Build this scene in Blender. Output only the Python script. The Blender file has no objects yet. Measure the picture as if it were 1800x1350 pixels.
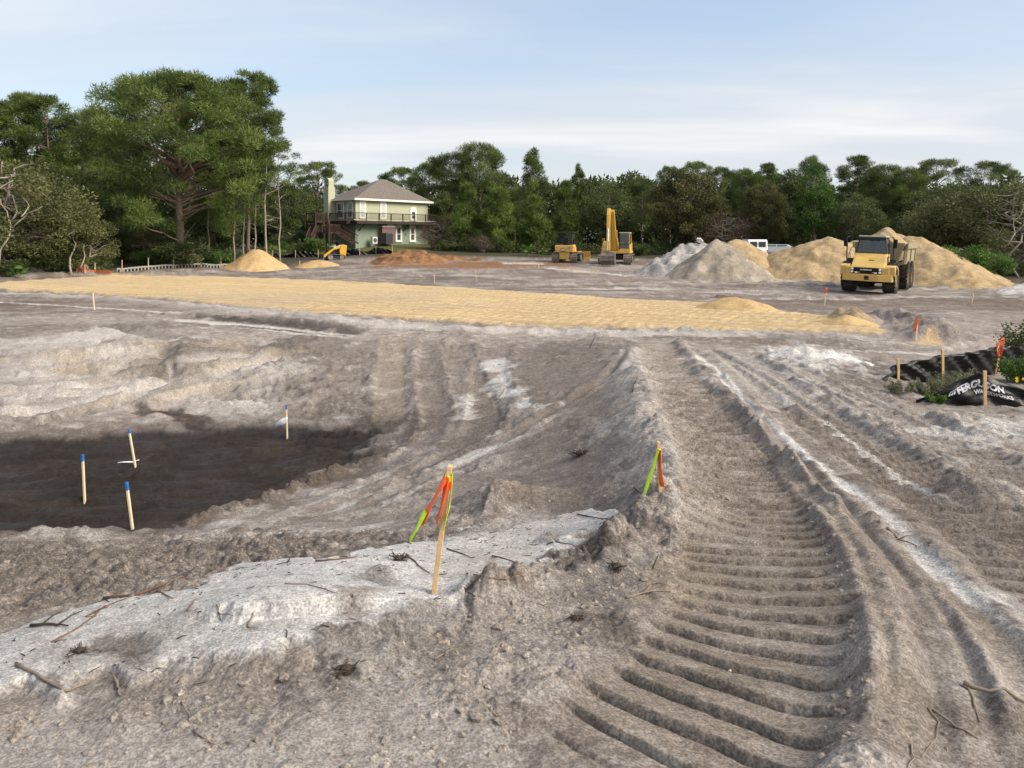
import bpy, bmesh, math, random
import numpy as np
from mathutils import Vector, Matrix
R = math.radians
scene = bpy.context.scene
C = scene.collection

# ------------------------------------------------------------------ camera
EYE = 1.8                    # eye height above the near ground (z = 0)
F, U0, V0 = 1350.0, 900.0, 420.0      # focal length in photo pixels, vanishing point of the level camera
cam = bpy.data.cameras.new('camera')
cam.sensor_width = 36; cam.lens = 36 * F / 1800
cam.shift_y = -(675 - V0) / 1800
cam.clip_start = 0.05; cam.clip_end = 4000
camo = bpy.data.objects.new('camera', cam); C.objects.link(camo)
camo.location = (0, 0, EYE); camo.rotation_euler = (R(90), 0, 0)
scene.camera = camo

# ------------------------------------------------------------------ world and sun
SUN_DIR = Vector((0.78, -0.28, 0.60)).normalized()
w = bpy.data.worlds.new('World'); scene.world = w; w.use_nodes = True
nt = w.node_tree; nt.nodes.clear()
N = nt.nodes.new; L = nt.links.new
out = N('ShaderNodeOutputWorld')
sky = N('ShaderNodeTexSky'); sky.sky_type = 'NISHITA'; sky.sun_disc = False
sky.sun_elevation = math.asin(SUN_DIR.z); sky.sun_rotation = math.atan2(SUN_DIR.x, SUN_DIR.y)
sky.air_density = 1.2; sky.dust_density = 1.2; sky.ozone_density = 1.5
bg = N('ShaderNodeBackground'); bg.inputs[1].default_value = 0.085; L(sky.outputs[0], bg.inputs[0])
tc = N('ShaderNodeTexCoord'); sx = N('ShaderNodeSeparateXYZ'); L(tc.outputs['Generated'], sx.inputs[0])
def wm(op, a, b=None, c=None):
    n = N('ShaderNodeMath'); n.operation = op
    for i, v in enumerate((a, b, c)):
        if v is None: continue
        if isinstance(v, (int, float)): n.inputs[i].default_value = v
        else: L(v, n.inputs[i])
    return n.outputs[0]
zz = wm('ADD', wm('MAXIMUM', sx.outputs[2], 0.0), 0.13)
cx = N('ShaderNodeCombineXYZ')
L(wm('DIVIDE', sx.outputs[0], zz), cx.inputs[0]); L(wm('DIVIDE', sx.outputs[1], zz), cx.inputs[1])
def wnoise(scale, loc, detail, rough, dist, sc=(1, 1, 1)):
    mp = N('ShaderNodeMapping'); mp.inputs['Location'].default_value = loc; mp.inputs['Scale'].default_value = sc
    L(cx.outputs[0], mp.inputs[0])
    n = N('ShaderNodeTexNoise'); n.inputs['Scale'].default_value = scale; n.inputs['Detail'].default_value = detail
    n.inputs['Roughness'].default_value = rough; n.inputs['Distortion'].default_value = dist
    L(mp.outputs[0], n.inputs[0]); return n.outputs[0]
def wramp(f, stops):
    r = N('ShaderNodeValToRGB'); L(f, r.inputs[0]); e = r.color_ramp.elements
    while len(e) < len(stops): e.new(0.5)
    for k, (p, c) in enumerate(stops): e[k].position = p; e[k].color = c
    return r.outputs[0]
n1 = wnoise(0.34, (3.1, 1.7, 0), 4, 0.45, 0.25, (0.8, 1.25, 1))
n2 = wnoise(0.62, (8.3, 2.4, 0), 5, 0.5, 0.4, (0.6, 1.7, 1))
m1 = wramp(n1, [(0.30, (0.38, 0.38, 0.38, 1)), (0.52, (1, 1, 1, 1))])
m2 = wramp(n2, [(0.36, (0, 0, 0, 1)), (0.66, (1, 1, 1, 1))])
cloudcol = wramp(n2, [(0.3, (0.62, 0.67, 0.77, 1)), (0.52, (0.72, 0.75, 0.81, 1)), (0.74, (0.95, 0.95, 0.93, 1))])
bc = N('ShaderNodeBackground'); L(cloudcol, bc.inputs[0]); bc.inputs[1].default_value = 0.44
fac = wm('MINIMUM', wm('ADD', wm('MULTIPLY', m1, 0.68), wm('MULTIPLY', m2, 0.34)), 0.93)
mx = N('ShaderNodeMixShader'); L(fac, mx.inputs[0]); L(bg.outputs[0], mx.inputs[1]); L(bc.outputs[0], mx.inputs[2])
L(mx.outputs[0], out.inputs[0])

sl = bpy.data.lights.new('sun', 'SUN'); sl.energy = 2.5; sl.angle = R(34); sl.color = (1.0, 0.9, 0.76)
so = bpy.data.objects.new('sun', sl); C.objects.link(so)
so.rotation_euler = SUN_DIR.to_track_quat('Z', 'Y').to_euler()

vs = scene.view_settings
vs.view_transform = 'Standard'; vs.look = 'None'; vs.gamma = 1; vs.use_curve_mapping = False
vs.exposure = 1.25
scene.cycles.max_bounces = 6; scene.cycles.diffuse_bounces = 3; scene.cycles.transparent_max_bounces = 12

# ------------------------------------------------------------------ materials
M = {}
def mat(name, col, rough=0.8, metal=0.0, var=0.12, scale=6.0, bump=0.0, bscale=None, col2=None, spec=0.3, dirt=None, dirtscale=2.0, dirtamt=0.5):
    m = bpy.data.materials.new(name); m.use_nodes = True; t = m.node_tree
    b = t.nodes['Principled BSDF']; b.inputs['Roughness'].default_value = rough; b.inputs['Metallic'].default_value = metal
    b.inputs['Specular IOR Level'].default_value = spec
    tcn = t.nodes.new('ShaderNodeTexCoord')
    n = t.nodes.new('ShaderNodeTexNoise'); n.inputs['Scale'].default_value = scale; n.inputs['Detail'].default_value = 6; n.inputs['Roughness'].default_value = 0.62
    t.links.new(tcn.outputs['Object'], n.inputs[0])
    r = t.nodes.new('ShaderNodeValToRGB'); t.links.new(n.outputs[0], r.inputs[0])
    e = r.color_ramp.elements; e[0].position = 0.3; e[1].position = 0.72
    if col2 is None:
        e[0].color = tuple(c * (1 - var) for c in col) + (1,); e[1].color = tuple(min(1, c * (1 + var)) for c in col) + (1,)
    else:
        e[0].color = tuple(col) + (1,); e[1].color = tuple(col2) + (1,)
    last = r.outputs[0]
    if dirt is not None:
        n3 = t.nodes.new('ShaderNodeTexNoise'); n3.inputs['Scale'].default_value = dirtscale; n3.inputs['Detail'].default_value = 8; n3.inputs['Roughness'].default_value = 0.7
        t.links.new(tcn.outputs['Object'], n3.inputs[0])
        r3 = t.nodes.new('ShaderNodeValToRGB'); t.links.new(n3.outputs[0], r3.inputs[0])
        r3.color_ramp.elements[0].position = 0.42; r3.color_ramp.elements[0].color = (0, 0, 0, 1)
        r3.color_ramp.elements[1].position = 0.68; r3.color_ramp.elements[1].color = (dirtamt,) * 3 + (1,)
        mxx = t.nodes.new('ShaderNodeMix'); mxx.data_type = 'RGBA'
        t.links.new(r3.outputs[0], mxx.inputs[0]); t.links.new(last, mxx.inputs[6]); mxx.inputs[7].default_value = tuple(dirt) + (1,)
        last = mxx.outputs[2]
    t.links.new(last, b.inputs['Base Color'])
    if bump:
        n2 = t.nodes.new('ShaderNodeTexNoise'); n2.inputs['Scale'].default_value = bscale or scale * 4; n2.inputs['Detail'].default_value = 6; n2.inputs['Roughness'].default_value = 0.65
        t.links.new(tcn.outputs['Object'], n2.inputs[0])
        bp = t.nodes.new('ShaderNodeBump'); bp.inputs['Strength'].default_value = bump; bp.inputs['Distance'].default_value = 0.05
        t.links.new(n2.outputs[0], bp.inputs['Height']); t.links.new(bp.outputs[0], b.inputs['Normal'])
    M[name] = m; return m
DUST = (0.30, 0.26, 0.21)
mat('machine_yellow', (0.60, 0.36, 0.065), 0.5, var=0.08, dirt=DUST, dirtscale=1.6, dirtamt=0.45)
mat('truck_yellow', (0.62, 0.40, 0.11), 0.45, var=0.06, dirt=DUST, dirtscale=1.3, dirtamt=0.3)
mat('boom_yellow', (0.62, 0.38, 0.06), 0.45, var=0.08, dirt=DUST, dirtscale=1.2, dirtamt=0.25)
mat('dirty_bed', (0.27, 0.24, 0.15), 0.8, var=0.2, dirt=(0.36, 0.29, 0.19), dirtscale=1.5, dirtamt=0.7)
mat('black_steel', (0.018, 0.018, 0.02), 0.5, var=0.2)
mat('matt_black', (0.012, 0.012, 0.013), 0.9, var=0.2)
mat('track_steel', (0.17, 0.15, 0.13), 0.75, var=0.25, dirt=DUST, dirtscale=3, dirtamt=0.8)
mat('bucket_steel', (0.085, 0.075, 0.065), 0.6, var=0.3, dirt=DUST, dirtscale=2.5, dirtamt=0.6)
mat('tyre_rubber', (0.022, 0.021, 0.02), 0.85, var=0.25, dirt=(0.13, 0.115, 0.10), dirtscale=2.5, dirtamt=0.6)
mat('chrome', (0.7, 0.7, 0.7), 0.25, 0.9, var=0.05)
mat('lamp_white', (0.85, 0.85, 0.83), 0.2, var=0.03)
mat('lamp_orange', (0.70, 0.12, 0.03), 0.3, var=0.05)
mat('white_print', (0.80, 0.80, 0.80), 0.6, var=0.04)
mat('fabric_print', (0.62, 0.63, 0.66), 0.7, var=0.08)
mat('seat', (0.03, 0.03, 0.035), 0.8)
mat('wood_stake', (0.56, 0.36, 0.17), 0.8, col2=(0.68, 0.48, 0.26), scale=9, bump=0.3, bscale=60)
mat('stake_pale', (0.60, 0.47, 0.30), 0.8, col2=(0.72, 0.58, 0.40), scale=9)
mat('blue_paint', (0.03, 0.14, 0.42), 0.6, var=0.3, scale=30)
mat('white_plastic', (0.80, 0.81, 0.82), 0.4, var=0.04)
mat('tape_orange', (0.95, 0.13, 0.02), 0.45, var=0.06)
mat('tape_lime', (0.60, 0.92, 0.02), 0.45, var=0.06)
mat('net_orange', (0.85, 0.16, 0.05), 0.5, var=0.1)
mat('fabric_black', (0.006, 0.006, 0.007), 0.38, var=0.4, scale=4, bump=0.2, bscale=40, spec=0.35)
mat('barrier_panel', (0.33, 0.33, 0.285), 0.8, var=0.12, scale=3)
mat('twig', (0.10, 0.055, 0.035), 0.9, col2=(0.20, 0.12, 0.08), scale=14)
mat('twig_grey', (0.16, 0.125, 0.095), 0.9, col2=(0.27, 0.22, 0.17), scale=14)
mat('root_dark', (0.03, 0.022, 0.016), 0.95, col2=(0.07, 0.055, 0.04), scale=10)
mat('bark', (0.11, 0.080, 0.062), 0.95, col2=(0.23, 0.175, 0.14), scale=5, bump=0.6, bscale=14)
mat('bark_grey', (0.20, 0.17, 0.14), 0.95, col2=(0.36, 0.32, 0.28), scale=4, bump=0.5, bscale=14)
mat('bark_pale', (0.24, 0.20, 0.16), 0.95, col2=(0.42, 0.37, 0.32), scale=4, bump=0.4, bscale=14)
mat('stucco', (0.21, 0.255, 0.195), 0.9, var=0.05, scale=1.2, bump=0.15, bscale=25)
mat('stucco_cream', (0.40, 0.41, 0.285), 0.9, var=0.05, scale=1.2, bump=0.15, bscale=25)
mat('trim_white', (0.74, 0.72, 0.64), 0.7, var=0.04)
mat('shingle', (0.11, 0.094, 0.082), 0.95, col2=(0.185, 0.162, 0.142), scale=5, bump=0.5, bscale=8)
mat('deck_wood', (0.030, 0.020, 0.016), 0.85, col2=(0.06, 0.04, 0.032), scale=4)
mat('stair_wood', (0.055, 0.030, 0.024), 0.85, col2=(0.10, 0.058, 0.045), scale=4)
mat('bark_dark', (0.06, 0.048, 0.038), 0.95, col2=(0.13, 0.105, 0.085), scale=4, bump=0.5, bscale=14)
mat('dirty_rim', (0.26, 0.18, 0.06), 0.7, var=0.2, dirt=(0.12, 0.10, 0.085), dirtscale=3, dirtamt=0.9)
mat('shed_wood', (0.15, 0.095, 0.085), 0.9, col2=(0.24, 0.16, 0.14), scale=4)
mat('rail_white', (0.42, 0.42, 0.36), 0.7)
mat('window_glass', (0.045, 0.06, 0.065), 0.08, var=0.3, scale=0.8, spec=0.6)
mat('blind', (0.45, 0.48, 0.46), 0.5, var=0.1)
mat('ac_white', (0.62, 0.62, 0.58), 0.6)
mat('ac_dark', (0.07, 0.08, 0.09), 0.6)
mat('van_white', (0.80, 0.81, 0.82), 0.25, var=0.02, spec=0.5)
mat('shirt', (0.20, 0.05, 0.05), 0.9)
mat('flower', (0.85, 0.62, 0.02), 0.7)
mat('loader_yellow', (0.55, 0.31, 0.03), 0.5, var=0.1)
def glass(name, tint, alpha):
    m = bpy.data.materials.new(name); m.use_nodes = True; t = m.node_tree; t.nodes.clear()
    o = t.nodes.new('ShaderNodeOutputMaterial'); g = t.nodes.new('ShaderNodeBsdfGlossy'); g.inputs['Roughness'].default_value = 0.03
    tr = t.nodes.new('ShaderNodeBsdfTransparent'); tr.inputs[0].default_value = tint + (1,)
    f = t.nodes.new('ShaderNodeFresnel'); f.inputs[0].default_value = 1.5
    a = t.nodes.new('ShaderNodeMath'); a.operation = 'ADD'; a.inputs[1].default_value = alpha; t.links.new(f.outputs[0], a.inputs[0])
    x = t.nodes.new('ShaderNodeMixShader'); t.links.new(a.outputs[0], x.inputs[0]); t.links.new(tr.outputs[0], x.inputs[1]); t.links.new(g.outputs[0], x.inputs[2])
    t.links.new(x.outputs[0], o.inputs[0]); M[name] = m
glass('cab_glass', (0.55, 0.62, 0.62), 0.06)

def soil(name, spec=0.15, attr=True, cols=None, nscale=3.0, fine=90.0, bump=0.75, rough=0.95, wet=False, rows=None):
    """earth: colour of the place (vertex attribute) or two colours, broken by fine grain"""
    m = bpy.data.materials.new(name); m.use_nodes = True; t = m.node_tree; n_ = t.nodes.new; l_ = t.links.new
    b = t.nodes['Principled BSDF']; b.inputs['Roughness'].default_value = rough; b.inputs['Specular IOR Level'].default_value = spec
    tcn = n_('ShaderNodeTexCoord')
    def noise(s, d=6, r=0.65):
        n = n_('ShaderNodeTexNoise'); n.inputs['Scale'].default_value = s; n.inputs['Detail'].default_value = d; n.inputs['Roughness'].default_value = r
        l_(tcn.outputs['Object'], n.inputs[0]); return n.outputs[0]
    if attr:
        a = n_('ShaderNodeAttribute'); a.attribute_name = 'earth'; base = a.outputs[0]
    else:
        r = n_('ShaderNodeValToRGB'); l_(noise(nscale, 8, 0.7), r.inputs[0]); e = r.color_ramp.elements
        while len(e) < len(cols): e.new(0.5)
        for k, c in enumerate(cols): e[k].position = 0.3 + 0.42 * k / (len(cols) - 1); e[k].color = c + (1,)
        base = r.outputs[0]
    def grain(sock, lo, hi, p0=0.3, p1=0.7):
        r = n_('ShaderNodeValToRGB'); l_(sock, r.inputs[0]); e = r.color_ramp.elements
        e[0].position = p0; e[1].position = p1; e[0].color = (lo,) * 3 + (1,); e[1].color = (hi,) * 3 + (1,)
        return r.outputs[0]
    def mul(x, y):
        k = n_('ShaderNodeMix'); k.data_type = 'RGBA'; k.blend_type = 'MULTIPLY'; k.inputs[0].default_value = 1
        l_(x, k.inputs[6]); l_(y, k.inputs[7]); return k.outputs[2]
    rs = None
    if attr:
        ra = n_('ShaderNodeAttribute'); ra.attribute_name = 'crumb'; rs = ra.outputs['Fac']
    vo = n_('ShaderNodeTexVoronoi'); vo.inputs['Scale'].default_value = 46.0; vo.inputs['Randomness'].default_value = 1.0
    wv = n_('ShaderNodeVectorMath'); wv.operation = 'ADD'; wn = n_('ShaderNodeTexNoise'); wn.inputs['Scale'].default_value = 9.0; l_(tcn.outputs['Object'], wn.inputs[0])
    sc_ = n_('ShaderNodeVectorMath'); sc_.operation = 'SCALE'; sc_.inputs['Scale'].default_value = 0.06; l_(wn.outputs['Color'], sc_.inputs[0]); l_(tcn.outputs['Object'], wv.inputs[0]); l_(sc_.outputs[0], wv.inputs[1]); l_(wv.outputs[0], vo.inputs['Vector'])
    c = mul(base, grain(noise(fine, 3, 0.5), 0.70, 1.26, 0.38, 0.62)); c = mul(c, grain(noise(24.0, 10, 0.85), 0.62, 1.30, 0.38, 0.62)); c = mul(c, grain(noise(3.2, 8, 0.75), 0.80, 1.18))
    cr_ = mul(c, grain(vo.outputs['Distance'], 1.12, 0.74, 0.25, 0.75))
    if rs is not None:
        km = n_('ShaderNodeMix'); km.data_type = 'RGBA'; l_(rs, km.inputs[0]); l_(c, km.inputs[6]); l_(cr_, km.inputs[7]); c = km.outputs[2]
    l_(c, b.inputs['Base Color'])
    bp = n_('ShaderNodeBump'); bp.inputs['Strength'].default_value = bump; bp.inputs['Distance'].default_value = 0.03
    bp3 = n_('ShaderNodeBump'); bp3.invert = True; bp3.inputs['Distance'].default_value = 0.012; bp3.inputs['Strength'].default_value = 0.5 if rs is None else 1.0; l_(vo.outputs['Distance'], bp3.inputs['Height'])
    if rs is not None: l_(rs, bp3.inputs['Strength'])
    bp2 = n_('ShaderNodeBump'); l_(bp3.outputs[0], bp2.inputs['Normal']); bp2.inputs['Strength'].default_value = min(1, bump * 1.3); bp2.inputs['Distance'].default_value = 0.12
    l_(noise(7.0, 8, 0.7), bp2.inputs['Height']); l_(bp2.outputs[0], bp.inputs['Normal'])
    l_(noise(60.0, 10, 0.85), bp.inputs['Height']); l_(bp.outputs[0], b.inputs['Normal'])
    if wet:
        rr = n_('ShaderNodeValToRGB'); l_(noise(1.1, 5), rr.inputs[0]); e = rr.color_ramp.elements
        e[0].position = 0.34; e[0].color = (0.30,) * 3 + (1,); e[1].position = 0.52; e[1].color = (0.95,) * 3 + (1,)
        l_(rr.outputs[0], b.inputs['Roughness'])
    if rows is not None:      # lines and cleat marks pressed along the bed
        mp = n_('ShaderNodeMapping'); mp.inputs['Rotation'].default_value = (0, 0, rows); l_(tcn.outputs['Object'], mp.inputs[0]); wv2 = n_('ShaderNodeTexWave'); wv2.bands_direction = 'Y'; wv2.wave_profile = 'SAW'; wv2.inputs['Scale'].default_value = 0.30; wv2.inputs['Distortion'].default_value = 3.5; wv2.inputs['Detail'].default_value = 4; wv2.inputs['Detail Scale'].default_value = 1.3; l_(mp.outputs[0], wv2.inputs[0])
        wv3 = n_('ShaderNodeTexWave'); wv3.bands_direction = 'X'; wv3.inputs['Scale'].default_value = 0.8; wv3.inputs['Distortion'].default_value = 6.0; wv3.inputs['Detail'].default_value = 3; l_(mp.outputs[0], wv3.inputs[0])
        ml = n_('ShaderNodeMath'); ml.operation = 'MULTIPLY'; l_(wv2.outputs['Fac'], ml.inputs[0]); l_(wv3.outputs['Fac'], ml.inputs[1]); sm = n_('ShaderNodeMath'); sm.operation = 'MULTIPLY_ADD'; l_(wv2.outputs['Fac'], sm.inputs[0]); sm.inputs[1].default_value = 0.5; l_(ml.outputs[0], sm.inputs[2])
        bp4 = n_('ShaderNodeBump'); bp4.inputs['Distance'].default_value = 0.07; bp4.inputs['Strength'].default_value = 0.7; l_(sm.outputs[0], bp4.inputs['Height']); l_(bp4.outputs[0], bp3.inputs['Normal'])
        l_(mul(c, grain(sm.outputs[0], 0.86, 1.08, 0.1, 1.0)), b.inputs['Base Color'])
    M[name] = m; return m
soil('earth'); soil('earth_wet', spec=0.42, wet=True)
soil('tan_sand', attr=False, cols=[(0.42, 0.285, 0.14), (0.50, 0.345, 0.175), (0.56, 0.40, 0.21)], nscale=1.2, bump=0.35)
soil('tan_sand_dull', attr=False, cols=[(0.30, 0.215, 0.12), (0.42, 0.31, 0.175), (0.50, 0.375, 0.22)], nscale=0.8, bump=0.5)
soil('grey_spoil', attr=False, cols=[(0.19, 0.165, 0.135), (0.32, 0.275, 0.22), (0.50, 0.44, 0.36)], nscale=0.7, bump=0.6)
soil('pale_spoil', attr=False, cols=[(0.20, 0.18, 0.16), (0.40, 0.375, 0.35), (0.66, 0.635, 0.61)], nscale=0.9, bump=0.6)
soil('clay', attr=False, cols=[(0.12, 0.065, 0.037), (0.24, 0.125, 0.062), (0.40, 0.225, 0.115)], nscale=0.9, bump=0.6)
soil('white_sand', attr=False, cols=[(0.42, 0.39, 0.36), (0.62, 0.59, 0.56), (0.74, 0.72, 0.70)], nscale=3, bump=0.4)
soil('clod', attr=False, cols=[(0.28, 0.235, 0.195), (0.40, 0.345, 0.295), (0.55, 0.50, 0.45)], nscale=2.5, bump=0.5)

def foliage(name, dark, mid, light, trans=0.3):
    m = bpy.data.materials.new(name); m.use_nodes = True; t = m.node_tree; t.nodes.clear(); n_ = t.nodes.new; l_ = t.links.new
    o = n_('ShaderNodeOutputMaterial'); a = n_('ShaderNodeAttribute'); a.attribute_name = 'tint'
    oi = n_('ShaderNodeObjectInfo')
    ad = n_('ShaderNodeMath'); ad.operation = 'MULTIPLY_ADD'; l_(oi.outputs['Random'], ad.inputs[0]); ad.inputs[1].default_value = 0.24; ad.inputs[2].default_value = -0.12
    s = n_('ShaderNodeMath'); s.operation = 'ADD'; l_(a.outputs['Fac'], s.inputs[0]); l_(ad.outputs[0], s.inputs[1])
    r = n_('ShaderNodeValToRGB'); l_(s.outputs[0], r.inputs[0]); e = r.color_ramp.elements; e.new(0.5)
    e[0].position = 0.0; e[0].color = dark + (1,); e[1].position = 0.5; e[1].color = mid + (1,); e[2].position = 1.0; e[2].color = light + (1,)
    d = n_('ShaderNodeBsdfPrincipled'); d.inputs['Roughness'].default_value = 0.6; d.inputs['Specular IOR Level'].default_value = 0.25; l_(r.outputs[0], d.inputs['Base Color'])
    tr = n_('ShaderNodeBsdfTranslucent'); l_(r.outputs[0], tr.inputs[0])
    x = n_('ShaderNodeMixShader'); x.inputs[0].default_value = trans; l_(d.outputs[0], x.inputs[1]); l_(tr.outputs[0], x.inputs[2]); l_(x.outputs[0], o.inputs[0])
    M[name] = m
foliage('needles', (0.032, 0.052, 0.014), (0.088, 0.130, 0.030), (0.165, 0.215, 0.055))
foliage('needles_young', (0.05, 0.085, 0.018), (0.115, 0.175, 0.038), (0.19, 0.25, 0.06))
foliage('leaves_dark', (0.028, 0.042, 0.013), (0.072, 0.100, 0.030), (0.14, 0.16, 0.055))
foliage('leaves_brown', (0.030, 0.034, 0.012), (0.082, 0.088, 0.030), (0.16, 0.14, 0.055))
foliage('leaves_oak', (0.045, 0.055, 0.020), (0.105, 0.118, 0.042), (0.17, 0.175, 0.07))
foliage('leaves_bright', (0.035, 0.075, 0.014), (0.075, 0.15, 0.028), (0.13, 0.23, 0.05))
foliage('leaves_grey', (0.08, 0.09, 0.05), (0.16, 0.17, 0.10), (0.24, 0.25, 0.16))
foliage('twigs_brown', (0.05, 0.032, 0.022), (0.10, 0.066, 0.045), (0.17, 0.125, 0.09), 0.1)
foliage('grass', (0.04, 0.055, 0.018), (0.085, 0.10, 0.03), (0.14, 0.14, 0.05))

# ------------------------------------------------------------------ mesh helpers
def link(name, me, m=None, parent=None):
    if m is not None: me.materials.append(M[m] if isinstance(m, str) else m)
    o = bpy.data.objects.new(name, me); C.objects.link(o)
    if parent is not None: o.parent = parent
    return o
def tag(o, label, cat, group=None):
    o['label'] = label; o['category'] = cat
    if group: o['group'] = group
    return o
def thing(name, label, cat, loc=(0, 0, 0), rz=0.0, group=None):
    o = bpy.data.objects.new(name, None); C.objects.link(o); o.empty_display_size = 0.2
    o.location = loc; o.rotation_euler = (0, 0, rz); return tag(o, label, cat, group)
class MB:
    def __init__(s): s.v = []; s.f = []
    def add(s, vs_, fs, mtx=None):
        k = len(s.v)
        for p in vs_:
            p = Vector(p); s.v.append(tuple(mtx @ p if mtx is not None else p))
        for f in fs: s.f.append(tuple(i + k for i in f))
        return s
    def box(s, c, d, mtx=None):
        x, y, z = c; a, b, e = d[0] / 2, d[1] / 2, d[2] / 2
        vv = [(x + i * a, y + j * b, z + k * e) for i in (-1, 1) for j in (-1, 1) for k in (-1, 1)]
        return s.add(vv, [(0, 1, 3, 2), (4, 6, 7, 5), (0, 4, 5, 1), (2, 3, 7, 6), (0, 2, 6, 4), (1, 5, 7, 3)], mtx)
    def hexa(s, b4, t4, mtx=None):
        return s.add(list(b4) + list(t4), [(3, 2, 1, 0), (4, 5, 6, 7), (0, 1, 5, 4), (1, 2, 6, 5), (2, 3, 7, 6), (3, 0, 4, 7)], mtx)
    def prism(s, prof, axis, a, b, mtx=None):
        """polygon prof in the plane of the two other axes, pushed along axis from a to b"""
        def mk(p, t): return {'x': (t, p[0], p[1]), 'y': (p[0], t, p[1]), 'z': (p[0], p[1], t)}[axis]
        n = len(prof)
        vv = [mk(p, a) for p in prof] + [mk(p, b) for p in prof]
        return s.add(vv, [tuple(range(n))[::-1], tuple(range(n, 2 * n))] + [(i, (i + 1) % n, n + (i + 1) % n, n + i) for i in range(n)], mtx)
    def tube(s, pts, rad, n=8, cap=True, mtx=None):
        pts = [Vector(p) for p in pts]
        if isinstance(rad, (int, float)): rad = [rad] * len(pts)
        vv = []; ff = []; pu = None
        for i, p in enumerate(pts):
            d = (pts[min(i + 1, len(pts) - 1)] - pts[max(i - 1, 0)])
            d = d.normalized() if d.length > 1e-9 else Vector((0, 0, 1))
            u = pu - d * pu.dot(d) if pu is not None else d.orthogonal()
            u = u.normalized() if u.length > 1e-6 else d.orthogonal().normalized()
            pu = u; q = d.cross(u)
            for k in range(n):
                a = 2 * math.pi * k / n; vv.append(p + (u * math.cos(a) + q * math.sin(a)) * rad[i])
        for i in range(len(pts) - 1):
            for k in range(n):
                a = i * n + k; b = i * n + (k + 1) % n; ff.append((a, b, b + n, a + n))
        if cap: ff.append(tuple(range(n))[::-1]); ff.append(tuple(range((len(pts) - 1) * n, len(pts) * n)))
        return s.add(vv, ff, mtx)
    def cyl(s, p0, p1, r, n=16, r2=None, mtx=None): return s.tube([p0, p1], [r, r if r2 is None else r2], n, True, mtx)
    def lathe(s, prof, n=24, axis='x', c=(0, 0, 0), mtx=None):
        """prof: (radius, position along axis)"""
        vv = []; ff = []; m = len(prof)
        for k in range(n):
            a = 2 * math.pi * k / n
            for r_, t in prof:
                p = {'x': (t, r_ * math.cos(a), r_ * math.sin(a)), 'y': (r_ * math.cos(a), t, r_ * math.sin(a)), 'z': (r_ * math.cos(a), r_ * math.sin(a), t)}[axis]
                vv.append((p[0] + c[0], p[1] + c[1], p[2] + c[2]))
        for k in range(n):
            for j in range(m - 1):
                a = k * m + j; b = ((k + 1) % n) * m + j; ff.append((a, b, b + 1, a + 1))
        return s.add(vv, ff, mtx)
    def mesh(s, name, smooth=False):
        me = bpy.data.meshes.new(name); me.from_pydata(s.v, [], s.f)
        bm = bmesh.new(); bm.from_mesh(me); bmesh.ops.recalc_face_normals(bm, faces=bm.faces); bm.to_mesh(me); bm.free()
        if smooth: me.polygons.foreach_set('use_smooth', [True] * len(me.polygons))
        return me
    def build(s, name, m, parent=None, bevel=0.0, smooth=False):
        o = link(name, s.mesh(name, smooth), m, parent)
        if bevel:
            b = o.modifiers.new('bevel', 'BEVEL'); b.width = bevel; b.segments = 2; b.limit_method = 'ANGLE'; b.angle_limit = R(40)
        return o
def np_mesh(name, V, Fc, smooth=False):
    """V (n,3), Fc (m,k) with k = 3 or 4"""
    V = np.asarray(V, np.float32); Fc = np.asarray(Fc, np.int32); k = Fc.shape[1]
    me = bpy.data.meshes.new(name)
    me.vertices.add(len(V)); me.vertices.foreach_set('co', V.ravel())
    me.loops.add(Fc.size); me.loops.foreach_set('vertex_index', Fc.ravel())
    me.polygons.add(len(Fc)); me.polygons.foreach_set('loop_start', np.arange(0, Fc.size, k, dtype=np.int32))
    me.polygons.foreach_set('use_smooth', np.full(len(Fc), smooth))
    me.update(calc_edges=True)
    return me
def text_mesh(s, size, font_shear=0.0, bold=0.0):
    cu = bpy.data.curves.new('txt', 'FONT'); cu.body = s; cu.size = size; cu.align_x = 'CENTER'; cu.align_y = 'CENTER'; cu.extrude = 0.0; cu.offset = bold; cu.shear = font_shear; cu.resolution_u = 4
    o = bpy.data.objects.new('txt', cu); C.objects.link(o)
    dg = bpy.context.evaluated_depsgraph_get(); me = bpy.data.meshes.new_from_object(o.evaluated_get(dg))
    C.objects.unlink(o); bpy.data.objects.remove(o); bpy.data.curves.remove(cu)
    return me

# ------------------------------------------------------------------ noise
def _h(ix, iy, seed):
    h = (ix.astype(np.int64) * 374761393 + iy.astype(np.int64) * 668265263 + seed * 974711) & 0xffffffff
    h = ((h ^ (h >> 13)) * 1274126177) & 0xffffffff
    return ((h ^ (h >> 16)) & 0xffff).astype(np.float32) * np.float32(2 * np.pi / 65536)
def perlin(x, y, seed=0):
    x0 = np.floor(x); y0 = np.floor(y); fx = (x - x0).astype(np.float32); fy = (y - y0).astype(np.float32)
    ix = x0.astype(np.int64); iy = y0.astype(np.int64)
    def g(dx, dy):
        a = _h(ix + dx, iy + dy, seed); return np.cos(a) * (fx - dx) + np.sin(a) * (fy - dy)
    u = fx * fx * fx * (fx * (fx * 6 - 15) + 10); v = fy * fy * fy * (fy * (fy * 6 - 15) + 10)
    a = g(0, 0); b = g(1, 0); c = g(0, 1); d = g(1, 1)
    return ((a + u * (b - a)) * (1 - v) + (c + u * (d - c)) * v) * 1.4
def fbm(x, y, o=4, seed=0, gain=0.5):
    t = 0; a = 1.0; s = 0
    for k in range(o): t = t + a * perlin(x * 2 ** k + 17.3 * k, y * 2 ** k - 9.1 * k, seed + k); s += a; a *= gain
    return t / s
def sst(a, b, x):
    t = np.clip((x - a) / (b - a), 0, 1); return t * t * (3 - 2 * t)
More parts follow.
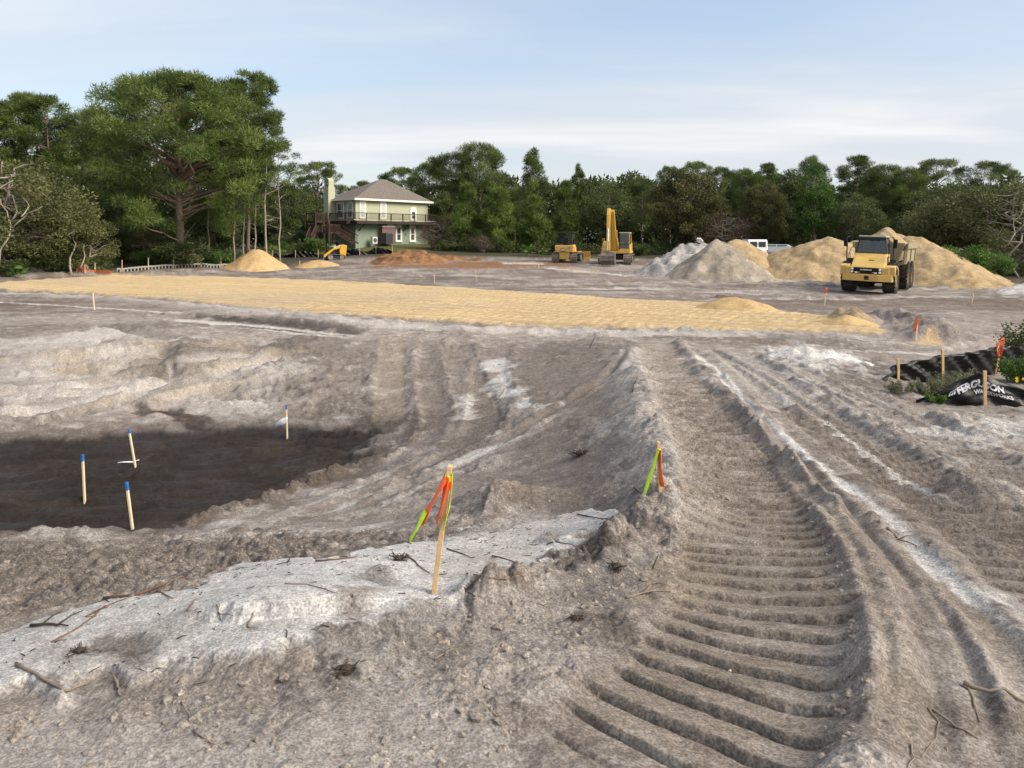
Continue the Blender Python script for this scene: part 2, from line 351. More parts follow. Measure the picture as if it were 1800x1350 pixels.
# ------------------------------------------------------------------ the terrain: base heights
AP = 1.5
ctrl = [  # photo pixel (u, v) and how far the ground there lies below the eye
 (0,1350,1.78),(450,1350,1.72),(900,1350,1.72),(1350,1350,1.72),(1800,1350,1.72),(-300,1300,1.85),(2100,1300,1.75),
 (100,1120,1.80),(400,1090,1.68),(760,1045,1.76),(600,1000,1.80),(900,1020,1.80),(0,1180,1.80),(300,1200,1.72),
 (50,1030,2.15),(300,980,2.5),(0,960,2.9),(430,1010,1.95),(450,940,2.9),(700,900,2.75),(600,960,2.35),(800,950,2.2),
 (233,935,3.40),(0,935,3.45),(400,892,3.42),(600,815,3.40),(690,770,3.28),(300,830,3.5),(0,850,3.5),(0,775,3.42),(250,758,3.42),(500,742,3.40),(640,760,3.35),
 (100,650,3.0),(300,640,2.92),(0,600,2.85),(300,570,2.75),(0,545,2.75),(500,640,2.95),(600,600,2.72),(650,592,2.68),(-300,560,2.8),(-300,760,3.4),(-300,950,3.3),
 (700,700,3.1),(850,700,2.92),(900,620,2.65),(1000,650,2.60),(1000,800,2.62),(900,850,2.72),(800,830,2.92),(1000,920,2.32),(940,960,2.05),(870,885,2.4),(1060,930,2.0),
 (1105,612,2.38),(1120,700,2.2),(1150,780,2.1),(1170,860,2.02),(1180,920,1.93),(1100,1000,1.78),
 (1310,900,1.92),(1330,1030,1.77),(1250,760,2.12),(1300,700,2.2),(1500,700,2.3),(1480,1000,1.72),(1600,1000,1.78),(1780,1000,1.82),(1400,850,1.95),(1650,900,1.98),
 (1700,760,2.25),(1720,715,2.5),(1640,685,2.55),(1560,690,2.5),(1500,660,2.35),(1460,640,2.38),(1300,630,2.38),(1650,625,2.5),(1610,598,2.62),(1780,650,2.55),(2000,700,2.5),(2000,900,2.0),
 (900,590,2.68),(1300,600,2.6),(1530,592,2.72),(300,548,2.76),(0,530,2.78),(700,575,2.7),
 (0,500,2.9),(500,548,2.76),(900,575,2.74),(900,520,2.95),(400,500,2.98),(200,490,3.0),(1250,550,2.85),(1200,585,2.7),
 (1540,520,3.15),(1800,505,3.1),(1350,500,3.05),(1200,500,3.02),(1700,545,2.95),(2100,520,3.1),(-300,500,2.9)]
ctrl_far = [(u_, d, h) for d, h in ((60, 2.95), (70, 2.62), (80, 2.2), (92, 1.75), (130, 1.4), (400, 0.9), (1600, 0.4)) for u_ in (-200, 200, 600, 950, 1300, 1700, 2100)]
ctrl_far += [(640, 89, 1.5), (720, 89, 1.5), (600, 97, 0.6), (690, 95, 0.6), (750, 103, 0.62), (660, 108, 0.6), (450, 70, 2.8), (315, 69, 2.3), (150, 62, 2.45)]
CP = []
for u_, v_, h in ctrl: d = F * h / (v_ - V0); CP.append(((u_ - U0) / F * d, d, EYE - h))
for u_, d, h in ctrl_far: CP.append(((u_ - U0) / F * d, d, EYE - h))
CP = np.array(CP)
def warp(x, y):
    yy = np.maximum(y + AP, 0.3); return np.stack([1.6 * x / yy, np.log(yy)], -1)
CW = warp(CP[:, 0], CP[:, 1])
def tps(r2): return 0.5 * r2 * np.log(np.maximum(r2, 1e-12))
_D = ((CW[:, None] - CW[None]) ** 2).sum(-1); n_ = len(CW)
_A = np.zeros((n_ + 3, n_ + 3)); _A[:n_, :n_] = tps(_D) + np.eye(n_) * 0.004
_A[:n_, n_] = 1; _A[:n_, n_ + 1:] = CW; _A[n_, :n_] = 1; _A[n_ + 1:, :n_] = CW.T
_S = np.linalg.solve(_A, np.concatenate([CP[:, 2], [0, 0, 0]]))
def base_z(x, y):
    q = warp(np.asarray(x, float), np.asarray(y, float)); sh = q.shape[:-1]; q = q.reshape(-1, 2)
    o = np.empty(len(q))
    for k in range(0, len(q), 60000):
        b = q[k:k + 60000]; r2 = ((b[:, None] - CW[None]) ** 2).sum(-1)
        o[k:k + 60000] = tps(r2) @ _S[:n_] + _S[n_] + b @ _S[n_ + 1:]
    return o.reshape(sh)
_ds = np.exp(np.linspace(math.log(1.6), math.log(160), 900))
def G(pts, zfun=base_z):
    """photo pixels -> points on the ground"""
    res = []
    for u_, v_ in pts:
        x = (u_ - U0) / F * _ds; z = EYE - (v_ - V0) / F * _ds
        g = zfun(x, _ds) - z; k = np.where(g > 0)[0]
        k = k[0] if len(k) else len(_ds) - 1
        if k > 0:
            t = g[k - 1] / (g[k - 1] - g[k]) if g[k] != g[k - 1] else 0; d = _ds[k - 1] + t * (_ds[k] - _ds[k - 1])
        else: d = _ds[0]
        res.append(((u_ - U0) / F * d, d))
    return np.array(res)
def spline(P, step=0.12):
    P = np.asarray(P, float)
    if len(P) < 3: return P
    o = []; Q = np.concatenate([[2 * P[0] - P[1]], P, [2 * P[-1] - P[-2]]])
    for i in range(1, len(Q) - 2):
        n = int(min(max(2, np.linalg.norm(Q[i + 1] - Q[i]) / step), 14))
        for t in np.arange(n) / n:
            a, b, c, d = Q[i - 1], Q[i], Q[i + 1], Q[i + 2]
            o.append(0.5 * ((2 * b) + (c - a) * t + (2 * a - 5 * b + 4 * c - d) * t * t + (3 * b - a - 3 * c + d) * t ** 3))
    o.append(P[-1]); return np.array(o)

# ------------------------------------------------------------------ grid: finer near the road edge, coarser far off
NA = 800
TH = np.linspace(-R(39), R(39), NA)
inv = np.linspace(1 / 3.1, 1 / 80.0, 1085)
RR = np.concatenate([1 / inv, np.exp(np.linspace(math.log(82), math.log(1600), 60))])
NR = len(RR)
gx = (RR[:, None] * np.sin(TH)[None]).astype(np.float64); gy = RR[:, None] * np.cos(TH)[None] - AP
X = gx.ravel(); Y = gy.ravel()
cz = np.empty((NR // 3 + 1, NA // 3 + 1)); ri = np.linspace(0, NR - 1, NR // 3 + 1); ai = np.linspace(0, NA - 1, NA // 3 + 1)
rr_ = np.interp(ri, np.arange(NR), RR); aa_ = np.interp(ai, np.arange(NA), TH)
cz = base_z(rr_[:, None] * np.sin(aa_)[None], rr_[:, None] * np.cos(aa_)[None] - AP)
def upsample(c):
    t = np.stack([np.interp(np.arange(NA), ai, c[k]) for k in range(len(ri))])
    i0 = np.clip(np.searchsorted(ri, np.arange(NR)) - 1, 0, len(ri) - 2); f = ((np.arange(NR) - ri[i0]) / (ri[i0 + 1] - ri[i0]))[:, None]
    return t[i0] * (1 - f) + t[i0 + 1] * f
Z = upsample(cz).ravel()
DIST = np.hypot(X, Y)

def sel(P, m):
    lo = P.min(0) - m; hi = P.max(0) + m
    return np.where((X > lo[0]) & (X < hi[0]) & (Y > lo[1]) & (Y < hi[1]))[0]
def pdist(idx, P):
    """nearest distance (signed, + = right of travel) and arc length on the polyline"""
    x = X[idx]; y = Y[idx]; best = np.full(len(idx), 1e9); lat = np.zeros(len(idx)); ss = np.zeros(len(idx)); acc = 0
    for i in range(len(P) - 1):
        a = P[i]; d = P[i + 1] - a; Ln = np.hypot(*d)
        if Ln < 1e-9: continue
        t = np.clip(((x - a[0]) * d[0] + (y - a[1]) * d[1]) / Ln ** 2, 0, 1)
        ex = x - a[0] - t * d[0]; ey = y - a[1] - t * d[1]; q = ex * ex + ey * ey
        c = d[1] * ex - d[0] * ey; m = q < best
        best[m] = q[m]; lat[m] = np.sqrt(q[m]) * np.where(c[m] >= 0, 1, -1); ss[m] = acc + t[m] * Ln
        acc += Ln
    return lat, ss, acc
def psdf(idx, P):
    x = X[idx]; y = Y[idx]; dd = np.full(len(idx), 1e9); ins = np.zeros(len(idx), bool); n = len(P)
    for i in range(n):
        a = P[i]; b = P[(i + 1) % n]; d = b - a; L2 = max((d ** 2).sum(), 1e-12)
        t = np.clip(((x - a[0]) * d[0] + (y - a[1]) * d[1]) / L2, 0, 1)
        dd = np.minimum(dd, np.hypot(x - a[0] - t * d[0], y - a[1] - t * d[1]))
        c = ((a[1] > y) != (b[1] > y)); xi = (b[0] - a[0]) * (y - a[1]) / ((b[1] - a[1]) if abs(b[1] - a[1]) > 1e-12 else 1e-12) + a[0]
        ins ^= c & (x < xi)
    return np.where(ins, -dd, dd)
# noise shared by the masks
nA = 1.7 * fbm(X / 0.9, Y / 0.9, 5, 11); nB = 1.7 * fbm(X / 0.22, Y / 0.22, 4, 23); nL = 1.5 * fbm(X / 4.5, Y / 4.5, 5, 5); nH = 1.5 * fbm(X / 14, Y / 14, 4, 7)
rough = np.full(len(X), 0.6); CLEAT = np.zeros(len(X))
# colours of the soil
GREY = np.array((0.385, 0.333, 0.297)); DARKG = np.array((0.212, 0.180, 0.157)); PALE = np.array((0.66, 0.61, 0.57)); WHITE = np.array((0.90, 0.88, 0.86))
TAN = np.array((0.50, 0.41, 0.31)); YEL = np.array((0.66, 0.49, 0.275)); BLACK = np.array((0.019, 0.0128, 0.0105)); BROWN = np.array((0.155, 0.108, 0.085)); CLAYC = np.array((0.24, 0.115, 0.05))
COL = np.repeat(GREY[None], len(X), 0)
def paint(c, m, idx=None):
    m = np.clip(m, 0, 1)[:, None]
    if idx is None: COL[:] = COL * (1 - m) + c * m
    else: COL[idx] = COL[idx] * (1 - m) + c * m
paint(DARKG, sst(0.0, 0.4, nL) * 0.85); paint(PALE, sst(0.10, 0.5, nA * 0.7 + nH * 0.6) * 0.55)
paint(PALE * 1.1, sst(0.05, 0.35, fbm(X / 0.4, Y / 0.25, 5, 71, 0.6)) * 0.45); paint(DARKG, sst(0.05, 0.35, fbm(X / 0.5, Y / 0.3, 5, 77, 0.6)) * 0.7)
far = sst(26, 40, DIST)
# streaks left by blades and tyres across the far field
st = fbm(X / 9, Y / 0.75 + 0.12 * X, 4, 31); st2 = fbm(X / 5 + 3, Y / 1.6 - 0.1 * X, 4, 37)
paint(DARKG, far * 0.45); paint(DARKG * 0.7, far * sst(-0.05, 0.3, st) * 0.85); paint(PALE * 0.85, far * sst(0.10, 0.40, st2) * 0.6); paint(BROWN, far * sst(-0.1, 0.5, nH) * 0.6)

def stroke(px, width, col, amt, edge=0.5, nz=0.5, mode=None, dz=0.0):
    """a band of soil of its own colour along a line of photo pixels"""
    P = spline(G(px)); idx = sel(P, width * 3); lat, s_, Ln = pdist(idx, P)
    a = np.abs(lat) / width + nz * nA[idx] + 0.35 * nz * nB[idx]
    m = sst(1.0, 1.0 - edge, a) * sst(0, 0.4, s_ + 0.001) * sst(0, 0.4, Ln - s_ + 0.001)
    paint(col, m * amt, idx)
    if dz: Z[idx] += dz * m
    return idx, lat, s_, m
def area(px, col, amt, soft=0.25, nz=0.3, rg=None, dz=0.0):
    P = G(px); idx = sel(P, soft * 4 + 1); d = psdf(idx, P) + nz * nA[idx] + nz * 0.4 * nB[idx]
    m = sst(soft, -soft, d); paint(col, m * amt, idx)
    if rg is not None: rough[idx] = rough[idx] * (1 - m) + rg * m
    if dz: Z[idx] += dz * m
    return idx, d, m
def ridge(px, width, hgt, nz=0.5, rg=None, col=None, amt=0.0):
    P = spline(G(px)); idx = sel(P, width * 4); lat, s_, Ln = pdist(idx, P)
    g = np.exp(-(lat / width) ** 2) * sst(0, 0.5, s_ + 0.001) * sst(0, 0.5, Ln - s_ + 0.001)
    Z[idx] += hgt * g * (1 + nz * nA[idx] * 1.5)
    if rg is not None: rough[idx] = np.maximum(rough[idx], rg * g)
    if col is not None: paint(col, g * amt, idx)
def step(px, width, hgt, fall=0.6):
    """low ledge: + hgt on the left of travel, dying away over fall"""
    P = spline(G(px)); idx = sel(P, fall * 3); lat, s_, Ln = pdist(idx, P); lt = lat + 0.05 * nB[idx] + 0.06 * nA[idx]
    Z[idx] += hgt * (sst(width, -width, lt) - 0.5) * np.exp(-(lat / fall) ** 2) * sst(0, 0.4, s_ + 0.001) * sst(0, 0.4, Ln - s_ + 0.001)
def cleats(px, width, pitch, amp, sink=0.03, berm=(0.04, 0.05), col=None, amt=0.5, skew=0.0, brk=0.5, bw=0.13, grow=0.0):
    """print of a crawler track: plates with a step and a groove at every grouser, soil pushed up at the sides"""
    P = spline(G(px)); idx = sel(P, width * 2 + 0.6); lat, s_, Ln = pdist(idx, P); hw = width / 2
    e = sst(0, 0.5, s_ + 0.001) * sst(0, 0.5, Ln - s_ + 0.001)
    la = np.abs(lat + 0.05 * nA[idx] + 0.02 * nB[idx]); ins = sst(hw + 0.05, hw - 0.05, la) * e
    ph = s_ / pitch + skew * lat + 0.13 * nA[idx] + 0.09 * nB[idx]; fr = ph - np.floor(ph)
    prof = (1 - fr) * 0.62 * sst(0.0, 0.09, fr) - 0.5 * np.exp(-((fr - 0.985) / 0.055) ** 2) - 0.25
    keep = 1 - brk * sst(-0.1, 0.5, nA[idx] + 0.5 * nL[idx])
    Z[idx] += ins * (amp * (1 + 0.45 * sst(2.0, 8.0, s_) * grow) * prof * keep - sink)
    rough[idx] = rough[idx] * (1 - 0.84 * ins); CLEAT[idx] = np.maximum(CLEAT[idx], ins)
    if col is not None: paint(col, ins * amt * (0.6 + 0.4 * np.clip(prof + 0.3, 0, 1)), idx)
    for sd, hb in ((-1, berm[0]), (1, berm[1])):
        g = np.exp(-((lat * sd - hw - bw * 0.8) / bw) ** 2) * e; Z[idx] += hb * g * (1 + 0.9 * nA[idx]); rough[idx] = np.maximum(rough[idx], 0.95 * g)
def rut(px, width, depth, col=None, amt=0.5, fine=True):
    P = spline(G(px)); idx = sel(P, width * 3 + 0.3); lat, s_, Ln = pdist(idx, P); q = lat / width
    e = sst(0, 0.6, s_ + 0.001) * sst(0, 0.6, Ln - s_ + 0.001)
    Z[idx] += depth * e * (-np.exp(-(q * 1.6) ** 4) + 0.6 * np.exp(-((np.abs(q) - 1.1) / 0.35) ** 2) * (1 + nA[idx]))
    m = np.exp(-(q * 1.3) ** 4) * e; rough[idx] *= 1 - 0.6 * m
    if col is not None: paint(col, m * amt, idx)

# --- the slope beside the pit: lines scraped by the blade
for k in range(12):
    o = k * 14 + random.Random(k).uniform(-9, 9)
    rut([(780 + o, 830 - o * 0.55), (900 + o * 0.9, 770 - o * 0.6), (1000 + o * 0.7, 715 - o * 0.62), (1085 + o * 0.12, 670 - o * 0.45)], 0.07 + 0.06 * (k % 3), 0.011, PALE if k % 3 == 0 else DARKG, 0.4)
area([(900,620),(1090,610),(1110,680),(1000,720),(920,740),(880,670)], DARKG, 0.55, 0.4, 0.5)
area([(930,760),(1090,700),(1130,800),(1120,880),(1000,900),(850,870)], DARKG, 0.35, 0.4, 0.5)
area([(700,600),(1100,600),(1120,700),(1140,800),(1100,880),(900,900),(700,880),(560,900),(680,780)], DARKG, 0.42, 0.6, 0.9)
area([(-60,955),(250,945),(500,930),(650,955),(420,1000),(250,1045),(100,1065),(-60,1100)], DARKG * 0.95, 0.6, 0.25, 0.6, 1.15)
area([(1340,690),(1450,715),(1640,820),(1850,900),(1850,975),(1600,890),(1450,795)], DARKG, 0.45, 0.2, 0.5)
area([(0,560),(120,570),(140,640),(0,660)], DARKG, 0.4, 0.5, 0.8)
# --- left bank
area([(0,600),(240,580),(300,640),(480,620),(460,730),(200,700),(0,740)], PALE, 0.6, 0.5, 0.9, 1.25)
area([(60,620),(280,600),(330,650),(120,690)], TAN, 0.45, 0.5, 0.8)
area([(380,660),(470,650),(470,720),(380,735)], PALE, 0.7, 0.3, 0.9)
area([(290,620),(590,590),(640,600),(560,630),(420,625),(320,650)], DARKG, 0.7, 0.4, 0.5)
area([(480,640),(690,590),(690,740),(560,740)], DARKG, 0.45, 0.4, 0.7, 1.2)
for k in range(9):
    rn = random.Random(100 + k); o = 16 * k; rut([(-80, 610 + o), (120, 605 + o * 0.9 + rn.uniform(-8, 8)), (300, 600 + o * 0.7 + rn.uniform(-8, 8)), (480, 598 + o * 0.45)], rn.uniform(0.12, 0.3), rn.uniform(0.02, 0.06), (PALE, DARKG, TAN)[k % 3], 0.45)
for px, wd, dp, c, a in (([(-60,700),(120,680),(260,655),(400,632),(520,618)], 0.35, 0.10, PALE, 0.6), ([(-60,735),(140,705),(300,668),(450,640),(530,625)], 0.3, 0.09, PALE, 0.5),
        ([(0,760),(200,712),(330,680),(460,655)], 0.25, 0.07, DARKG, 0.5), ([(90,575),(220,580),(300,600)], 0.5, 0.10, DARKG, 0.4)):
    rut(px, wd, dp, c, a)
stroke([(300,563),(420,573),(540,585),(630,592)], 0.28, PALE * 1.05, 0.9, 0.4, 0.35)
stroke([(-40,531),(90,537),(170,541),(330,553)], 0.22, PALE, 0.8, 0.4, 0.3)
rut([(260,552),(420,560),(560,574),(640,583)], 0.45, 0.14, DARKG * 0.5, 0.85)
stroke([(380,572),(520,582),(620,590)], 0.12, DARKG * 0.5, 0.8, 0.4, 0.3)
step([(20,640),(150,625),(300,612),(300,650),(420,640)], 0.25, 0.25, 1.2); step([(240,720),(330,690),(420,670)], 0.15, 0.2, 0.8)
for u_, v_ in ((270,722),(310,735),(345,738),(300,722)): area([(u_ - 16, v_ - 8), (u_ + 18, v_ - 9), (u_ + 14, v_ + 7), (u_ - 15, v_ + 8)], BLACK * 3, 0.8, 0.08, 0.3)
# --- slope prints in the middle
cleats([(690,590),(688,640),(684,700),(690,745)], 0.6, 0.26, 0.07, 0.02, (0.0, 0.02), TAN * 0.9, 0.5, 0, 0.3)
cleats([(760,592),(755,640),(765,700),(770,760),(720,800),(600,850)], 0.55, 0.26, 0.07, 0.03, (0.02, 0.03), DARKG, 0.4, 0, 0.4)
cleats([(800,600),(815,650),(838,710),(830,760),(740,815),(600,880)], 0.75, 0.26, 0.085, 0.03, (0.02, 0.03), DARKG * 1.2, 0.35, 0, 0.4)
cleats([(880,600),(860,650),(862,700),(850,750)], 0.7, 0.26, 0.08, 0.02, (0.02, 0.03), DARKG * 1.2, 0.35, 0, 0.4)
for px, wd, a in (([(868,628),(885,655),(900,690),(935,715),(945,735)], 0.22, 0.8), ([(812,690),(822,720),(815,745)], 0.16, 0.75), ([(480,905),(600,868),(720,815),(790,770)], 0.09, 0.7),
        ([(560,905),(680,860),(800,815),(880,780),(960,755)], 0.10, 0.75), ([(640,905),(760,850),(880,800)], 0.08, 0.5), ([(370,955),(520,938),(620,925)], 0.12, 0.6), ([(560,935),(640,925),(650,915)], 0.16, 0.7),
        ([(1020,690),(1080,655),(1100,640)], 0.1, 0.5), ([(1050,840),(1110,800),(1130,790)], 0.12, 0.5)):
    stroke(px, wd * 1.25, WHITE * 0.9, a * 0.85, 1.0, 1.6)
for px in ([(520,905),(640,865),(760,812),(830,770)], [(600,905),(720,855),(820,815),(930,770)], [(480,920),(600,890),(690,858)]): rut(px, 0.2, 0.03, GREY, 0.3)
# --- the pit
pit_px = [(-420,950),(-420,760),(0,772),(170,762),(260,752),(400,746),(500,737),(600,745),(680,752),(676,772),(640,800),(600,818),(540,850),(480,872),(400,895),(330,912),(240,932),(100,932),(0,936)]
pitP = G(pit_px); pidx = sel(pitP, 2.0); pd = psdf(pidx, pitP) + 0.35 * nA[pidx] + 0.12 * nB[pidx]
pm = sst(0.22, -0.22, pd); paint(BLACK, pm * 0.98, pidx); rough[pidx] = rough[pidx] * (1 - pm) + 0.5 * pm
paint(np.array((0.052, 0.036, 0.028)), pm * sst(-0.05, 0.4, fbm(X[pidx] / 1.6, Y[pidx] / 0.5, 4, 91)) * 0.8, pidx)
Z[pidx] -= 0.10 * sst(0.1, -0.4, pd)
paint(np.array((0.11, 0.085, 0.068)), sst(0.9, 0.1, pd + 0.3 * nB[pidx]) * (1 - pm) * 0.55, pidx)
PITM = np.zeros(len(X)); PITM[pidx] = pm
for k in range(9): rut([(-100, 925 - 17 * k), (200, 905 - 16 * k), (450, 880 - 15 * k), (640, 800 - 5 * k)], 0.14, 0.06)
ridge([(240,938),(330,920),(410,898),(500,868),(570,842),(630,810),(672,785)], 0.22, 0.05, 0.7, 1.5, np.array((0.12, 0.09, 0.07)), 0.6)
ridge([(0,940),(120,940),(240,940)], 0.25, 0.03, 0.6, 1.2)
# --- pale sand heap in front
ws_px = [(-40,1150),(40,1110),(110,1075),(220,1055),(300,1040),(360,1018),(430,1000),(520,990),(600,988),(690,972),(780,965),(880,945),(950,925),(1040,912),(1075,922),(1040,955),(980,990),(930,1020),(860,1045),(790,1062),(730,1088),(650,1118),(560,1140),(470,1165),(380,1185),(290,1200),(200,1185),(100,1205),(-40,1240)]
widx, wd_, wm_ = area(ws_px, WHITE, 0.0, 0.04, 0.30, 0.14, 0.04)
spk = np.clip(sst(0.02, 0.28, fbm(X[widx] / 0.5, Y[widx] / 0.35, 6, 133, 0.6)) + 0.5 * sst(0.05, 0.3, fbm(X[widx] / 0.12, Y[widx] / 0.10, 4, 139, 0.6)), 0, 1); lf = sst(-1.05, -1.65, X[widx])
paint(WHITE, wm_ * (1 - 0.22 * spk) * (1 - 0.15 * lf), widx)
area([(800,930),(900,900),(1000,925),(940,1000),(850,1030),(760,1020),(780,960)], PALE * 0.95, 0.55, 0.12, 0.3)
area([(585,1060),(650,1050),(650,1095),(610,1115)], GREY * 1.15, 0.8, 0.05, 0.12)
area([(90,1150),(260,1100),(300,1120),(280,1190),(120,1210)], GREY, 0.4, 0.1, 0.4)
for k in range(9):
    rn = random.Random(300 + k); cu = rn.uniform(60, 1000); cv = 1215 - 0.24 * cu + rn.uniform(-55, 10); q = rn.uniform(10, 28); area([(cu - 1.8 * q, cv + 0.2 * q), (cu - 0.3 * q, cv - 0.6 * q), (cu + 1.7 * q, cv - 0.5 * q), (cu + 0.6 * q, cv + 0.6 * q)], DARKG, 0.6, 0.03, 0.10, 0.8)
for k in range(22):
    rn = random.Random(400 + k); cu = rn.uniform(0, 620); cv = rn.uniform(590, 740); q = rn.uniform(14, 40); area([(cu - 2 * q, cv + 0.2 * q), (cu, cv - 0.4 * q), (cu + 2 * q, cv - 0.3 * q), (cu + 0.5 * q, cv + 0.4 * q)], (PALE, DARKG, DARKG * 0.8, TAN)[k % 4], 0.5, 0.15, 0.5, 1.2, (0.06, -0.05)[k % 2])
step([(730,1070),(600,1082),(450,1087),(320,1103),(250,1120)], 0.03, -0.07, 0.45)
step([(860,1050),(730,1095),(560,1145),(420,1180),(290,1208)], 0.05, -0.05, 0.4)
area([(570,1130),(690,1100),(760,1100),(640,1165),(600,1200),(480,1260),(500,1200)], DARKG * 0.6, 0.8, 0.08, 0.35, 1.2)
area([(980,985),(1080,960),(1130,1010),(1080,1100),(1010,1090)], DARKG * 0.6, 0.8, 0.08, 0.35, 1.3)
area([(-40,1260),(300,1215),(560,1160),(800,1080),(1000,1020),(1120,980),(1150,1020),(1000,1120),(900,1230),(800,1400),(-40,1400)], PALE * 0.85, 0.35, 0.1, 0.4, 0.8)
area([(-40,1290),(400,1260),(700,1230),(900,1300),(800,1400),(-40,1400)], PALE, 0.5, 0.1, 0.5, 0.5)
ridge([(700,1110),(860,1055),(960,1020),(1060,980),(1130,930),(1175,880)], 0.16, 0.09, 0.9, 1.2)
ridge([(800,905),(870,885),(930,905)], 0.5, 0.16, 0.6, 0.9, TAN * 0.8, 0.3)
# --- crest between the slope and the road
ridge([(1108,615),(1118,680),(1140,760),(1168,840),(1180,905),(1190,960)], 0.34, 0.09, 0.6, 0.8, PALE, 0.45)
area([(1190,880),(1230,880),(1240,1000),(1190,1060),(1150,1040),(1190,960)], TAN * 0.95, 0.55, 0.06, 0.2, 1.0)
# --- the haul road
cleats([(1080,1420),(1190,1300),(1290,1170),(1335,1040),(1315,910),(1255,770),(1195,680),(1160,625),(1150,600)], 0.84, 0.178, 0.055, 0.02, (0.02, 0.075), TAN * 0.85, 0.35, 0.0, 0.12, 0.15, 1.0)
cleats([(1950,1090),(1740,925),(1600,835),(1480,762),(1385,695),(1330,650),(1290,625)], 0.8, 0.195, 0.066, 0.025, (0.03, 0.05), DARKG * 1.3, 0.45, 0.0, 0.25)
cleats([(1980,960),(1800,860),(1660,775),(1540,710),(1450,660)], 0.7, 0.225, 0.055, 0.02, (0.03, 0.03), GREY, 0.2, 0.0, 0.6)
cleats([(1700,1000),(1600,900),(1500,820),(1400,745),(1320,690)], 0.4, 0.21, 0.03, 0.0, (0.0, 0.02), None, 0, 0, 0.7)
cleats([(1450,800),(1340,700),(1270,640)], 0.3, 0.2, 0.02, 0.0, (0.02, 0.03), None, 0, 0, 0.8)
for px, wd, dp, c, a in (([(1650,1400),(1640,1200),(1600,1060),(1530,950),(1440,850),(1330,740),(1260,660)], 0.10, 0.028, DARKG * 1.1, 0.45), ([(1760,1400),(1700,1180),(1640,1060),(1560,960),(1470,870),(1370,770),(1290,680)], 0.09, 0.02, GREY, 0.3),
        ([(1560,1400),(1575,1200),(1550,1070),(1490,950),(1400,850),(1310,750)], 0.08, 0.02, TAN, 0.35), ([(1870,1300),(1760,1120),(1660,1010),(1560,920)], 0.12, 0.02, TAN * 0.9, 0.3), ([(1460,745),(1380,690),(1300,640),(1240,610)], 0.15, 0.03, DARKG, 0.3),
        ([(1700,830),(1560,750),(1430,680),(1340,640)], 0.10, 0.025, PALE, 0.3), ([(1800,800),(1640,745),(1500,690),(1400,650)], 0.14, 0.03, GREY, 0.3)):
    rut(px, wd, dp, c, a)
stroke([(1225,625),(1265,660),(1330,730),(1440,815),(1550,900),(1640,985),(1760,1080),(1830,1150)], 0.10, WHITE, 0.85, 0.8, 0.9)
stroke([(1350,690),(1400,720),(1440,735),(1520,790),(1600,850),(1720,900)], 0.07, WHITE, 0.6, 0.8, 1.3); stroke([(1720,1010),(1780,1060),(1830,1110)], 0.10, WHITE, 0.8, 0.8, 0.8)
area([(1250,630),(1330,620),(1420,660),(1500,740),(1400,720),(1300,690)], PALE, 0.4, 0.4, 0.8)
area([(1640,760),(1760,735),(1900,745),(1900,790),(1760,775),(1690,775)], WHITE, 0.5, 0.2, 0.9, 1.0, 0.03)
ridge([(1560,720),(1660,745),(1760,752),(1900,765)], 0.3, 0.06, 0.7, 1.0); ridge([(1530,655),(1556,672),(1580,700)], 0.3, 0.05, 0.5, 0.9)
area([(1570,690),(1700,655),(1900,660),(1900,720),(1720,715),(1640,705)], np.array((0.36, 0.35, 0.30)), 0.7, 0.25, 0.5, 0.6)
ridge([(1610,840),(1700,870),(1800,905)], 0.25, 0.12, 0.8, 1.1)
area([(1360,615),(1420,610),(1500,628),(1500,650),(1430,650),(1380,638)], WHITE, 0.55, 0.2, 0.9, 1.0, 0.05)
stroke([(1330,608),(1430,614),(1560,620),(1660,622)], 0.16, PALE * 1.1, 0.8, 0.5, 0.4); stroke([(1250,600),(1400,606),(1600,612)], 0.15, DARKG, 0.5, 0.5, 0.5)
rut([(1200,598),(1330,602),(1480,607),(1640,612),(1800,600)], 0.35, 0.08, GREY, 0.3)
# --- bed of yellow sand
bed_px = [(-420,520),(-420,494),(0,499),(100,492),(200,487),(330,488),(480,492),(600,497),(700,503),(800,509),(900,516),(1000,523),(1100,530),(1200,535),(1300,541),(1360,552),(1440,560),(1525,573),(1545,583),(1540,593),(1440,588),(1300,585),(1100,582),(900,577),(700,567),(560,554),(350,534),(170,519),(0,512)]
bedP = G(bed_px); bidx = sel(bedP, 3.0); bd = psdf(bidx, bedP) + 0.30 * nL[bidx] + 0.30 * nA[bidx]
bm_ = sst(0.15, -0.15, bd); Z[bidx] += 0.16 * sst(0.5, -0.5, bd)
BEDM = np.zeros(len(X)); BEDM[bidx] = bm_
xb, yb = X[bidx], Y[bidx]
rowdir = bedP[16] - bedP[22]; rowdir = (bedP[21] - bedP[26]) / np.linalg.norm(bedP[21] - bedP[26])
al = xb * rowdir[0] + yb * rowdir[1]; ac = -xb * rowdir[1] + yb * rowdir[0]
lane = 0.5 + 0.5 * np.cos(ac * 2 * np.pi / 1.45 + 0.7 * fbm(al / 6, ac / 3, 3, 61)); cl = 0.5 + 0.5 * np.cos(al * 2 * np.pi / 0.42 + 2.5 * fbm(al / 3, ac / 1.2, 2, 67))
Z[bidx] += bm_ * (0.03 * lane + 0.012 * nA[bidx] + 0.02 * nL[bidx])
paint(YEL, bm_, bidx); paint(YEL * 0.82, bm_ * sst(0.55, 0.9, 1 - lane) * 0.4, bidx); paint(YEL * 1.14, bm_ * sst(0.0, 0.5, nL[bidx]) * 0.6, bidx)
paint(TAN, bm_ * sst(0.1, 0.6, nH[bidx] + 0.4 * nL[bidx]) * 0.45, bidx)
rough[bidx] = rough[bidx] * (1 - bm_) + 0.25 * bm_
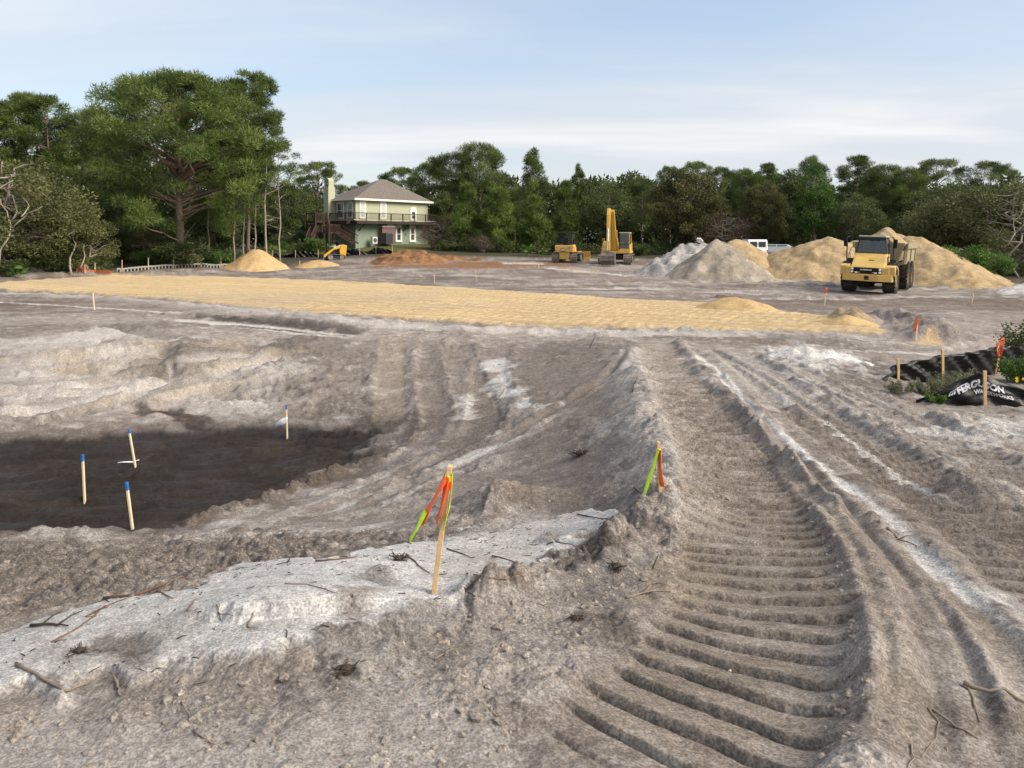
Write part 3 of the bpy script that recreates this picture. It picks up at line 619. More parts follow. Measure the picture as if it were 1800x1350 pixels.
ridge([(0,517),(170,524),(350,540),(560,560),(700,574),(900,584),(1100,589),(1300,591),(1540,598)], 0.6, 0.12, 0.6, 0.7, PALE * 0.9, 0.55)
stroke([(560,563),(700,577),(900,586),(1100,591),(1300,594)], 0.4, PALE, 0.5, 0.6, 0.6)
ridge([(1480,575),(1560,565),(1620,580),(1660,600)], 0.8, 0.35, 0.6, 0.8, DARKG * 0.8, 0.5)
area([(1600,600),(1640,596),(1655,605),(1610,608)], YEL, 0.8, 0.1, 0.3)
stroke([(330,556),(420,565),(520,575),(640,588)], 0.30, DARKG * 0.45, 0.9, 0.6, 0.5); stroke([(400,572),(500,581),(620,592)], 0.12, DARKG * 0.5, 0.8, 0.6, 0.5)
stroke([(300,561),(400,569),(500,578),(610,590)], 0.16, PALE, 0.8, 0.5, 0.4)
# --- far field: long low ruts, spoil and a strip of clay
ridge([(-300,490),(0,487),(150,483),(260,486),(340,482)], 0.9, 0.32, 0.6, 0.8, GREY, 0.4)
for k in range(30):
    rnd = random.Random(k); d = 34 + 30 * rnd.random(); u0 = rnd.uniform(500, 1700); v_ = V0 + F * 2.95 / d
    ln = rnd.uniform(200, 700); sl_ = rnd.uniform(-0.03, 0.04); px = [(u0 + ln * t, v_ + ln * t * sl_) for t in (-0.5, -0.17, 0.17, 0.5)]
    if px[0][1] < 480 or px[-1][1] < 480: continue
    if BEDM[np.argmin((X - G([px[1]])[0][0]) ** 2 + (Y - G([px[1]])[0][1]) ** 2)] > 0.1: continue
    rut(px, rnd.uniform(0.3, 0.8), rnd.uniform(0.05, 0.14), (DARKG, PALE, BROWN)[k % 3], 0.5)
area([(640,470),(760,462),(880,462),(1000,461),(1000,468),(800,472)], CLAYC, 0.85, 1.5, 1.5)
stroke([(960,472),(1010,476),(1060,481),(1120,486)], 0.7, PALE * 1.1, 0.7, 0.6, 0.8); stroke([(880,463),(960,464)], 0.5, PALE * 1.1, 0.7, 0.6, 0.6)
area([(980,470),(1060,476),(1050,484),(990,478)], TAN, 0.5, 0.8, 0.8)
# --- grass beyond the works
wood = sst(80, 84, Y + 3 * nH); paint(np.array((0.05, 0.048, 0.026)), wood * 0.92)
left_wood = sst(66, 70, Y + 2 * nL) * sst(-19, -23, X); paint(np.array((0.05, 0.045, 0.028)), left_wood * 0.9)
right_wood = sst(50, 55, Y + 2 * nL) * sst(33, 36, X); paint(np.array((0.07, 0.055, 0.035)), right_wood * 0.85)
lawn = sst(87, 88.5, Y + nL) * sst(104, 101, Y) * sst(-32, -29, X) * sst(-9, -12, X); paint(np.array((0.115, 0.125, 0.04)), lawn * 0.95); paint(np.array((0.18, 0.15, 0.06)), lawn * sst(0, 0.4, nL) * 0.6)

# --- clods, finer and finer
def billow(wl, seed): return np.abs(perlin(X / wl, Y / wl, seed)) * 2 - 0.45
near = sst(60, 18, DIST)
rmask = np.clip(rough + 0.30 * nA, 0.05, 1.5) * (0.35 + 0.65 * sst(-0.35, 0.35, nL + 0.6 * nA + 0.9 * (rough - 0.6))) * (1 - 0.5 * CLEAT)
Z += 0.05 * nL * near + 0.030 * nA * sst(60, 20, DIST) * np.clip(rough + 0.3, 0, 1) * (1 - 0.8 * CLEAT)
for wl, amp, dmax, sd in ((0.55, 0.035, 45, 39), (0.30, 0.034, 30, 41), (0.15, 0.026, 20, 43), (0.075, 0.018, 11, 47), (0.04, 0.012, 7, 53)):
    k = np.where(DIST < dmax)[0]
    Z[k] += amp * rmask[k] * sst(dmax, dmax * 0.6, DIST[k]) * (np.abs(perlin(X[k] / wl + 0.4 * nA[k], Y[k] / wl, sd)) * 2 - 0.45)
k = np.where(DIST < 14)[0]; cr = sst(0.25, 0.6, np.abs(perlin(X[k] / 0.11, Y[k] / 0.11, 99)) * 1.6) * rmask[k] * sst(14, 8, DIST[k])
COL[k] = COL[k] * (1 + (0.35 * cr * (COL[k][:, :1].ravel() < 0.5))[:, None] * 0.8)
# far relief: windrows
Z += sst(30, 45, DIST) * sst(95, 80, DIST) * (1 - BEDM) * (0.16 * st + 0.10 * st2)

ZG = Z.reshape(NR, NA)
def ground_z(x, y):
    x = np.asarray(x, float); y = np.asarray(y, float)
    r = np.hypot(x, y + AP); t = np.arctan2(x, y + AP)
    fr = np.clip(np.interp(r, RR, np.arange(NR)), 0, NR - 1.001); fa = np.clip((t - TH[0]) / (TH[1] - TH[0]), 0, NA - 1.001)
    i = fr.astype(int); j = fa.astype(int); a = fr - i; b = fa - j
    return (ZG[i, j] * (1 - b) + ZG[i, j + 1] * b) * (1 - a) + (ZG[i + 1, j] * (1 - b) + ZG[i + 1, j + 1] * b) * a
def gz(x, y): return float(ground_z(np.array([x]), np.array([y]))[0])
def on(u_, v_):
    """photo pixel -> point on the finished ground"""
    x, y = G([(u_, v_)], ground_z)[0]; return Vector((x, y, gz(x, y)))
def at(u_, d):
    x = (u_ - U0) / F * d; return Vector((x, d, gz(x, d)))
def zpix(v_, d): return EYE - (v_ - V0) / F * d

# one sheet, split where the soil changes: ground, sand bed, pit floor
ii, jj = np.meshgrid(np.arange(NR - 1), np.arange(NA - 1), indexing='ij'); a = (ii * NA + jj).ravel()
QF = np.stack([a, a + NA, a + NA + 1, a + 1], 1)[:, ::-1]
bedq = BEDM[QF].mean(1) > 0.5; pitq = PITM[QF].mean(1) > 0.5
VV = np.stack([X, Y, Z], 1)
CRUMB = np.clip((rmask - 0.25) * 1.1, 0, 1) * sst(30, 8, DIST)
soil('bed_earth', rows=-math.atan2(rowdir[1], rowdir[0]))
# shared normals so that the seams do not show
def sheet(name, fm, m):
    f = QF[fm]; used, invx = np.unique(f, return_inverse=True); f2 = invx.reshape(f.shape)
    me = np_mesh(name, VV[used], f2, True)
    ca = me.attributes.new('earth', 'FLOAT_COLOR', 'POINT'); c4 = np.ones((len(used), 4), np.float32); c4[:, :3] = np.clip(COL[used], 0.005, 0.92); ca.data.foreach_set('color', c4.ravel())
    cb_ = me.attributes.new('crumb', 'FLOAT', 'POINT'); cb_.data.foreach_set('value', np.clip(CRUMB[used], 0, 1).astype(np.float32))
    o = link(name, me, m); o['kind'] = 'structure'; return o
sheet('ground', ~bedq & ~pitq, 'earth'); sheet('sand_bed', bedq, 'bed_earth'); sheet('pit_floor', pitq, 'earth_wet')
# ------------------------------------------------------------------ trees and other plants
def leaf_mesh(name, cen, rad, per, ln, wd, seed, flat=0.7, up=0.3, tint_clump=0.25, tri=True, droop=0.0):
    """leaf- or needle-sized faces spread through clumps; attribute tint = hue of the leaf"""
    rg = np.random.default_rng(seed); cen = np.asarray(cen, float); rad = np.asarray(rad, float); n = len(cen)
    cnt = np.maximum(8, (per * (rad / rad.mean()) ** 2).astype(int)); ci = np.repeat(np.arange(n), cnt); m = len(ci)
    d = rg.normal(size=(m, 3)); d /= np.linalg.norm(d, axis=1)[:, None]
    q = rg.random(m) ** 0.45
    pos = cen[ci] + d * (rad[ci] * q)[:, None] * np.array((1, 1, flat))
    ax = d * 0.8 + rg.normal(size=(m, 3)) * 0.55 + np.array((0, 0, up)); ax /= np.linalg.norm(ax, axis=1)[:, None]
    sd = np.cross(ax, rg.normal(size=(m, 3))); sd /= np.linalg.norm(sd, axis=1)[:, None]
    l_ = ln * rg.uniform(0.6, 1.35, m)[:, None]; w_ = wd * rg.uniform(0.7, 1.3, m)[:, None]
    if tri:
        V = np.stack([pos - sd * w_ / 2, pos + sd * w_ / 2, pos + ax * l_], 1).reshape(-1, 3); Fc = np.arange(3 * m).reshape(-1, 3); k = 3
    else:
        V = np.stack([pos, pos + ax * l_ * 0.5 + sd * w_ / 2, pos + ax * l_, pos + ax * l_ * 0.5 - sd * w_ / 2], 1).reshape(-1, 3); Fc = np.arange(4 * m).reshape(-1, 4); k = 4
    me = np_mesh(name, V, Fc)
    tn = np.clip(0.5 + (rg.normal(size=n) * tint_clump)[ci] + rg.normal(size=m) * 0.16, 0.02, 0.98)
    at_ = me.attributes.new('tint', 'FLOAT', 'POINT'); at_.data.foreach_set('value', np.repeat(tn, k).astype(np.float32))
    return me
def wob(p, q, n, amp, rg):
    p = Vector(p); q = Vector(q); o = []
    for i in range(n + 1):
        t = i / n; s = math.sin(math.pi * t) * amp
        o.append(p.lerp(q, t) + Vector((rg.gauss(0, 1), rg.gauss(0, 1), rg.gauss(0, 0.6))) * s * 0.6)
    return o
PROTO = {}
def proto(key, trunk_mb, crown_me, bark, leaf): PROTO[key] = (trunk_mb.mesh('trunk', True), crown_me, bark, leaf)
def make_pine(key, seed, H, cb, cw, top=0.55, ncl=70, per=95, r=(0.55, 1.1), ln=0.42, wd=0.055, trunk=0.22, leaf='needles', bark='bark', multi=1, spread=0.45, flat=0.62, bare=0.0, cone=False, lean=0.0):
    rg = random.Random(seed); mb = MB(); cen = []; rad = []
    lx = rg.uniform(-1, 1) * 0.03 * H + lean; ly = rg.uniform(-1, 1) * 0.03 * H
    tp = [Vector((lx * t ** 1.5, ly * t ** 1.5, H * 0.96 * t)) + Vector((rg.gauss(0, 0.06), rg.gauss(0, 0.06), 0)) * (t > 0) for t in [i / 9 for i in range(10)]]
    mb.tube(tp, [trunk * (1 - 0.86 * i / 9) * (1.25 if i == 0 else 1) for i in range(10)], 9)
    def trunk_at(z): 
        t = min(max(z / (H * 0.96), 0), 1) * 9; i = min(int(t), 8); return tp[i].lerp(tp[i + 1], t - i)
    for k in range(ncl):
        f = rg.random() ** (0.8 if cone else 0.75)
        z = H * (cb + (1 - cb) * f)
        if cone: env = cw / 2 * (1 - f) ** 0.75 + 0.25
        else: env = cw / 2 * math.sqrt(max(0.0, 1 - ((f - (1 - top)) / (top if f > 1 - top else 1 - top + 0.25)) ** 2)) + 0.3
        a = rg.uniform(0, 2 * math.pi); q = env * math.sqrt(rg.uniform(0.12, 1.0))
        c = trunk_at(z) + Vector((math.cos(a) * q, math.sin(a) * q, 0)); c.z = min(z, H - 0.3)
        cen.append(tuple(c)); rad.append(rg.uniform(*r) * (0.75 if cone and f > 0.7 else 1))
        if rg.random() < (0.45 if z > 0.38 * H else 0.12):
            b0 = trunk_at(max(H * cb * 0.8, c.z - q * spread - 0.3)); pts = wob(b0, c, 4, 0.10 * q, rg)
            r0 = min(trunk * 0.4, 0.018 + 0.014 * q) * (1.2 if not cone else 0.6); mb.tube(pts, [r0 * (1 - 0.8 * i / 4) for i in range(5)], 5, False)
    for k in range(int(bare)):
        z = H * rg.uniform(0.25, cb + 0.1); a = rg.uniform(0, 6.28); ln_ = rg.uniform(0.6, 1.6); b0 = trunk_at(z)
        mb.tube(wob(b0, b0 + Vector((math.cos(a) * ln_, math.sin(a) * ln_, rg.uniform(-0.1, 0.5))), 3, 0.1, rg), [0.03, 0.025, 0.018, 0.008], 4, False)
    proto(key, mb, leaf_mesh('crown', cen, rad, per * 1.6 if key != 'pine_great' else per, ln, wd * 1.2, seed, flat, 0.35, 0.32), bark, leaf)
def make_oak(key, seed, H, cw, ch, ncl=80, per=110, r=(0.5, 1.0), ln=0.20, wd=0.11, trunk=0.16, leaf='leaves_dark', bark='bark_dark', stems=3, twist=0.3, base=0.12, gaps=1.0, cone=0.0):
    rg = random.Random(seed); mb = MB(); cen = []; rad = []
    tips = []
    for s in range(stems):
        a = 2 * math.pi * s / stems + rg.uniform(-0.5, 0.5); q = cw * 0.22 * rg.uniform(0.5, 1.1) * (stems > 1)
        tip = Vector((math.cos(a) * q, math.sin(a) * q, H * rg.uniform(0.6, 0.85)))
        pts = wob((0.1 * math.cos(a), 0.1 * math.sin(a), 0), tip, 7, twist, rg); tips.append(pts)
        mb.tube(pts, [trunk * (1 - 0.8 * i / 7) for i in range(8)], 7)
    for k in range(ncl):
        d = Vector((rg.gauss(0, 1), rg.gauss(0, 1), rg.gauss(0, 1))).normalized(); q = rg.uniform(0.35, 1.0) ** 0.6
        zc = H - ch / 2; sh = 1 - cone * (d.z * q * 0.5 + 0.5)
        c = Vector((d.x * cw / 2 * q * sh, d.y * cw / 2 * q * sh, zc + d.z * ch / 2 * q))
        if c.z < H * base * 0.7: continue
        cen.append(tuple(c)); rad.append(rg.uniform(*r))
        st_ = rg.choice(tips); b0 = min(st_[2:], key=lambda p: (p - c).length + (2 if p.z > c.z else 0))
        L_ = (c - b0).length
        mb.tube(wob(b0, c, 4, 0.12 * L_ * (1 + twist), rg), [0.05, 0.04, 0.03, 0.02, 0.008], 5, False)
    proto(key, mb, leaf_mesh('crown', cen, rad, per * 1.35, ln, wd, seed, 0.75, 0.1, 0.28, tri=False), bark, leaf)
# the kinds of tree that stand round the site
make_pine('pine_great', 4, 17, 0.17, 16.5, 0.45, 270, 300, (0.7, 1.4), 0.42, 0.06, 0.42, bare=10, spread=0.35, flat=0.55)
make_pine('pine_tall', 7, 18, 0.45, 4.8, 0.45, 80, 130, (0.4, 0.85), 0.42, 0.05, 0.2, bare=12)
make_pine('pine_tall_b', 9, 17, 0.33, 5.6, 0.5, 100, 130, (0.45, 0.95), 0.42, 0.05, 0.22, bare=8)
make_pine('pine_thin', 12, 15, 0.45, 3.6, 0.5, 34, 80, (0.35, 0.7), 0.36, 0.045, 0.11, bark='bark_grey', bare=14)
make_pine('pine_flat', 15, 14, 0.70, 8.0, 0.55, 52, 130, (0.5, 1.0), 0.38, 0.05, 0.17, flat=0.5, bare=5, spread=0.7)
make_pine('pine_flat_b', 18, 13, 0.55, 7.0, 0.5, 60, 130, (0.5, 1.1), 0.38, 0.05, 0.19, flat=0.55, bare=8, spread=0.6)
make_pine('pine_round', 21, 15, 0.28, 9.0, 0.5, 120, 140, (0.6, 1.25), 0.42, 0.055, 0.24, bare=6)
make_pine('pine_young', 24, 9, 0.15, 5.0, 0.5, 80, 120, (0.4, 0.85), 0.40, 0.05, 0.10, 'needles_young', cone=True, flat=0.9)
make_pine('pine_young_b', 27, 8, 0.10, 4.2, 0.5, 75, 120, (0.4, 0.8), 0.40, 0.05, 0.09, 'needles_young', cone=True, flat=0.9)
make_pine('pine_spire', 30, 12, 0.30, 5.0, 0.5, 62, 110, (0.35, 0.75), 0.36, 0.05, 0.13, 'needles', cone=True, flat=0.95)
make_oak('magnolia', 33, 10.5, 9.5, 9.6, 150, 130, (0.6, 1.1), 0.24, 0.13, 0.2, 'leaves_brown', base=0.03, cone=0.25)
make_oak('oak_dark', 36, 9, 8.5, 8.2, 125, 130, (0.6, 1.1), 0.20, 0.12, 0.18, 'leaves_dark', base=0.04)
make_oak('oak_dark_b', 39, 10, 7.5, 9.0, 125, 130, (0.6, 1.1), 0.20, 0.12, 0.18, 'leaves_dark', base=0.04, cone=0.3)
make_oak('scrub_oak', 42, 6.5, 7.5, 5.6, 95, 120, (0.5, 0.95), 0.17, 0.10, 0.14, 'leaves_oak', 'bark_pale', 4, 0.55, 0.08)
make_oak('scrub_oak_b', 45, 5.5, 5.5, 5.0, 75, 110, (0.45, 0.8), 0.16, 0.09, 0.10, 'leaves_oak', 'bark_pale', 4, 0.5, 0.06)
make_oak('poplar', 48, 10, 4.6, 8.6, 90, 120, (0.45, 0.85), 0.19, 0.11, 0.12, 'leaves_bright', 'bark_pale', 3, 0.2, 0.12, cone=0.35)
make_oak('bush', 51, 2.6, 3.4, 2.5, 40, 120, (0.3, 0.6), 0.14, 0.08, 0.05, 'leaves_dark', 'bark_grey', 4, 0.2, 0.02)
make_oak('bush_bright', 54, 2.4, 3.0, 2.2, 34, 120, (0.3, 0.55), 0.16, 0.08, 0.04, 'leaves_bright', 'bark_grey', 4, 0.2, 0.02)
make_oak('bush_twiggy', 57, 3.4, 3.6, 3.0, 40, 90, (0.35, 0.7), 0.34, 0.018, 0.05, 'twigs_brown', 'bark_grey', 6, 0.35, 0.02)
used_names = {}
def place(key, name, label, cat, u_, d, h, group, rot=0.0, wide=1.0, xy=None, dz=-0.1):
    tm, cm, bark, leaf = PROTO[key]
    H0 = max(v.co.z for v in (tm.vertices[0], tm.vertices[len(tm.vertices) // 2])) if False else HEI[key]
    p = at(u_, d) if xy is None else Vector((xy[0], xy[1], gz(*xy)))
    t = thing(name, label, cat, (p.x, p.y, p.z + dz), rot, group); s = h / H0; t.scale = (s * wide, s * wide, s)
    for nm, me, m in (('trunk', tm, bark), ('crown', cm, leaf)):
        if not me.materials: me.materials.append(M[m])
        o = bpy.data.objects.new(nm, me); C.objects.link(o); o.parent = t
    return t
HEI = {k: float(max(np.array([v.co.z for v in tm.vertices]).max(), np.percentile(np.array([v.co.z for v in cm.vertices]), 99.6))) for k, (tm, cm, b_, l_) in PROTO.items()}
def tree(key, name, label, u_, vtop, d, group, wide=1.0, rot=0.0, cat='tree'):
    """height from where the top stands in the photograph"""
    p = at(u_, d); h = zpix(vtop, d) - p.z + 0.1
    return place(key, name, label, cat, u_, d, h, group, rot, wide)
GL, GH, GR = 'pines and oaks at the left edge of the site', 'trees behind and beside the house', 'trees along the far side of the site'
T = [
 ('scrub_oak_b','scrub_oak','olive scrub oak left of the huge broad pine trunk behind the block edging',268,388,72,GL,1.2,3.6),
 ('bush','shrub','broad dark shrub hiding the foot of the huge broad pine',322,418,67.6,GL,1.5,2.7),
 ('pine_tall','pine_tree','tall pine half hidden behind the centre of the huge broad pine',352,138,84,GL,1.2,4.9),
 ('pine_thin','pine_tree','bare slim trunk under the right limbs of the huge broad pine',412,235,72,GL,1.0,1.4),
 ('pine_thin','pine_tree','bare slim trunk between the huge broad pine and the conical sand pile',428,215,74.5,GL,1.0,3.0),
 ('pine_thin','pine_tree','bare slim trunk closest to the right of the huge broad pine trunk',366,260,72.5,GL,1.0,5.2),
 ('pine_great','pine_tree','huge broad pine with wide spreading limbs behind the block edging',315,134,69,GL,1.0,0.6),
 ('pine_tall','pine_tree','tall pine directly right of the huge broad pine, tallest top on the left side',436,127,77,GL,1.0,1.2),
 ('pine_tall_b','pine_tree','tall pine peeping above the right shoulder of the huge broad pine',402,140,81,GL,1.0,2.5),
 ('pine_thin','pine_tree','slender pale-trunked pine with sparse tufts above the conical sand pile',467,190,71,GL,1.0,0.3),
 ('pine_thin','pine_tree','thin sparse pine leaning towards the house, right of the slender pale-trunked pine',492,240,74,GL,1.1,2.2),
 ('pine_thin','pine_tree','slim bare-stemmed pine close to the right side of the huge broad pine',448,225,73,GL,1.0,4.2),
 ('pine_tall_b','pine_tree','dark pine leftmost in the picture behind the scrub oaks',-8,178,78,GL,1.1,1.0),
 ('pine_tall_b','pine_tree','dark pine with two ragged tops second from the left picture edge',38,163,80,GL,1.05,3.9),
 ('pine_tall','pine_tree','dark narrow pine third from the left picture edge',90,170,80,GL,1.25,5.0),
 ('pine_round','pine_tree','lower dark pine touching the left side of the huge broad pine',150,192,84,GL,0.8,2.8),
 ('pine_tall_b','pine_tree','shaded pine standing just behind the left limbs of the huge broad pine',210,215,88,GL,1.1,0.8),
 ('oak_dark','oak_tree','dark evergreen oak filling the shade under the huge broad pine, left of its trunk',225,345,76,GL,1.1,1.8),
 ('oak_dark_b','oak_tree','dark evergreen oak under the huge broad pine, right of its trunk',385,340,79,GL,1.1,2.8),
 ('oak_dark','oak_tree','dark evergreen oak behind the scrub oaks under the leftmost pines',105,300,74,GL,1.1,4.4),
 ('oak_dark_b','oak_tree','shaded oak at the left picture edge behind the scrub oaks',15,300,76,GL,1.1,0.1),
 ('scrub_oak','scrub_oak','grey-green scrub oak with white twisted stems at the left picture edge',12,283,57,GL,1.15,0.9),
 ('scrub_oak_b','scrub_oak','olive scrub oak with pale crooked stems, second from the left picture edge',88,328,58,GL,1.15,2.2),
 ('scrub_oak_b','scrub_oak','low olive scrub oak nearest to the orange netting',148,372,59,GL,1.1,4.2),
 ('oak_dark','oak_tree','dark oak left of the house beneath the flat-topped pine',530,325,112,GH,1.0,2.0),
 ('oak_dark_b','oak_tree','dark oak in the gap between the slender pine and the house stairs',497,318,105,GH,0.9,4.0),
 ('pine_flat','pine_tree','flat-topped pine standing alone against the sky left of the chimney',556,284,120,GH,0.95,0.5),
 ('pine_round','pine_tree','dark pine low behind the chimney',590,325,130,GH,0.9,3.1),
 ('pine_flat_b','pine_tree','small pine top peeping over the left slope of the house roof',640,318,132,GH,0.8,1.5),
 ('pine_flat','pine_tree','flat-crowned pine directly behind the peak of the house roof',704,293,128,GH,0.9,2.2),
 ('pine_flat_b','pine_tree','pine behind the right slope of the house roof',752,287,122,GH,1.0,4.0),
 ('pine_round','pine_tree','tall dense pine right of the house, highest of the middle trees',845,253,112,GH,0.95,0.2),
 ('pine_flat_b','pine_tree','spreading pine between the house roof and the tall dense pine',793,268,116,GH,1.1,5.2),
 ('oak_dark_b','oak_tree','dark tree hiding the right corner of the house',778,338,104,GH,0.9,5.8),
 ('bush_twiggy','shrub','brown leafless shrub in front of the right corner of the house',768,385,93,GH,1.2,1.0),
 ('pine_young','young_pine','light green young pine nearest to the right of the house',822,322,93,GR,1.0,0.4),
 ('pine_young_b','young_pine','light green young pine second to the right of the house',880,330,92,GR,1.15,1.7),
 ('pine_spire','pine_tree','pointed spire-like pine rising above the young pines behind the bulldozer',937,262,100,GR,0.9,2.9),
 ('pine_young_b','young_pine','young pine below the pointed spire-like pine',940,345,93,GR,1.2,3.6),
 ('pine_young','young_pine','young pine just behind the black canopy of the bulldozer',993,318,95,GR,0.95,5.3),
 ('pine_spire','pine_tree','small spire-like pine with loose tufts left of the excavator boom',1016,290,104,GR,0.7,0.3),
 ('pine_round','pine_tree','dark pine in the shadow behind the young pines',905,330,112,GR,1.0,1.3),
 ('oak_dark','oak_tree','dark round tree directly behind the excavator boom',1072,322,96,GR,0.9,2.6),
 ('pine_round','pine_tree','dark pine between the excavator and the great brownish magnolia',1128,312,108,GR,0.8,4.1),
 ('magnolia','magnolia_tree','great brownish-leaved magnolia left of the grey spoil piles',1205,302,94,GR,1.1,0.9),
 ('pine_flat','pine_tree','brownish pine cap over the left shoulder of the great magnolia',1178,292,116,GR,0.6,5.0),
 ('pine_flat','pine_tree','umbrella-topped pine rising over the middle of the great magnolia',1222,283,120,GR,0.8,1.9),
 ('pine_flat_b','pine_tree','pale-topped pine over the right shoulder of the great magnolia',1268,294,118,GR,0.8,3.3),
 ('pine_round','pine_tree','dark pine behind the white van',1310,298,106,GR,0.75,0.6),
 ('pine_tall_b','pine_tree','ragged pine top right of the white van',1347,287,110,GR,0.9,2.4),
 ('magnolia','magnolia_tree','smaller dark magnolia right above the white van',1342,325,90,GR,0.8,3.9),
 ('oak_dark_b','oak_tree','dark tree left of the bright green poplar-like tree',1388,300,98,GR,0.9,5.1),
 ('poplar','broadleaf_tree','bright green upright tree with pale stems above the tan sand pile',1432,292,86,GR,1.05,0.5),
 ('pine_round','pine_tree','pointed pine over the bright green upright tree',1425,276,104,GR,0.65,1.1),
 ('pine_tall_b','pine_tree','dark pine directly behind the cab of the dump truck',1505,274,98,GR,1.1,2.0),
 ('pine_round','pine_tree','dense pine right of the dump truck cab',1555,290,92,GR,0.85,3.0),
 ('oak_dark','oak_tree','shaded tree low behind the bed of the dump truck',1500,345,84,GR,1.0,4.6),
 ('pine_round','pine_tree','pine with wide layered limbs behind the top of the big tan pile',1600,298,88,GR,0.9,5.5),
 ('pine_flat','pine_tree','round-capped pine standing above the right tree line',1640,279,112,GR,1.0,0.8),
 ('pine_flat_b','pine_tree','flat-capped pine near the right picture edge',1738,284,110,GR,1.0,2.9),
 ('oak_dark','oak_tree','dark oak between the two capped pines on the right',1690,322,84,GR,1.1,1.4),
 ('scrub_oak','scrub_oak','olive scrub oak right of the big tan pile',1668,345,68,GR,1.1,3.4),
 ('oak_dark_b','oak_tree','dark oak over the right foot of the big tan pile',1625,338,78,GR,1.1,0.2),
 ('scrub_oak','scrub_oak','scrub oak with long crooked pale limbs at the right picture edge',1785,318,62,GR,1.15,5.9),
 ('scrub_oak','scrub_oak','scrub oak just left of the crooked pale-limbed oak',1728,335,66,GR,1.05,2.1),
 ('pine_round','pine_tree','pine mostly outside the right picture edge',1835,300,84,GR,0.9,1.2),
 ('bush_bright','shrub','bright green shrub at the right foot of the big tan pile',1690,432,58,GR,1.3,0.3),
 ('bush_bright','shrub','bright green shrub furthest right below the scrub oaks',1735,442,57,GR,1.2,2.3),
 ('bush','shrub','dark shrub at the left picture edge below the scrub oaks',20,435,56,GL,1.5,1.1),
 ('bush','shrub','dark shrub left of the orange netting',95,425,58,GL,1.6,3.1),
 ('bush_bright','shrub','green shrub under the huge broad pine left of its trunk',262,440,70,GL,1.3,0.7),
 ('bush','shrub','dark shrub right of the trunk of the huge broad pine',355,432,71,GL,1.5,4.1),
 ('bush_bright','shrub','pale green shrub behind the block edging near the conical pile',385,440,70,GL,1.3,2.0),
 ('bush','shrub','dark shrub in the shade left of the house stairs',515,400,98,GH,1.4,5.1),
 ('bush_bright','shrub','green shrub growing beside the house stairs',552,418,91,GH,1.2,3.3),
 ('bush','shrub','dark shrub right of the clay mound below the brown leafless shrub',792,418,91,GH,1.5,0.6),
 ('bush_twiggy','shrub','brown twiggy shrub below the light green young pines',850,412,90,GR,1.4,2.6),
 ('bush_twiggy','shrub','grey twiggy shrub between the two magnolias',1280,375,89,GR,1.2,4.6),
 ('bush','shrub','dark shrub behind the bulldozer',985,425,90,GR,1.5,1.6),
 ('bush','shrub','dark shrub behind the cab of the excavator',1115,425,89,GR,1.6,3.6),
]
for key, nm, lab, u_, vt, d, grp, wd, rt in T:
    tree(key, nm, lab, u_, vt, d, grp, wd, rt, {'shrub': 'shrub'}.get(nm, 'tree'))
# a long crooked white stem at either end of the site belongs to its own oak: bare snag oaks
def snag(u_, d, label, seed, paths):
    p = at(u_, d); t = thing('bare_oak', label, 'tree', tuple(p)); mb = MB(); rg = random.Random(seed); k = d / F
    main = None
    for j, px in enumerate(paths):
        pts = [Vector(((a - u_) * k, rg.uniform(-0.4, 0.4), zpix(b, d) - p.z)) for a, b in px]
        if j == 0: pts[0] = Vector((0, 0, -0.1))
        P = []
        for i in range(len(pts) - 1):
            for s in (0, 0.5): P.append(pts[i].lerp(pts[i + 1], s) + Vector((rg.gauss(0, 0.05), 0, rg.gauss(0, 0.05))))
        P.append(pts[-1]); r0 = 0.09 if j == 0 else 0.05
        m = MB(); m.tube(P, [r0 * (1 - 0.75 * i / (len(P) - 1)) for i in range(len(P))], 7); m.build('trunk' if j == 0 else 'limb', 'bark_pale', t, smooth=True)
snag(-8, 54, 'bare white crooked oak stems at the far left, in front of the scrub oaks', 3, [[(-8,465),(2,440),(12,425),(17,405),(14,385),(10,360),(0,340)], [(15,403),(30,392),(42,380),(55,372),(70,362)], [(14,385),(24,372),(20,345),(10,330)], [(42,382),(46,362),(40,345)]])
snag(126, 57, 'thin pale crooked stems in front of the scrub oak beside the orange netting', 5, [[(126,470),(122,450),(130,430),(122,415),(130,400)], [(122,414),(128,402),(136,392)], [(144,470),(142,450),(147,430)]])
snag(1790, 58, 'bare pale oak with long crooked limbs at the right picture edge', 8, [[(1765,475),(1775,455),(1790,425),(1800,412),(1812,398)], [(1768,430),(1782,408),(1788,385),(1782,365)], [(1788,385),(1797,368),(1800,352)], [(1790,425),(1770,425),(1764,418)]])

# far wood: reads as one dark mass behind the single trees
rg = np.random.default_rng(77); cen = []; rad = []
for u_ in np.arange(-260, 2060, 6.0):
    for k in range(8):
        uu = u_ + rg.uniform(-6, 6); d = rg.uniform(122, 140)
        top = 318 + 10 * math.sin(uu / 37) + 8 * math.sin(uu / 13.0) + (30 if 560 < uu < 720 else 0) - (60 if uu < 440 else 0) + (40 if 470 < uu < 520 else 0)
        x = (uu - U0) / F * d; zt = zpix(top, d); zb = gz(x, d); cen.append((x, d, rg.uniform(zb + 0.5, zt - 1.0))); rad.append(rg.uniform(1.2, 2.2))
o = link('far_wood', leaf_mesh('far_wood', cen, rad, 60, 0.75, 0.42, 5, 0.8, 0.2, tri=True), 'leaves_dark'); o['kind'] = 'stuff'; o['label'] = 'dark wood closing the view behind the single trees'; o['category'] = 'woodland'
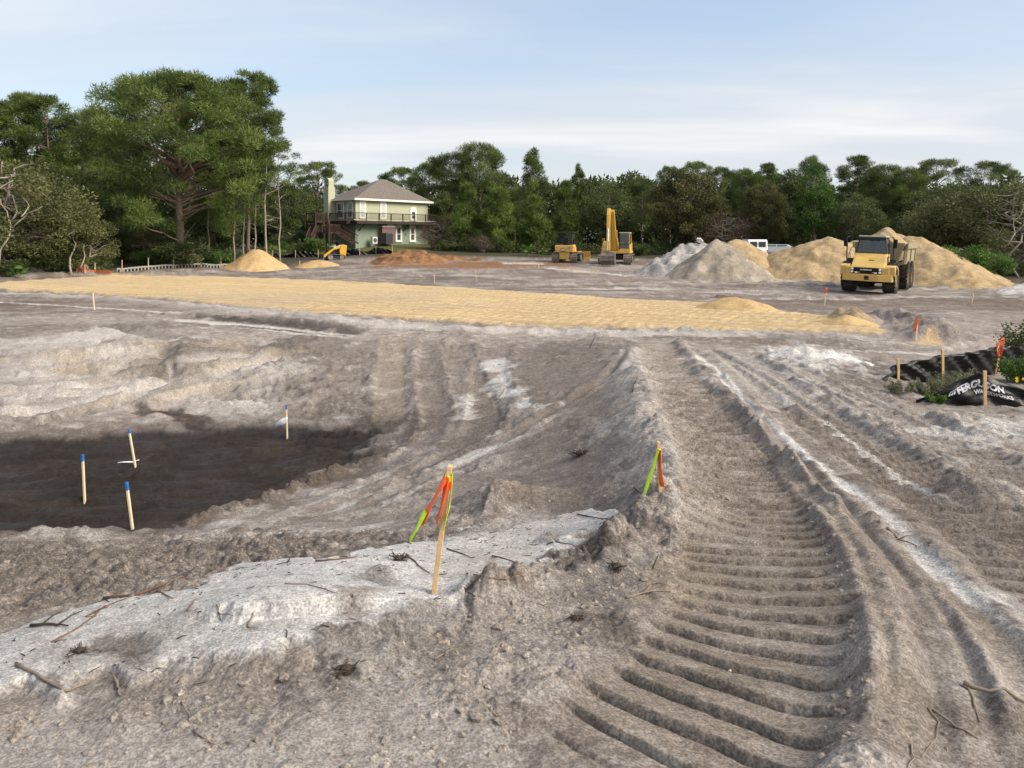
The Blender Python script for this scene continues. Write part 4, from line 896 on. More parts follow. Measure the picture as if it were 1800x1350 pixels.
# undergrowth along the foot of the trees
cen = []; rad = []
for u_ in np.arange(-240, 2040, 5.0):
    if 575 < u_ < 765: continue
    for k in range(3):
        uu = u_ + rg.uniform(-4, 4)
        d = rg.uniform(72, 80) if uu < 470 else (rg.uniform(90, 99) if uu < 1480 else rg.uniform(70, 82))
        if uu < 200: d -= 10
        if uu > 1650: d = rg.uniform(60, 68)
        x = (uu - U0) / F * d; cen.append((x, d, gz(x, d) + rg.uniform(0.1, 1.3) * rg.uniform(0.3, 1))); rad.append(rg.uniform(0.45, 0.95))
o = link('undergrowth', leaf_mesh('undergrowth', cen, rad, 44, 0.26, 0.12, 9, 0.8, 0.2, tri=False), 'leaves_dark'); o['kind'] = 'stuff'; o['label'] = 'dark undergrowth along the foot of the trees'; o['category'] = 'undergrowth'
# palmetto fans
def palmetto(u_, d, s, label):
    p = at(u_, d); t = thing('palmetto', label, 'palm', tuple(p), 0, 'saw palmettos at the wood edge'); rg_ = random.Random(int(u_))
    for k in range(9):
        a = rg_.uniform(0, 6.28); e = rg_.uniform(0.5, 1.2); c = Vector((math.cos(a) * math.cos(e), math.sin(a) * math.cos(e), math.sin(e))) * s * rg_.uniform(0.6, 1)
        mb = MB(); mb.tube([(0, 0, 0), c * 0.5, c], 0.015 * s, 4); ax = c.normalized(); sd = ax.cross(Vector((0, 0, 1))).normalized(); upv = sd.cross(ax)
        for j in range(11):
            b = (j - 5) / 5 * 1.35; d_ = ax * math.cos(b) + sd * math.sin(b); q = d_.cross(upv) * 0.035 * s; e_ = c + d_ * 0.5 * s - Vector((0, 0, 0.05 * s))
            mb.add([c, c + d_ * 0.25 * s + q, e_, c + d_ * 0.25 * s - q], [(0, 1, 2, 3)])
        me = mb.mesh('frond'); at_ = me.attributes.new('tint', 'FLOAT', 'POINT'); at_.data.foreach_set('value', [rg_.uniform(0.4, 0.8)] * len(me.vertices)); link('frond', me, 'leaves_bright', t)
for u_, d, s, lab in ((30, 54, 0.8, 'saw palmetto at the left picture edge in front of the scrub oaks'), (500, 86, 1.5, 'saw palmetto left of the house lawn'), (590, 87, 1.4, 'saw palmetto on the lawn edge below the house stairs'), (926, 86, 1.2, 'saw palmetto left of the bulldozer'), (960, 86, 0.9, 'small saw palmetto nearest to the bulldozer')): palmetto(u_, d, s, lab)
# ------------------------------------------------------------------ machines
def part(name, m, parent, bevel=0.015, smooth=False, **kw):
    return None
def dec(s, size, m, parent, mtx, bold=0.0, name='lettering', shear=0.0):
    me = text_mesh(s, size, shear, bold); me.transform(mtx); return link(name, me, m, parent)
FRONT = Matrix(((1, 0, 0, 0), (0, 0, -1, 0), (0, 1, 0, 0), (0, 0, 0, 1)))     # text in the xz plane, read from -y
SIDE = Matrix(((0, 0, 1, 0), (1, 0, 0, 0), (0, 1, 0, 0), (0, 0, 0, 1)))        # text in the yz plane, read from +x
def wheel(parent, c, r, wdt, side, lugs=22):
    """tyre (> nothing) and rim under one wheel part; axis along x"""
    x, y, z = c; h = wdt / 2
    hub = MB(); s = side
    hub.lathe([(0.02, s * h * 0.35), (0.14, s * h * 0.40), (0.16, s * h * 0.62), (0.30, s * h * 0.58), (r * 0.50, s * h * 0.45), (r * 0.56, s * h * 0.85), (r * 0.60, s * h * 0.88), (r * 0.60, -s * h * 0.9)], 28, 'x')
    for k in range(10):
        a = 2 * math.pi * k / 10; hub.cyl((s * h * 0.5, 0.22 * math.cos(a), 0.22 * math.sin(a)), (s * h * 0.66, 0.22 * math.cos(a), 0.22 * math.sin(a)), 0.025, 6)
    w_ = bpy.data.objects.new('wheel', None); C.objects.link(w_); w_.parent = parent; w_.location = (x, y, z); w_.empty_display_size = 0.1
    hub.build('rim', 'dirty_rim', w_, smooth=False)
    t = MB(); t.lathe([(r * 0.58, -h * 0.86), (r * 0.66, -h), (r * 0.82, -h * 1.02), (r * 0.92, -h * 0.9), (r * 0.945, -h * 0.6), (r * 0.95, 0), (r * 0.945, h * 0.6), (r * 0.92, h * 0.9), (r * 0.82, h * 1.02), (r * 0.66, h), (r * 0.58, h * 0.86)], 36, 'x')
    for k in range(lugs):
        for sd in (-1, 1):
            a = 2 * math.pi * (k + (0.5 if sd > 0 else 0)) / lugs
            m = Matrix.Rotation(a, 4, 'X') @ Matrix.Translation((sd * h * 0.5, 0, r * 0.955)) @ Matrix.Rotation(sd * 0.5, 4, 'Z')
            t.box((0, 0, 0), (h * 1.0, r * 0.15, r * 0.09), m)
            m2 = Matrix.Rotation(a + 0.03 * sd, 4, 'X') @ Matrix.Translation((sd * h * 0.97, 0, r * 0.88)); t.box((0, 0, 0), (0.06, r * 0.15, r * 0.14), m2)
    t.build('tyre', 'tyre_rubber', w_)
    return w_
def crawler(parent, x, w_, y0, y1, zt, pitch=0.19):
    """one track: shoes round a stadium loop, frame, rollers, sprocket; axis along y"""
    r = zt / 2; tr = bpy.data.objects.new('track', None); C.objects.link(tr); tr.parent = parent; tr.location = (x, 0, 0); tr.empty_display_size = 0.1
    a, b = y0 + r, y1 - r; st_ = b - a; per = 2 * st_ + 2 * math.pi * r; n = int(per / pitch); sh = MB()
    for k in range(n):
        s = per * k / n
        if s < st_: p = (a + s, 0.03); ang = 0
        elif s < st_ + math.pi * r: t = (s - st_) / r; p = (b + (r - .03) * math.sin(t), r - (r - .03) * math.cos(t)); ang = t
        elif s < 2 * st_ + math.pi * r: p = (b - (s - st_ - math.pi * r), zt - 0.03); ang = math.pi
        else: t = (s - 2 * st_ - math.pi * r) / r; p = (a - (r - .03) * math.sin(t), r + (r - .03) * math.cos(t)); ang = math.pi + t
        m = Matrix.Translation((0, p[0], p[1])) @ Matrix.Rotation(ang, 4, 'X')
        sh.box((0, 0, 0), (w_, pitch * 0.94, 0.035), m); sh.box((0, -pitch * 0.4, -0.035), (w_, 0.03, 0.05), m)
    sh.build('track_shoes', 'track_steel', tr)
    f = MB(); f.box((0, (a + b) / 2, r), (w_ * 0.45, st_, r * 0.9)); f.build('track_frame', 'black_steel', tr, 0.02)
    for nm, yy in (('sprocket', a), ('idler', b)):
        g = MB(); g.lathe([(0.03, -w_ * 0.3), (r * 0.8, -w_ * 0.28), (r * 0.84, 0), (r * 0.8, w_ * 0.28), (0.03, w_ * 0.3)], 20, 'x', (0, yy, r)); g.build(nm, 'track_steel', tr)
    return tr

# ---- articulated dump truck; local -y = forward
def dump_truck():
    p = on(1540, 519); ang = -math.atan2(p.x, p.y) - R(8)
    t = thing('dump_truck', 'yellow articulated dump truck loaded with sand, facing the camera', 'dump truck', (p.x, p.y + 1.0, 0), ang)
    t.location.z = gz(p.x, p.y + 1.0) + 0.02; t.rotation_euler = (0, R(2.0), ang)
    Yl = 'truck_yellow'
    b = MB(); b.prism([(-1.42, -0.1), (-1.30, -0.62), (-0.6, -0.80), (0.6, -0.80), (1.30, -0.62), (1.42, -0.1), (1.42, 0.25), (-1.42, 0.25)], 'z', 0.68, 1.08); b.build('bumper', Yl, t, 0.03)
    b = MB(); b.box((0, -0.81, 0.88), (0.24, 0.03, 0.22)); pl = b.build('recovery_plate', 'matt_black', t, 0.01)
    for dx in (-0.06, 0.06):
        for dz in (-0.055, 0.055): q = MB(); q.box((dx, -0.83, 0.88 + dz), (0.05, 0.012, 0.045)); q.build('plate_pad', 'shed_wood', pl)
    b = MB(); b.box((0, -0.45, 1.27), (2.30, 0.42, 0.40)); b.build('nose', Yl, t, 0.03)
    b = MB(); b.box((-0.05, -0.67, 1.28), (1.62, 0.03, 0.36)); gr = b.build('grille', 'matt_black', t, 0.01)
    for k in range(6): q = MB(); q.box((-0.05, -0.69, 1.13 + 0.06 * k), (1.15, 0.012, 0.018)); q.build('grille_slat', 'black_steel', gr)
    dec('CATERPILLAR', 0.10, 'white_print', gr, Matrix.Translation((-0.05, -0.705, 1.33)) @ FRONT, 0.004)
    for sx_ in (-1, 1):
        for dz in (-0.08, 0.085): q = MB(); q.lathe([(0.005, -0.03), (0.06, -0.025), (0.072, 0.0), (0.072, 0.03)], 16, 'y', (-0.05 + sx_ * 0.73, -0.70, 1.28 + dz)); q.build('headlight', 'lamp_white', t)
        q = MB(); q.box((-0.05 + sx_ * 0.52, -0.695, 1.17), (0.13, 0.02, 0.08)); q.build('turn_lamp', 'lamp_white', t)
        q = MB(); q.box((-0.05 + sx_ * 0.39, -0.695, 1.17), (0.13, 0.02, 0.08)); q.build('turn_lamp', 'lamp_orange', t)
    # sloping hood, cab
    h = MB(); h.hexa([(-0.98, -0.62, 1.46), (0.98, -0.62, 1.46), (1.0, 1.0, 1.46), (-1.0, 1.0, 1.46)], [(-0.80, -0.50, 1.56), (0.80, -0.50, 1.56), (0.88, 0.82, 2.28), (-0.88, 0.82, 2.28)])
    hd = h.build('hood', Yl, t, 0.05)
    q = MB(); q.hexa([(0.05, 0.02, 1.875), (0.30, 0.02, 1.875), (0.30, 0.25, 2.0), (0.05, 0.25, 2.0)], [(0.05, 0.01, 1.895), (0.30, 0.01, 1.895), (0.30, 0.24, 2.02), (0.05, 0.24, 2.02)]); q.build('hood_badge', 'machine_yellow', hd)
    q = MB(); q.hexa([(0.965, 0.15, 1.66), (0.965, 0.72, 1.66), (0.905, 0.78, 2.16), (0.93, 0.42, 2.06)], [(0.985, 0.15, 1.66), (0.985, 0.72, 1.66), (0.925, 0.78, 2.16), (0.95, 0.42, 2.06)]); sp = q.build('side_panel', 'matt_black', hd)
    dec('CAT', 0.24, 'white_print', sp and hd, Matrix.Translation((0.985, 0.52, 1.88)) @ Matrix.Rotation(-0.12, 4, 'Y') @ SIDE, 0.012)
    # cab: floor, back, roof, pillars, panes
    def pil(a, b_, w_=0.07):
        m = MB(); m.tube([a, b_], w_ / 2, 6); m.build('cab_pillar', 'black_steel', t)
    F0, F1 = (-0.82, 0.80, 2.26), (0.82, 0.80, 2.26); G0, G1 = (-0.70, 1.12, 3.20), (0.70, 1.12, 3.20); B0, B1 = (-0.82, 2.25, 2.26), (0.82, 2.25, 2.26); H0, H1 = (-0.70, 2.2, 3.22), (0.70, 2.2, 3.22)
    for a, b_ in ((F0, G0), (F1, G1), (B0, H0), (B1, H1), (G0, G1), (H0, H1), (G0, H0), (G1, H1), (F0, F1), (F0, B0), (F1, B1)): pil(a, b_, 0.09)
    def pane(nm, q4):
        m = MB(); m.add(q4, [(0, 1, 2, 3)]); o = m.build(nm, 'cab_glass', t); s = o.modifiers.new('thick', 'SOLIDIFY'); s.thickness = 0.008; return o
    pane('windscreen', [F0, F1, G1, G0]); pane('side_window', [F1, B1, H1, G1]); pane('side_window', [F0, B0, H0, G0]); pane('rear_window', [B0, B1, H1, H0])
    q = MB(); q.box((0, 1.00, 3.12), (1.42, 0.03, 0.16), Matrix.Rotation(0, 4, 'X')); q.build('sun_visor', 'black_steel', t)
    q = MB(); q.box((0, 1.62, 3.25), (1.50, 1.30, 0.09)); q.build('cab_roof', 'rail_white', t, 0.03)
    q = MB(); q.box((0, 1.55, 1.85), (1.64, 1.5, 0.8)); q.build('cab_base', Yl, t, 0.03)
    q = MB(); q.box((0, 1.75, 2.32), (0.5, 0.5, 0.14)); q.box((0, 2.0, 2.65), (0.5, 0.12, 0.75)); q.build('seat', 'seat', t, 0.03)
    q = MB(); q.lathe([(0.17, -0.012), (0.19, 0), (0.17, 0.012), (0.155, 0)], 20, 'z', (0, 0, 0), Matrix.Translation((0, 1.22, 2.55)) @ Matrix.Rotation(R(-35), 4, 'X')); q.tube([(0, 1.0, 2.28), (0, 1.22, 2.55)], 0.03, 6); q.build('steering_wheel', 'matt_black', t)
    # fenders, ladders, mirrors
    for s in (-1, 1):
        f = MB(); f.prism([(-0.55, 1.02), (-0.55, 1.52), (-0.30, 1.62), (0.40, 1.62), (0.95, 1.40), (1.12, 1.02), (1.04, 1.0), (0.88, 1.30), (0.38, 1.50), (-0.10, 1.44), (-0.35, 1.02)], 'x', min(s * 0.95, s * 1.44), max(s * 0.95, s * 1.44)); f.build('fender', Yl, t, 0.02)
        m = MB(); m.tube([(s * 1.22, 0.2, 1.6), (s * 1.24, 0.15, 2.3), (s * 1.24, 0.15, 3.15), (s * 1.15, 0.3, 3.22)], 0.035, 8); m.build('mirror_post', 'black_steel', t)
        m = MB(); m.hexa([(s * 1.30 - 0.11, 0.08, 2.62), (s * 1.30 + 0.11, 0.08, 2.62), (s * 1.30 + 0.11, 0.22, 2.62), (s * 1.30 - 0.11, 0.22, 2.62)], [(s * 1.34 - 0.10, 0.08, 3.12), (s * 1.34 + 0.10, 0.08, 3.12), (s * 1.34 + 0.10, 0.2, 3.12), (s * 1.34 - 0.10, 0.2, 3.12)]); m.build('mirror', 'matt_black', t, 0.03)
        m = MB(); m.tube([(s * 1.08, 0.0, 1.6), (s * 1.10, 0.0, 2.2), (s * 1.02, 0.3, 2.55), (s * 0.98, 0.8, 2.6)], 0.022, 6); m.tube([(s * 1.02, 0.25, 1.6), (s * 1.12, 0.45, 2.3)], 0.02, 6); m.build('handrail', 'black_steel', t)
        m = MB(); m.box((s * 1.12, 0.9, 1.78), (0.4, 0.5, 0.3)); m.build('tool_box', 'black_steel', t, 0.02)
    q = MB(); q.box((1.15, 0.5, 1.35), (0.35, 0.5, 0.3)); q.build('step_box', Yl, t, 0.02)
    c = MB(); c.box((0, 1.5, 0.95), (0.9, 3.2, 0.5)); c.box((0, 0.3, 0.7), (1.9, 0.3, 0.3)); c.build('chassis', 'matt_black', t)
    for s in (-1, 1): wheel(t, (s * 1.10, 0.45, 0.88), 0.88, 0.66, s)
    # rear frame, bed, rear wheels
    c = MB(); c.box((0.15, 5.5, 1.05), (0.9, 6.0, 0.5)); c.build('rear_frame', 'black_steel', t)
    for s in (-1, 1):
        for yy in (4.6, 6.5): wheel(t, (0.15 + s * 1.10, yy, 0.88), 0.88, 0.66, s)
    bd = MB(); y0, y1 = 3.0, 8.2; cx_ = 0.15
    def shell(sg, th):
        return None
    for s in (-1, 1):
        bd.prism([(cx_ + s * 0.95, 1.50), (cx_ + s * 1.36, 1.62), (cx_ + s * 1.42, 2.55), (cx_ + s * 1.46, 2.85), (cx_ + s * 1.38, 2.85), (cx_ + s * 1.32, 2.4), (cx_ + s * 1.24, 1.8), (cx_ + s * 0.9, 1.58)], 'y', y0, y1)
        rb = MB()
        rb.prism([(cx_ + s * 1.43, 2.52), (cx_ + s * 1.54, 2.56), (cx_ + s * 1.56, 2.90), (cx_ + s * 1.45, 2.90)], 'y', y0 - 0.1, y1 + 0.02); rb.build('bed_rail', 'dirty_bed', t, 0.01)
        for yy in (3.3, 5.5, 7.9):
            rb = MB(); rb.prism([(cx_ + s * 1.34, 1.66), (cx_ + s * 1.42, 1.66), (cx_ + s * 1.48, 2.5), (cx_ + s * 1.40, 2.5)], 'y', yy - 0.06, yy + 0.06); rb.build('bed_rib', 'dirty_bed', t)
    bd.box((cx_, (y0 + y1) / 2, 1.53), (1.9, y1 - y0, 0.1)); bd.hexa([(cx_ - 0.95, y0 - 0.05, 1.5), (cx_ + 0.95, y0 - 0.05, 1.5), (cx_ + 0.95, y0 + 0.1, 1.5), (cx_ - 0.95, y0 + 0.1, 1.5)], [(cx_ - 1.4, y0 - 0.35, 2.9), (cx_ + 1.4, y0 - 0.35, 2.9), (cx_ + 1.4, y0 - 0.25, 2.9), (cx_ - 1.4, y0 - 0.25, 2.9)])
    bd.build('dump_bed', 'dirty_bed', t)
    # the load: sand heaped over the rim
    n1_, n2_ = 28, 60; V = []; Fq = []
    for j in range(n2_ + 1):
        for i in range(n1_ + 1):
            a = i / n1_ * 2 - 1; b_ = j / n2_ * 2 - 1; x = cx_ + a * 1.36; y = (y0 + y1) / 2 + b_ * (y1 - y0) / 2 * 0.98 - 0.05
            z = 2.72 + 1.05 * max(0, 1 - abs(a) ** 1.4) * max(0, 1 - abs(b_ + 0.25) ** 1.7) + 0.12 * math.sin(3.1 * x + 1.3 * y) * (1 - abs(a)) + 0.05 * math.sin(9 * x + 7 * y); V.append((x, y, z))
    for j in range(n2_):
        for i in range(n1_): k = j * (n1_ + 1) + i; Fq.append((k, k + 1, k + n1_ + 2, k + n1_ + 1))
    o = link('sand_load', np_mesh('sand_load', V, Fq, True), 'tan_sand_dull'); o.matrix_world = Matrix.LocRotScale(t.location, t.rotation_euler, None); sdf = o.modifiers.new('thick', 'SOLIDIFY'); sdf.thickness = 0.3
    tag(o, 'heap of tan sand filling the bed of the dump truck', 'sand')
    # the driver
    me = bpy.data.meshes.new('person'); vv = [(0, 0, 0), (0, 0.02, 0.28), (0, 0, 0.50), (0, -0.02, 0.60), (0, -0.04, 0.74), (0, -0.03, 0.80), (0.19, 0, 0.48), (0.25, -0.18, 0.26), (0.14, -0.42, 0.34), (0.12, -0.47, 0.36), (-0.19, 0, 0.48), (-0.25, -0.18, 0.26), (-0.14, -0.42, 0.34), (-0.12, -0.47, 0.36), (0.12, -0.42, 0.02), (0.12, -0.52, -0.36), (0.12, -0.64, -0.38), (-0.12, -0.42, 0.02), (-0.12, -0.52, -0.36), (-0.12, -0.64, -0.38)]
    me.from_pydata(vv, [(0, 1), (1, 2), (2, 3), (3, 4), (4, 5), (2, 6), (6, 7), (7, 8), (8, 9), (2, 10), (10, 11), (11, 12), (12, 13), (0, 14), (14, 15), (15, 16), (0, 17), (17, 18), (18, 19)], [])
    o = link('person', me, None); o.modifiers.new('skin', 'SKIN')
    for i, r in enumerate((0.15, 0.16, 0.15, 0.06, 0.095, 0.07, 0.07, 0.05, 0.04, 0.035, 0.07, 0.05, 0.04, 0.035, 0.08, 0.055, 0.045, 0.08, 0.055, 0.045)): me.skin_vertices[0].data[i].radius = (r, r)
    me.skin_vertices[0].data[0].use_root = True; o.modifiers.new('sub', 'SUBSURF').render_levels = 2
    o.matrix_world = Matrix.LocRotScale(t.location, t.rotation_euler, None) @ Matrix.Translation((0.0, 1.72, 2.42))
    m = bpy.data.materials.new('person_clothes'); m.use_nodes = True; tt = m.node_tree; tcn = tt.nodes.new('ShaderNodeTexCoord'); sp = tt.nodes.new('ShaderNodeSeparateXYZ'); tt.links.new(tcn.outputs['Object'], sp.inputs[0])
    g = tt.nodes.new('ShaderNodeMath'); g.operation = 'GREATER_THAN'; g.inputs[1].default_value = 0.57; tt.links.new(sp.outputs[2], g.inputs[0]); mx_ = tt.nodes.new('ShaderNodeMix'); mx_.data_type = 'RGBA'; mx_.inputs[6].default_value = (0.20, 0.045, 0.04, 1); mx_.inputs[7].default_value = (0.36, 0.20, 0.13, 1); tt.links.new(g.outputs[0], mx_.inputs[0]); tt.links.new(mx_.outputs[2], tt.nodes['Principled BSDF'].inputs['Base Color'])
    me.materials.append(m); tag(o, 'person in a dark red shirt driving the dump truck, hands on the wheel', 'person')
dump_truck()

# ---- excavator, facing the camera, bucket on the ground
def excavator():
    p = at(1084, 75.5); ang = -math.atan2(p.x, p.y) - R(6)
    t = thing('excavator', 'yellow tracked excavator with raised boom and bucket on the ground', 'excavator', (p.x, p.y, p.z - 0.03), ang)
    Yl = 'machine_yellow'
    for s in (-1, 1): crawler(t, s * 1.22, 0.75, -2.1, 2.1, 0.92)
    c = MB(); c.box((0, 0, 0.62), (1.75, 1.8, 0.45)); c.cyl((0, 0, 0.8), (0, 0, 1.02), 0.68, 24); c.build('undercarriage', 'black_steel', t, 0.02)
    b = MB(); b.box((0, 0.7, 1.12), (2.75, 3.6, 0.22)); b.build('deck', Yl, t, 0.02)
    b = MB(); b.hexa([(-1.40, -0.9, 1.23), (-0.72, -0.9, 1.23), (-0.72, 1.6, 1.23), (-1.40, 1.6, 1.23)], [(-1.28, -0.62, 2.22), (-0.74, -0.62, 2.22), (-0.74, 1.6, 2.2), (-1.28, 1.6, 2.2)]); b.build('tank_housing', Yl, t, 0.08)
    b = MB(); b.box((-1.05, -0.95, 1.38), (0.66, 0.16, 0.26)); b.build('tool_box', Yl, t, 0.04)
    b = MB(); b.box((0.1, 1.75, 1.65), (2.3, 1.3, 0.85)); b.build('engine_housing', Yl, t, 0.08)
    b = MB(); b.prism([(-1.35, 2.2), (1.35, 2.2), (1.2, 2.75), (-1.2, 2.75)], 'z', 1.1, 2.05); b.build('counterweight', Yl, t, 0.08)
    # cab
    x0, x1, y0, y1, z0, z1 = 0.34, 1.36, -0.95, 0.75, 1.23, 3.02
    b = MB(); b.box(((x0 + x1) / 2, (y0 + y1) / 2, z0 + 0.12), (x1 - x0 + 0.04, y1 - y0, 0.24)); b.build('cab_base', Yl, t, 0.03)
    b = MB(); b.box(((x0 + x1) / 2, (y0 + y1) / 2, z1), (x1 - x0 + 0.04, y1 - y0, 0.10)); b.build('cab_roof', 'rail_white', t, 0.03)
    for xx in (x0, x1):
        for yy in (y0 + 0.04, y1 - 0.04): b = MB(); b.box((xx + (0.04 if xx == x0 else -0.04), yy, (z0 + z1) / 2 + 0.08), (0.09, 0.09, z1 - z0 - 0.2)); b.build('cab_pillar', Yl if xx == x1 else 'black_steel', t)
    b = MB(); b.box((x1 - 0.03, (y0 + y1) / 2, 1.62), (0.05, y1 - y0 - 0.2, 0.55)); b.build('cab_door', Yl, t, 0.02)
    b = MB(); b.box(((x0 + x1) / 2, y1 - 0.05, 1.7), (x1 - x0 - 0.2, 0.05, 0.7)); b.build('cab_back', 'black_steel', t)
    def pane(nm, c_, d_): b = MB(); b.box(c_, d_); b.build(nm, 'cab_glass', t)
    pane('windscreen', ((x0 + x1) / 2, y0 + 0.06, 2.22), (x1 - x0 - 0.16, 0.01, 1.46)); pane('side_window', (x1 - 0.04, (y0 + y1) / 2, 2.4), (0.01, y1 - y0 - 0.2, 1.0)); pane('side_window', (x0 + 0.04, (y0 + y1) / 2, 2.4), (0.01, y1 - y0 - 0.2, 1.0))
    b = MB(); b.box(((x0 + x1) / 2, y0 + 0.045, 1.92), (x1 - x0 - 0.16, 0.03, 0.04)); b.build('windscreen_bar', 'black_steel', t)
    b = MB(); b.box(((x0 + x1) / 2, 0.25, 1.75), (0.5, 0.5, 0.15)); b.box(((x0 + x1) / 2, 0.5, 2.15), (0.5, 0.14, 0.75)); b.build('seat', 'seat', t, 0.03)
    # boom: from the deck up and forward, stick back down to the bucket
    def bent(px, prof, wdt, nm, m, bev=0.03):
        q = MB(); q.prism(prof, 'x', px - wdt / 2, px + wdt / 2); return q.build(nm, m, t, bev)
    bent(-0.12, [(-0.35, 1.25), (-0.95, 2.4), (-1.55, 3.55), (-2.55, 4.95), (-2.9, 5.2), (-2.98, 5.0), (-2.5, 4.45), (-1.85, 3.35), (-1.15, 1.95), (-0.62, 1.1)][::-1], 0.40, 'boom', 'boom_yellow')
    bent(-0.42, [(-2.66, 5.28), (-3.05, 5.32), (-3.35, 4.7), (-3.55, 3.2), (-3.72, 1.3), (-3.55, 1.25), (-3.25, 3.2), (-2.95, 4.6)][::-1], 0.32, 'stick', 'boom_yellow')
    for px in (-0.42, 0.18): q = MB(); q.tube([(px, -0.75, 1.45), (px, -1.35, 2.45)], 0.085, 10); q.tube([(px, -1.35, 2.45), (px, -1.75, 3.25)], 0.05, 10); q.build('boom_cylinder', 'boom_yellow', t)
    q = MB(); q.tube([(-0.15, -1.45, 3.65), (-0.2, -2.2, 4.75)], 0.085, 10); q.tube([(-0.2, -2.2, 4.75), (-0.35, -2.72, 5.32)], 0.045, 8); q.build('stick_cylinder', 'boom_yellow', t)
    q = MB(); q.tube([(-0.42, -3.62, 3.4), (-0.42, -3.84, 2.2)], 0.075, 10); q.tube([(-0.42, -3.84, 2.2), (-0.42, -3.98, 1.35)], 0.04, 8); q.build('bucket_cylinder', 'chrome', t)
    q = MB(); q.tube([(-0.30, -1.6, 3.62), (-0.20, -2.1, 4.3), (-0.32, -2.75, 5.1), (-0.36, -3.2, 4.6)], 0.03, 6); q.build('hydraulic_hose', 'matt_black', t)
    q = MB(); q.box((-0.58, -3.78, 1.30), (0.05, 0.5, 0.14)); q.box((-0.26, -3.78, 1.30), (0.05, 0.5, 0.14)); q.build('bucket_link', 'bucket_steel', t)
    bk = MB(); prof = [(-3.45, 1.22), (-3.95, 1.20), (-4.30, 0.85), (-4.36, 0.40), (-4.05, 0.02), (-3.55, -0.02), (-3.20, 0.12), (-3.22, 0.18), (-3.6, 0.10), (-4.0, 0.14), (-4.24, 0.45), (-4.18, 0.80), (-3.9, 1.08), (-3.45, 1.1)]
    bk.prism(prof, 'x', -1.02, 0.22); ck = [(-3.45, 1.22), (-3.95, 1.20), (-4.30, 0.85), (-4.36, 0.40), (-4.05, 0.02), (-3.55, -0.02), (-3.20, 0.12)]
    bk.prism(ck, 'x', -1.06, -1.02); bk.prism(ck, 'x', 0.22, 0.26); bo = bk.build('bucket', 'bucket_steel', t)
    for k in range(5): q = MB(); xx = -0.94 + 0.27 * k; q.hexa([(xx - 0.05, -3.25, 0.08), (xx + 0.05, -3.25, 0.08), (xx + 0.05, -3.25, 0.17), (xx - 0.05, -3.25, 0.17)], [(xx - 0.03, -3.02, 0.12), (xx + 0.03, -3.02, 0.12), (xx + 0.03, -3.02, 0.15), (xx - 0.03, -3.02, 0.15)]); q.build('bucket_tooth', 'bucket_steel', bo)
    q = MB(); q.tube([(-1.3, -0.5, 2.2), (-1.3, -0.5, 2.45), (-1.3, 0.8, 2.45), (-1.3, 0.8, 2.2)], 0.02, 6); q.build('handrail', 'boom_yellow', t)
    q = MB(); q.tube([(1.42, -0.85, 2.3), (1.50, -0.95, 2.5)], 0.015, 6); q.box((1.52, -0.97, 2.35), (0.05, 0.06, 0.34)); q.build('mirror', 'machine_yellow', t)
excavator()

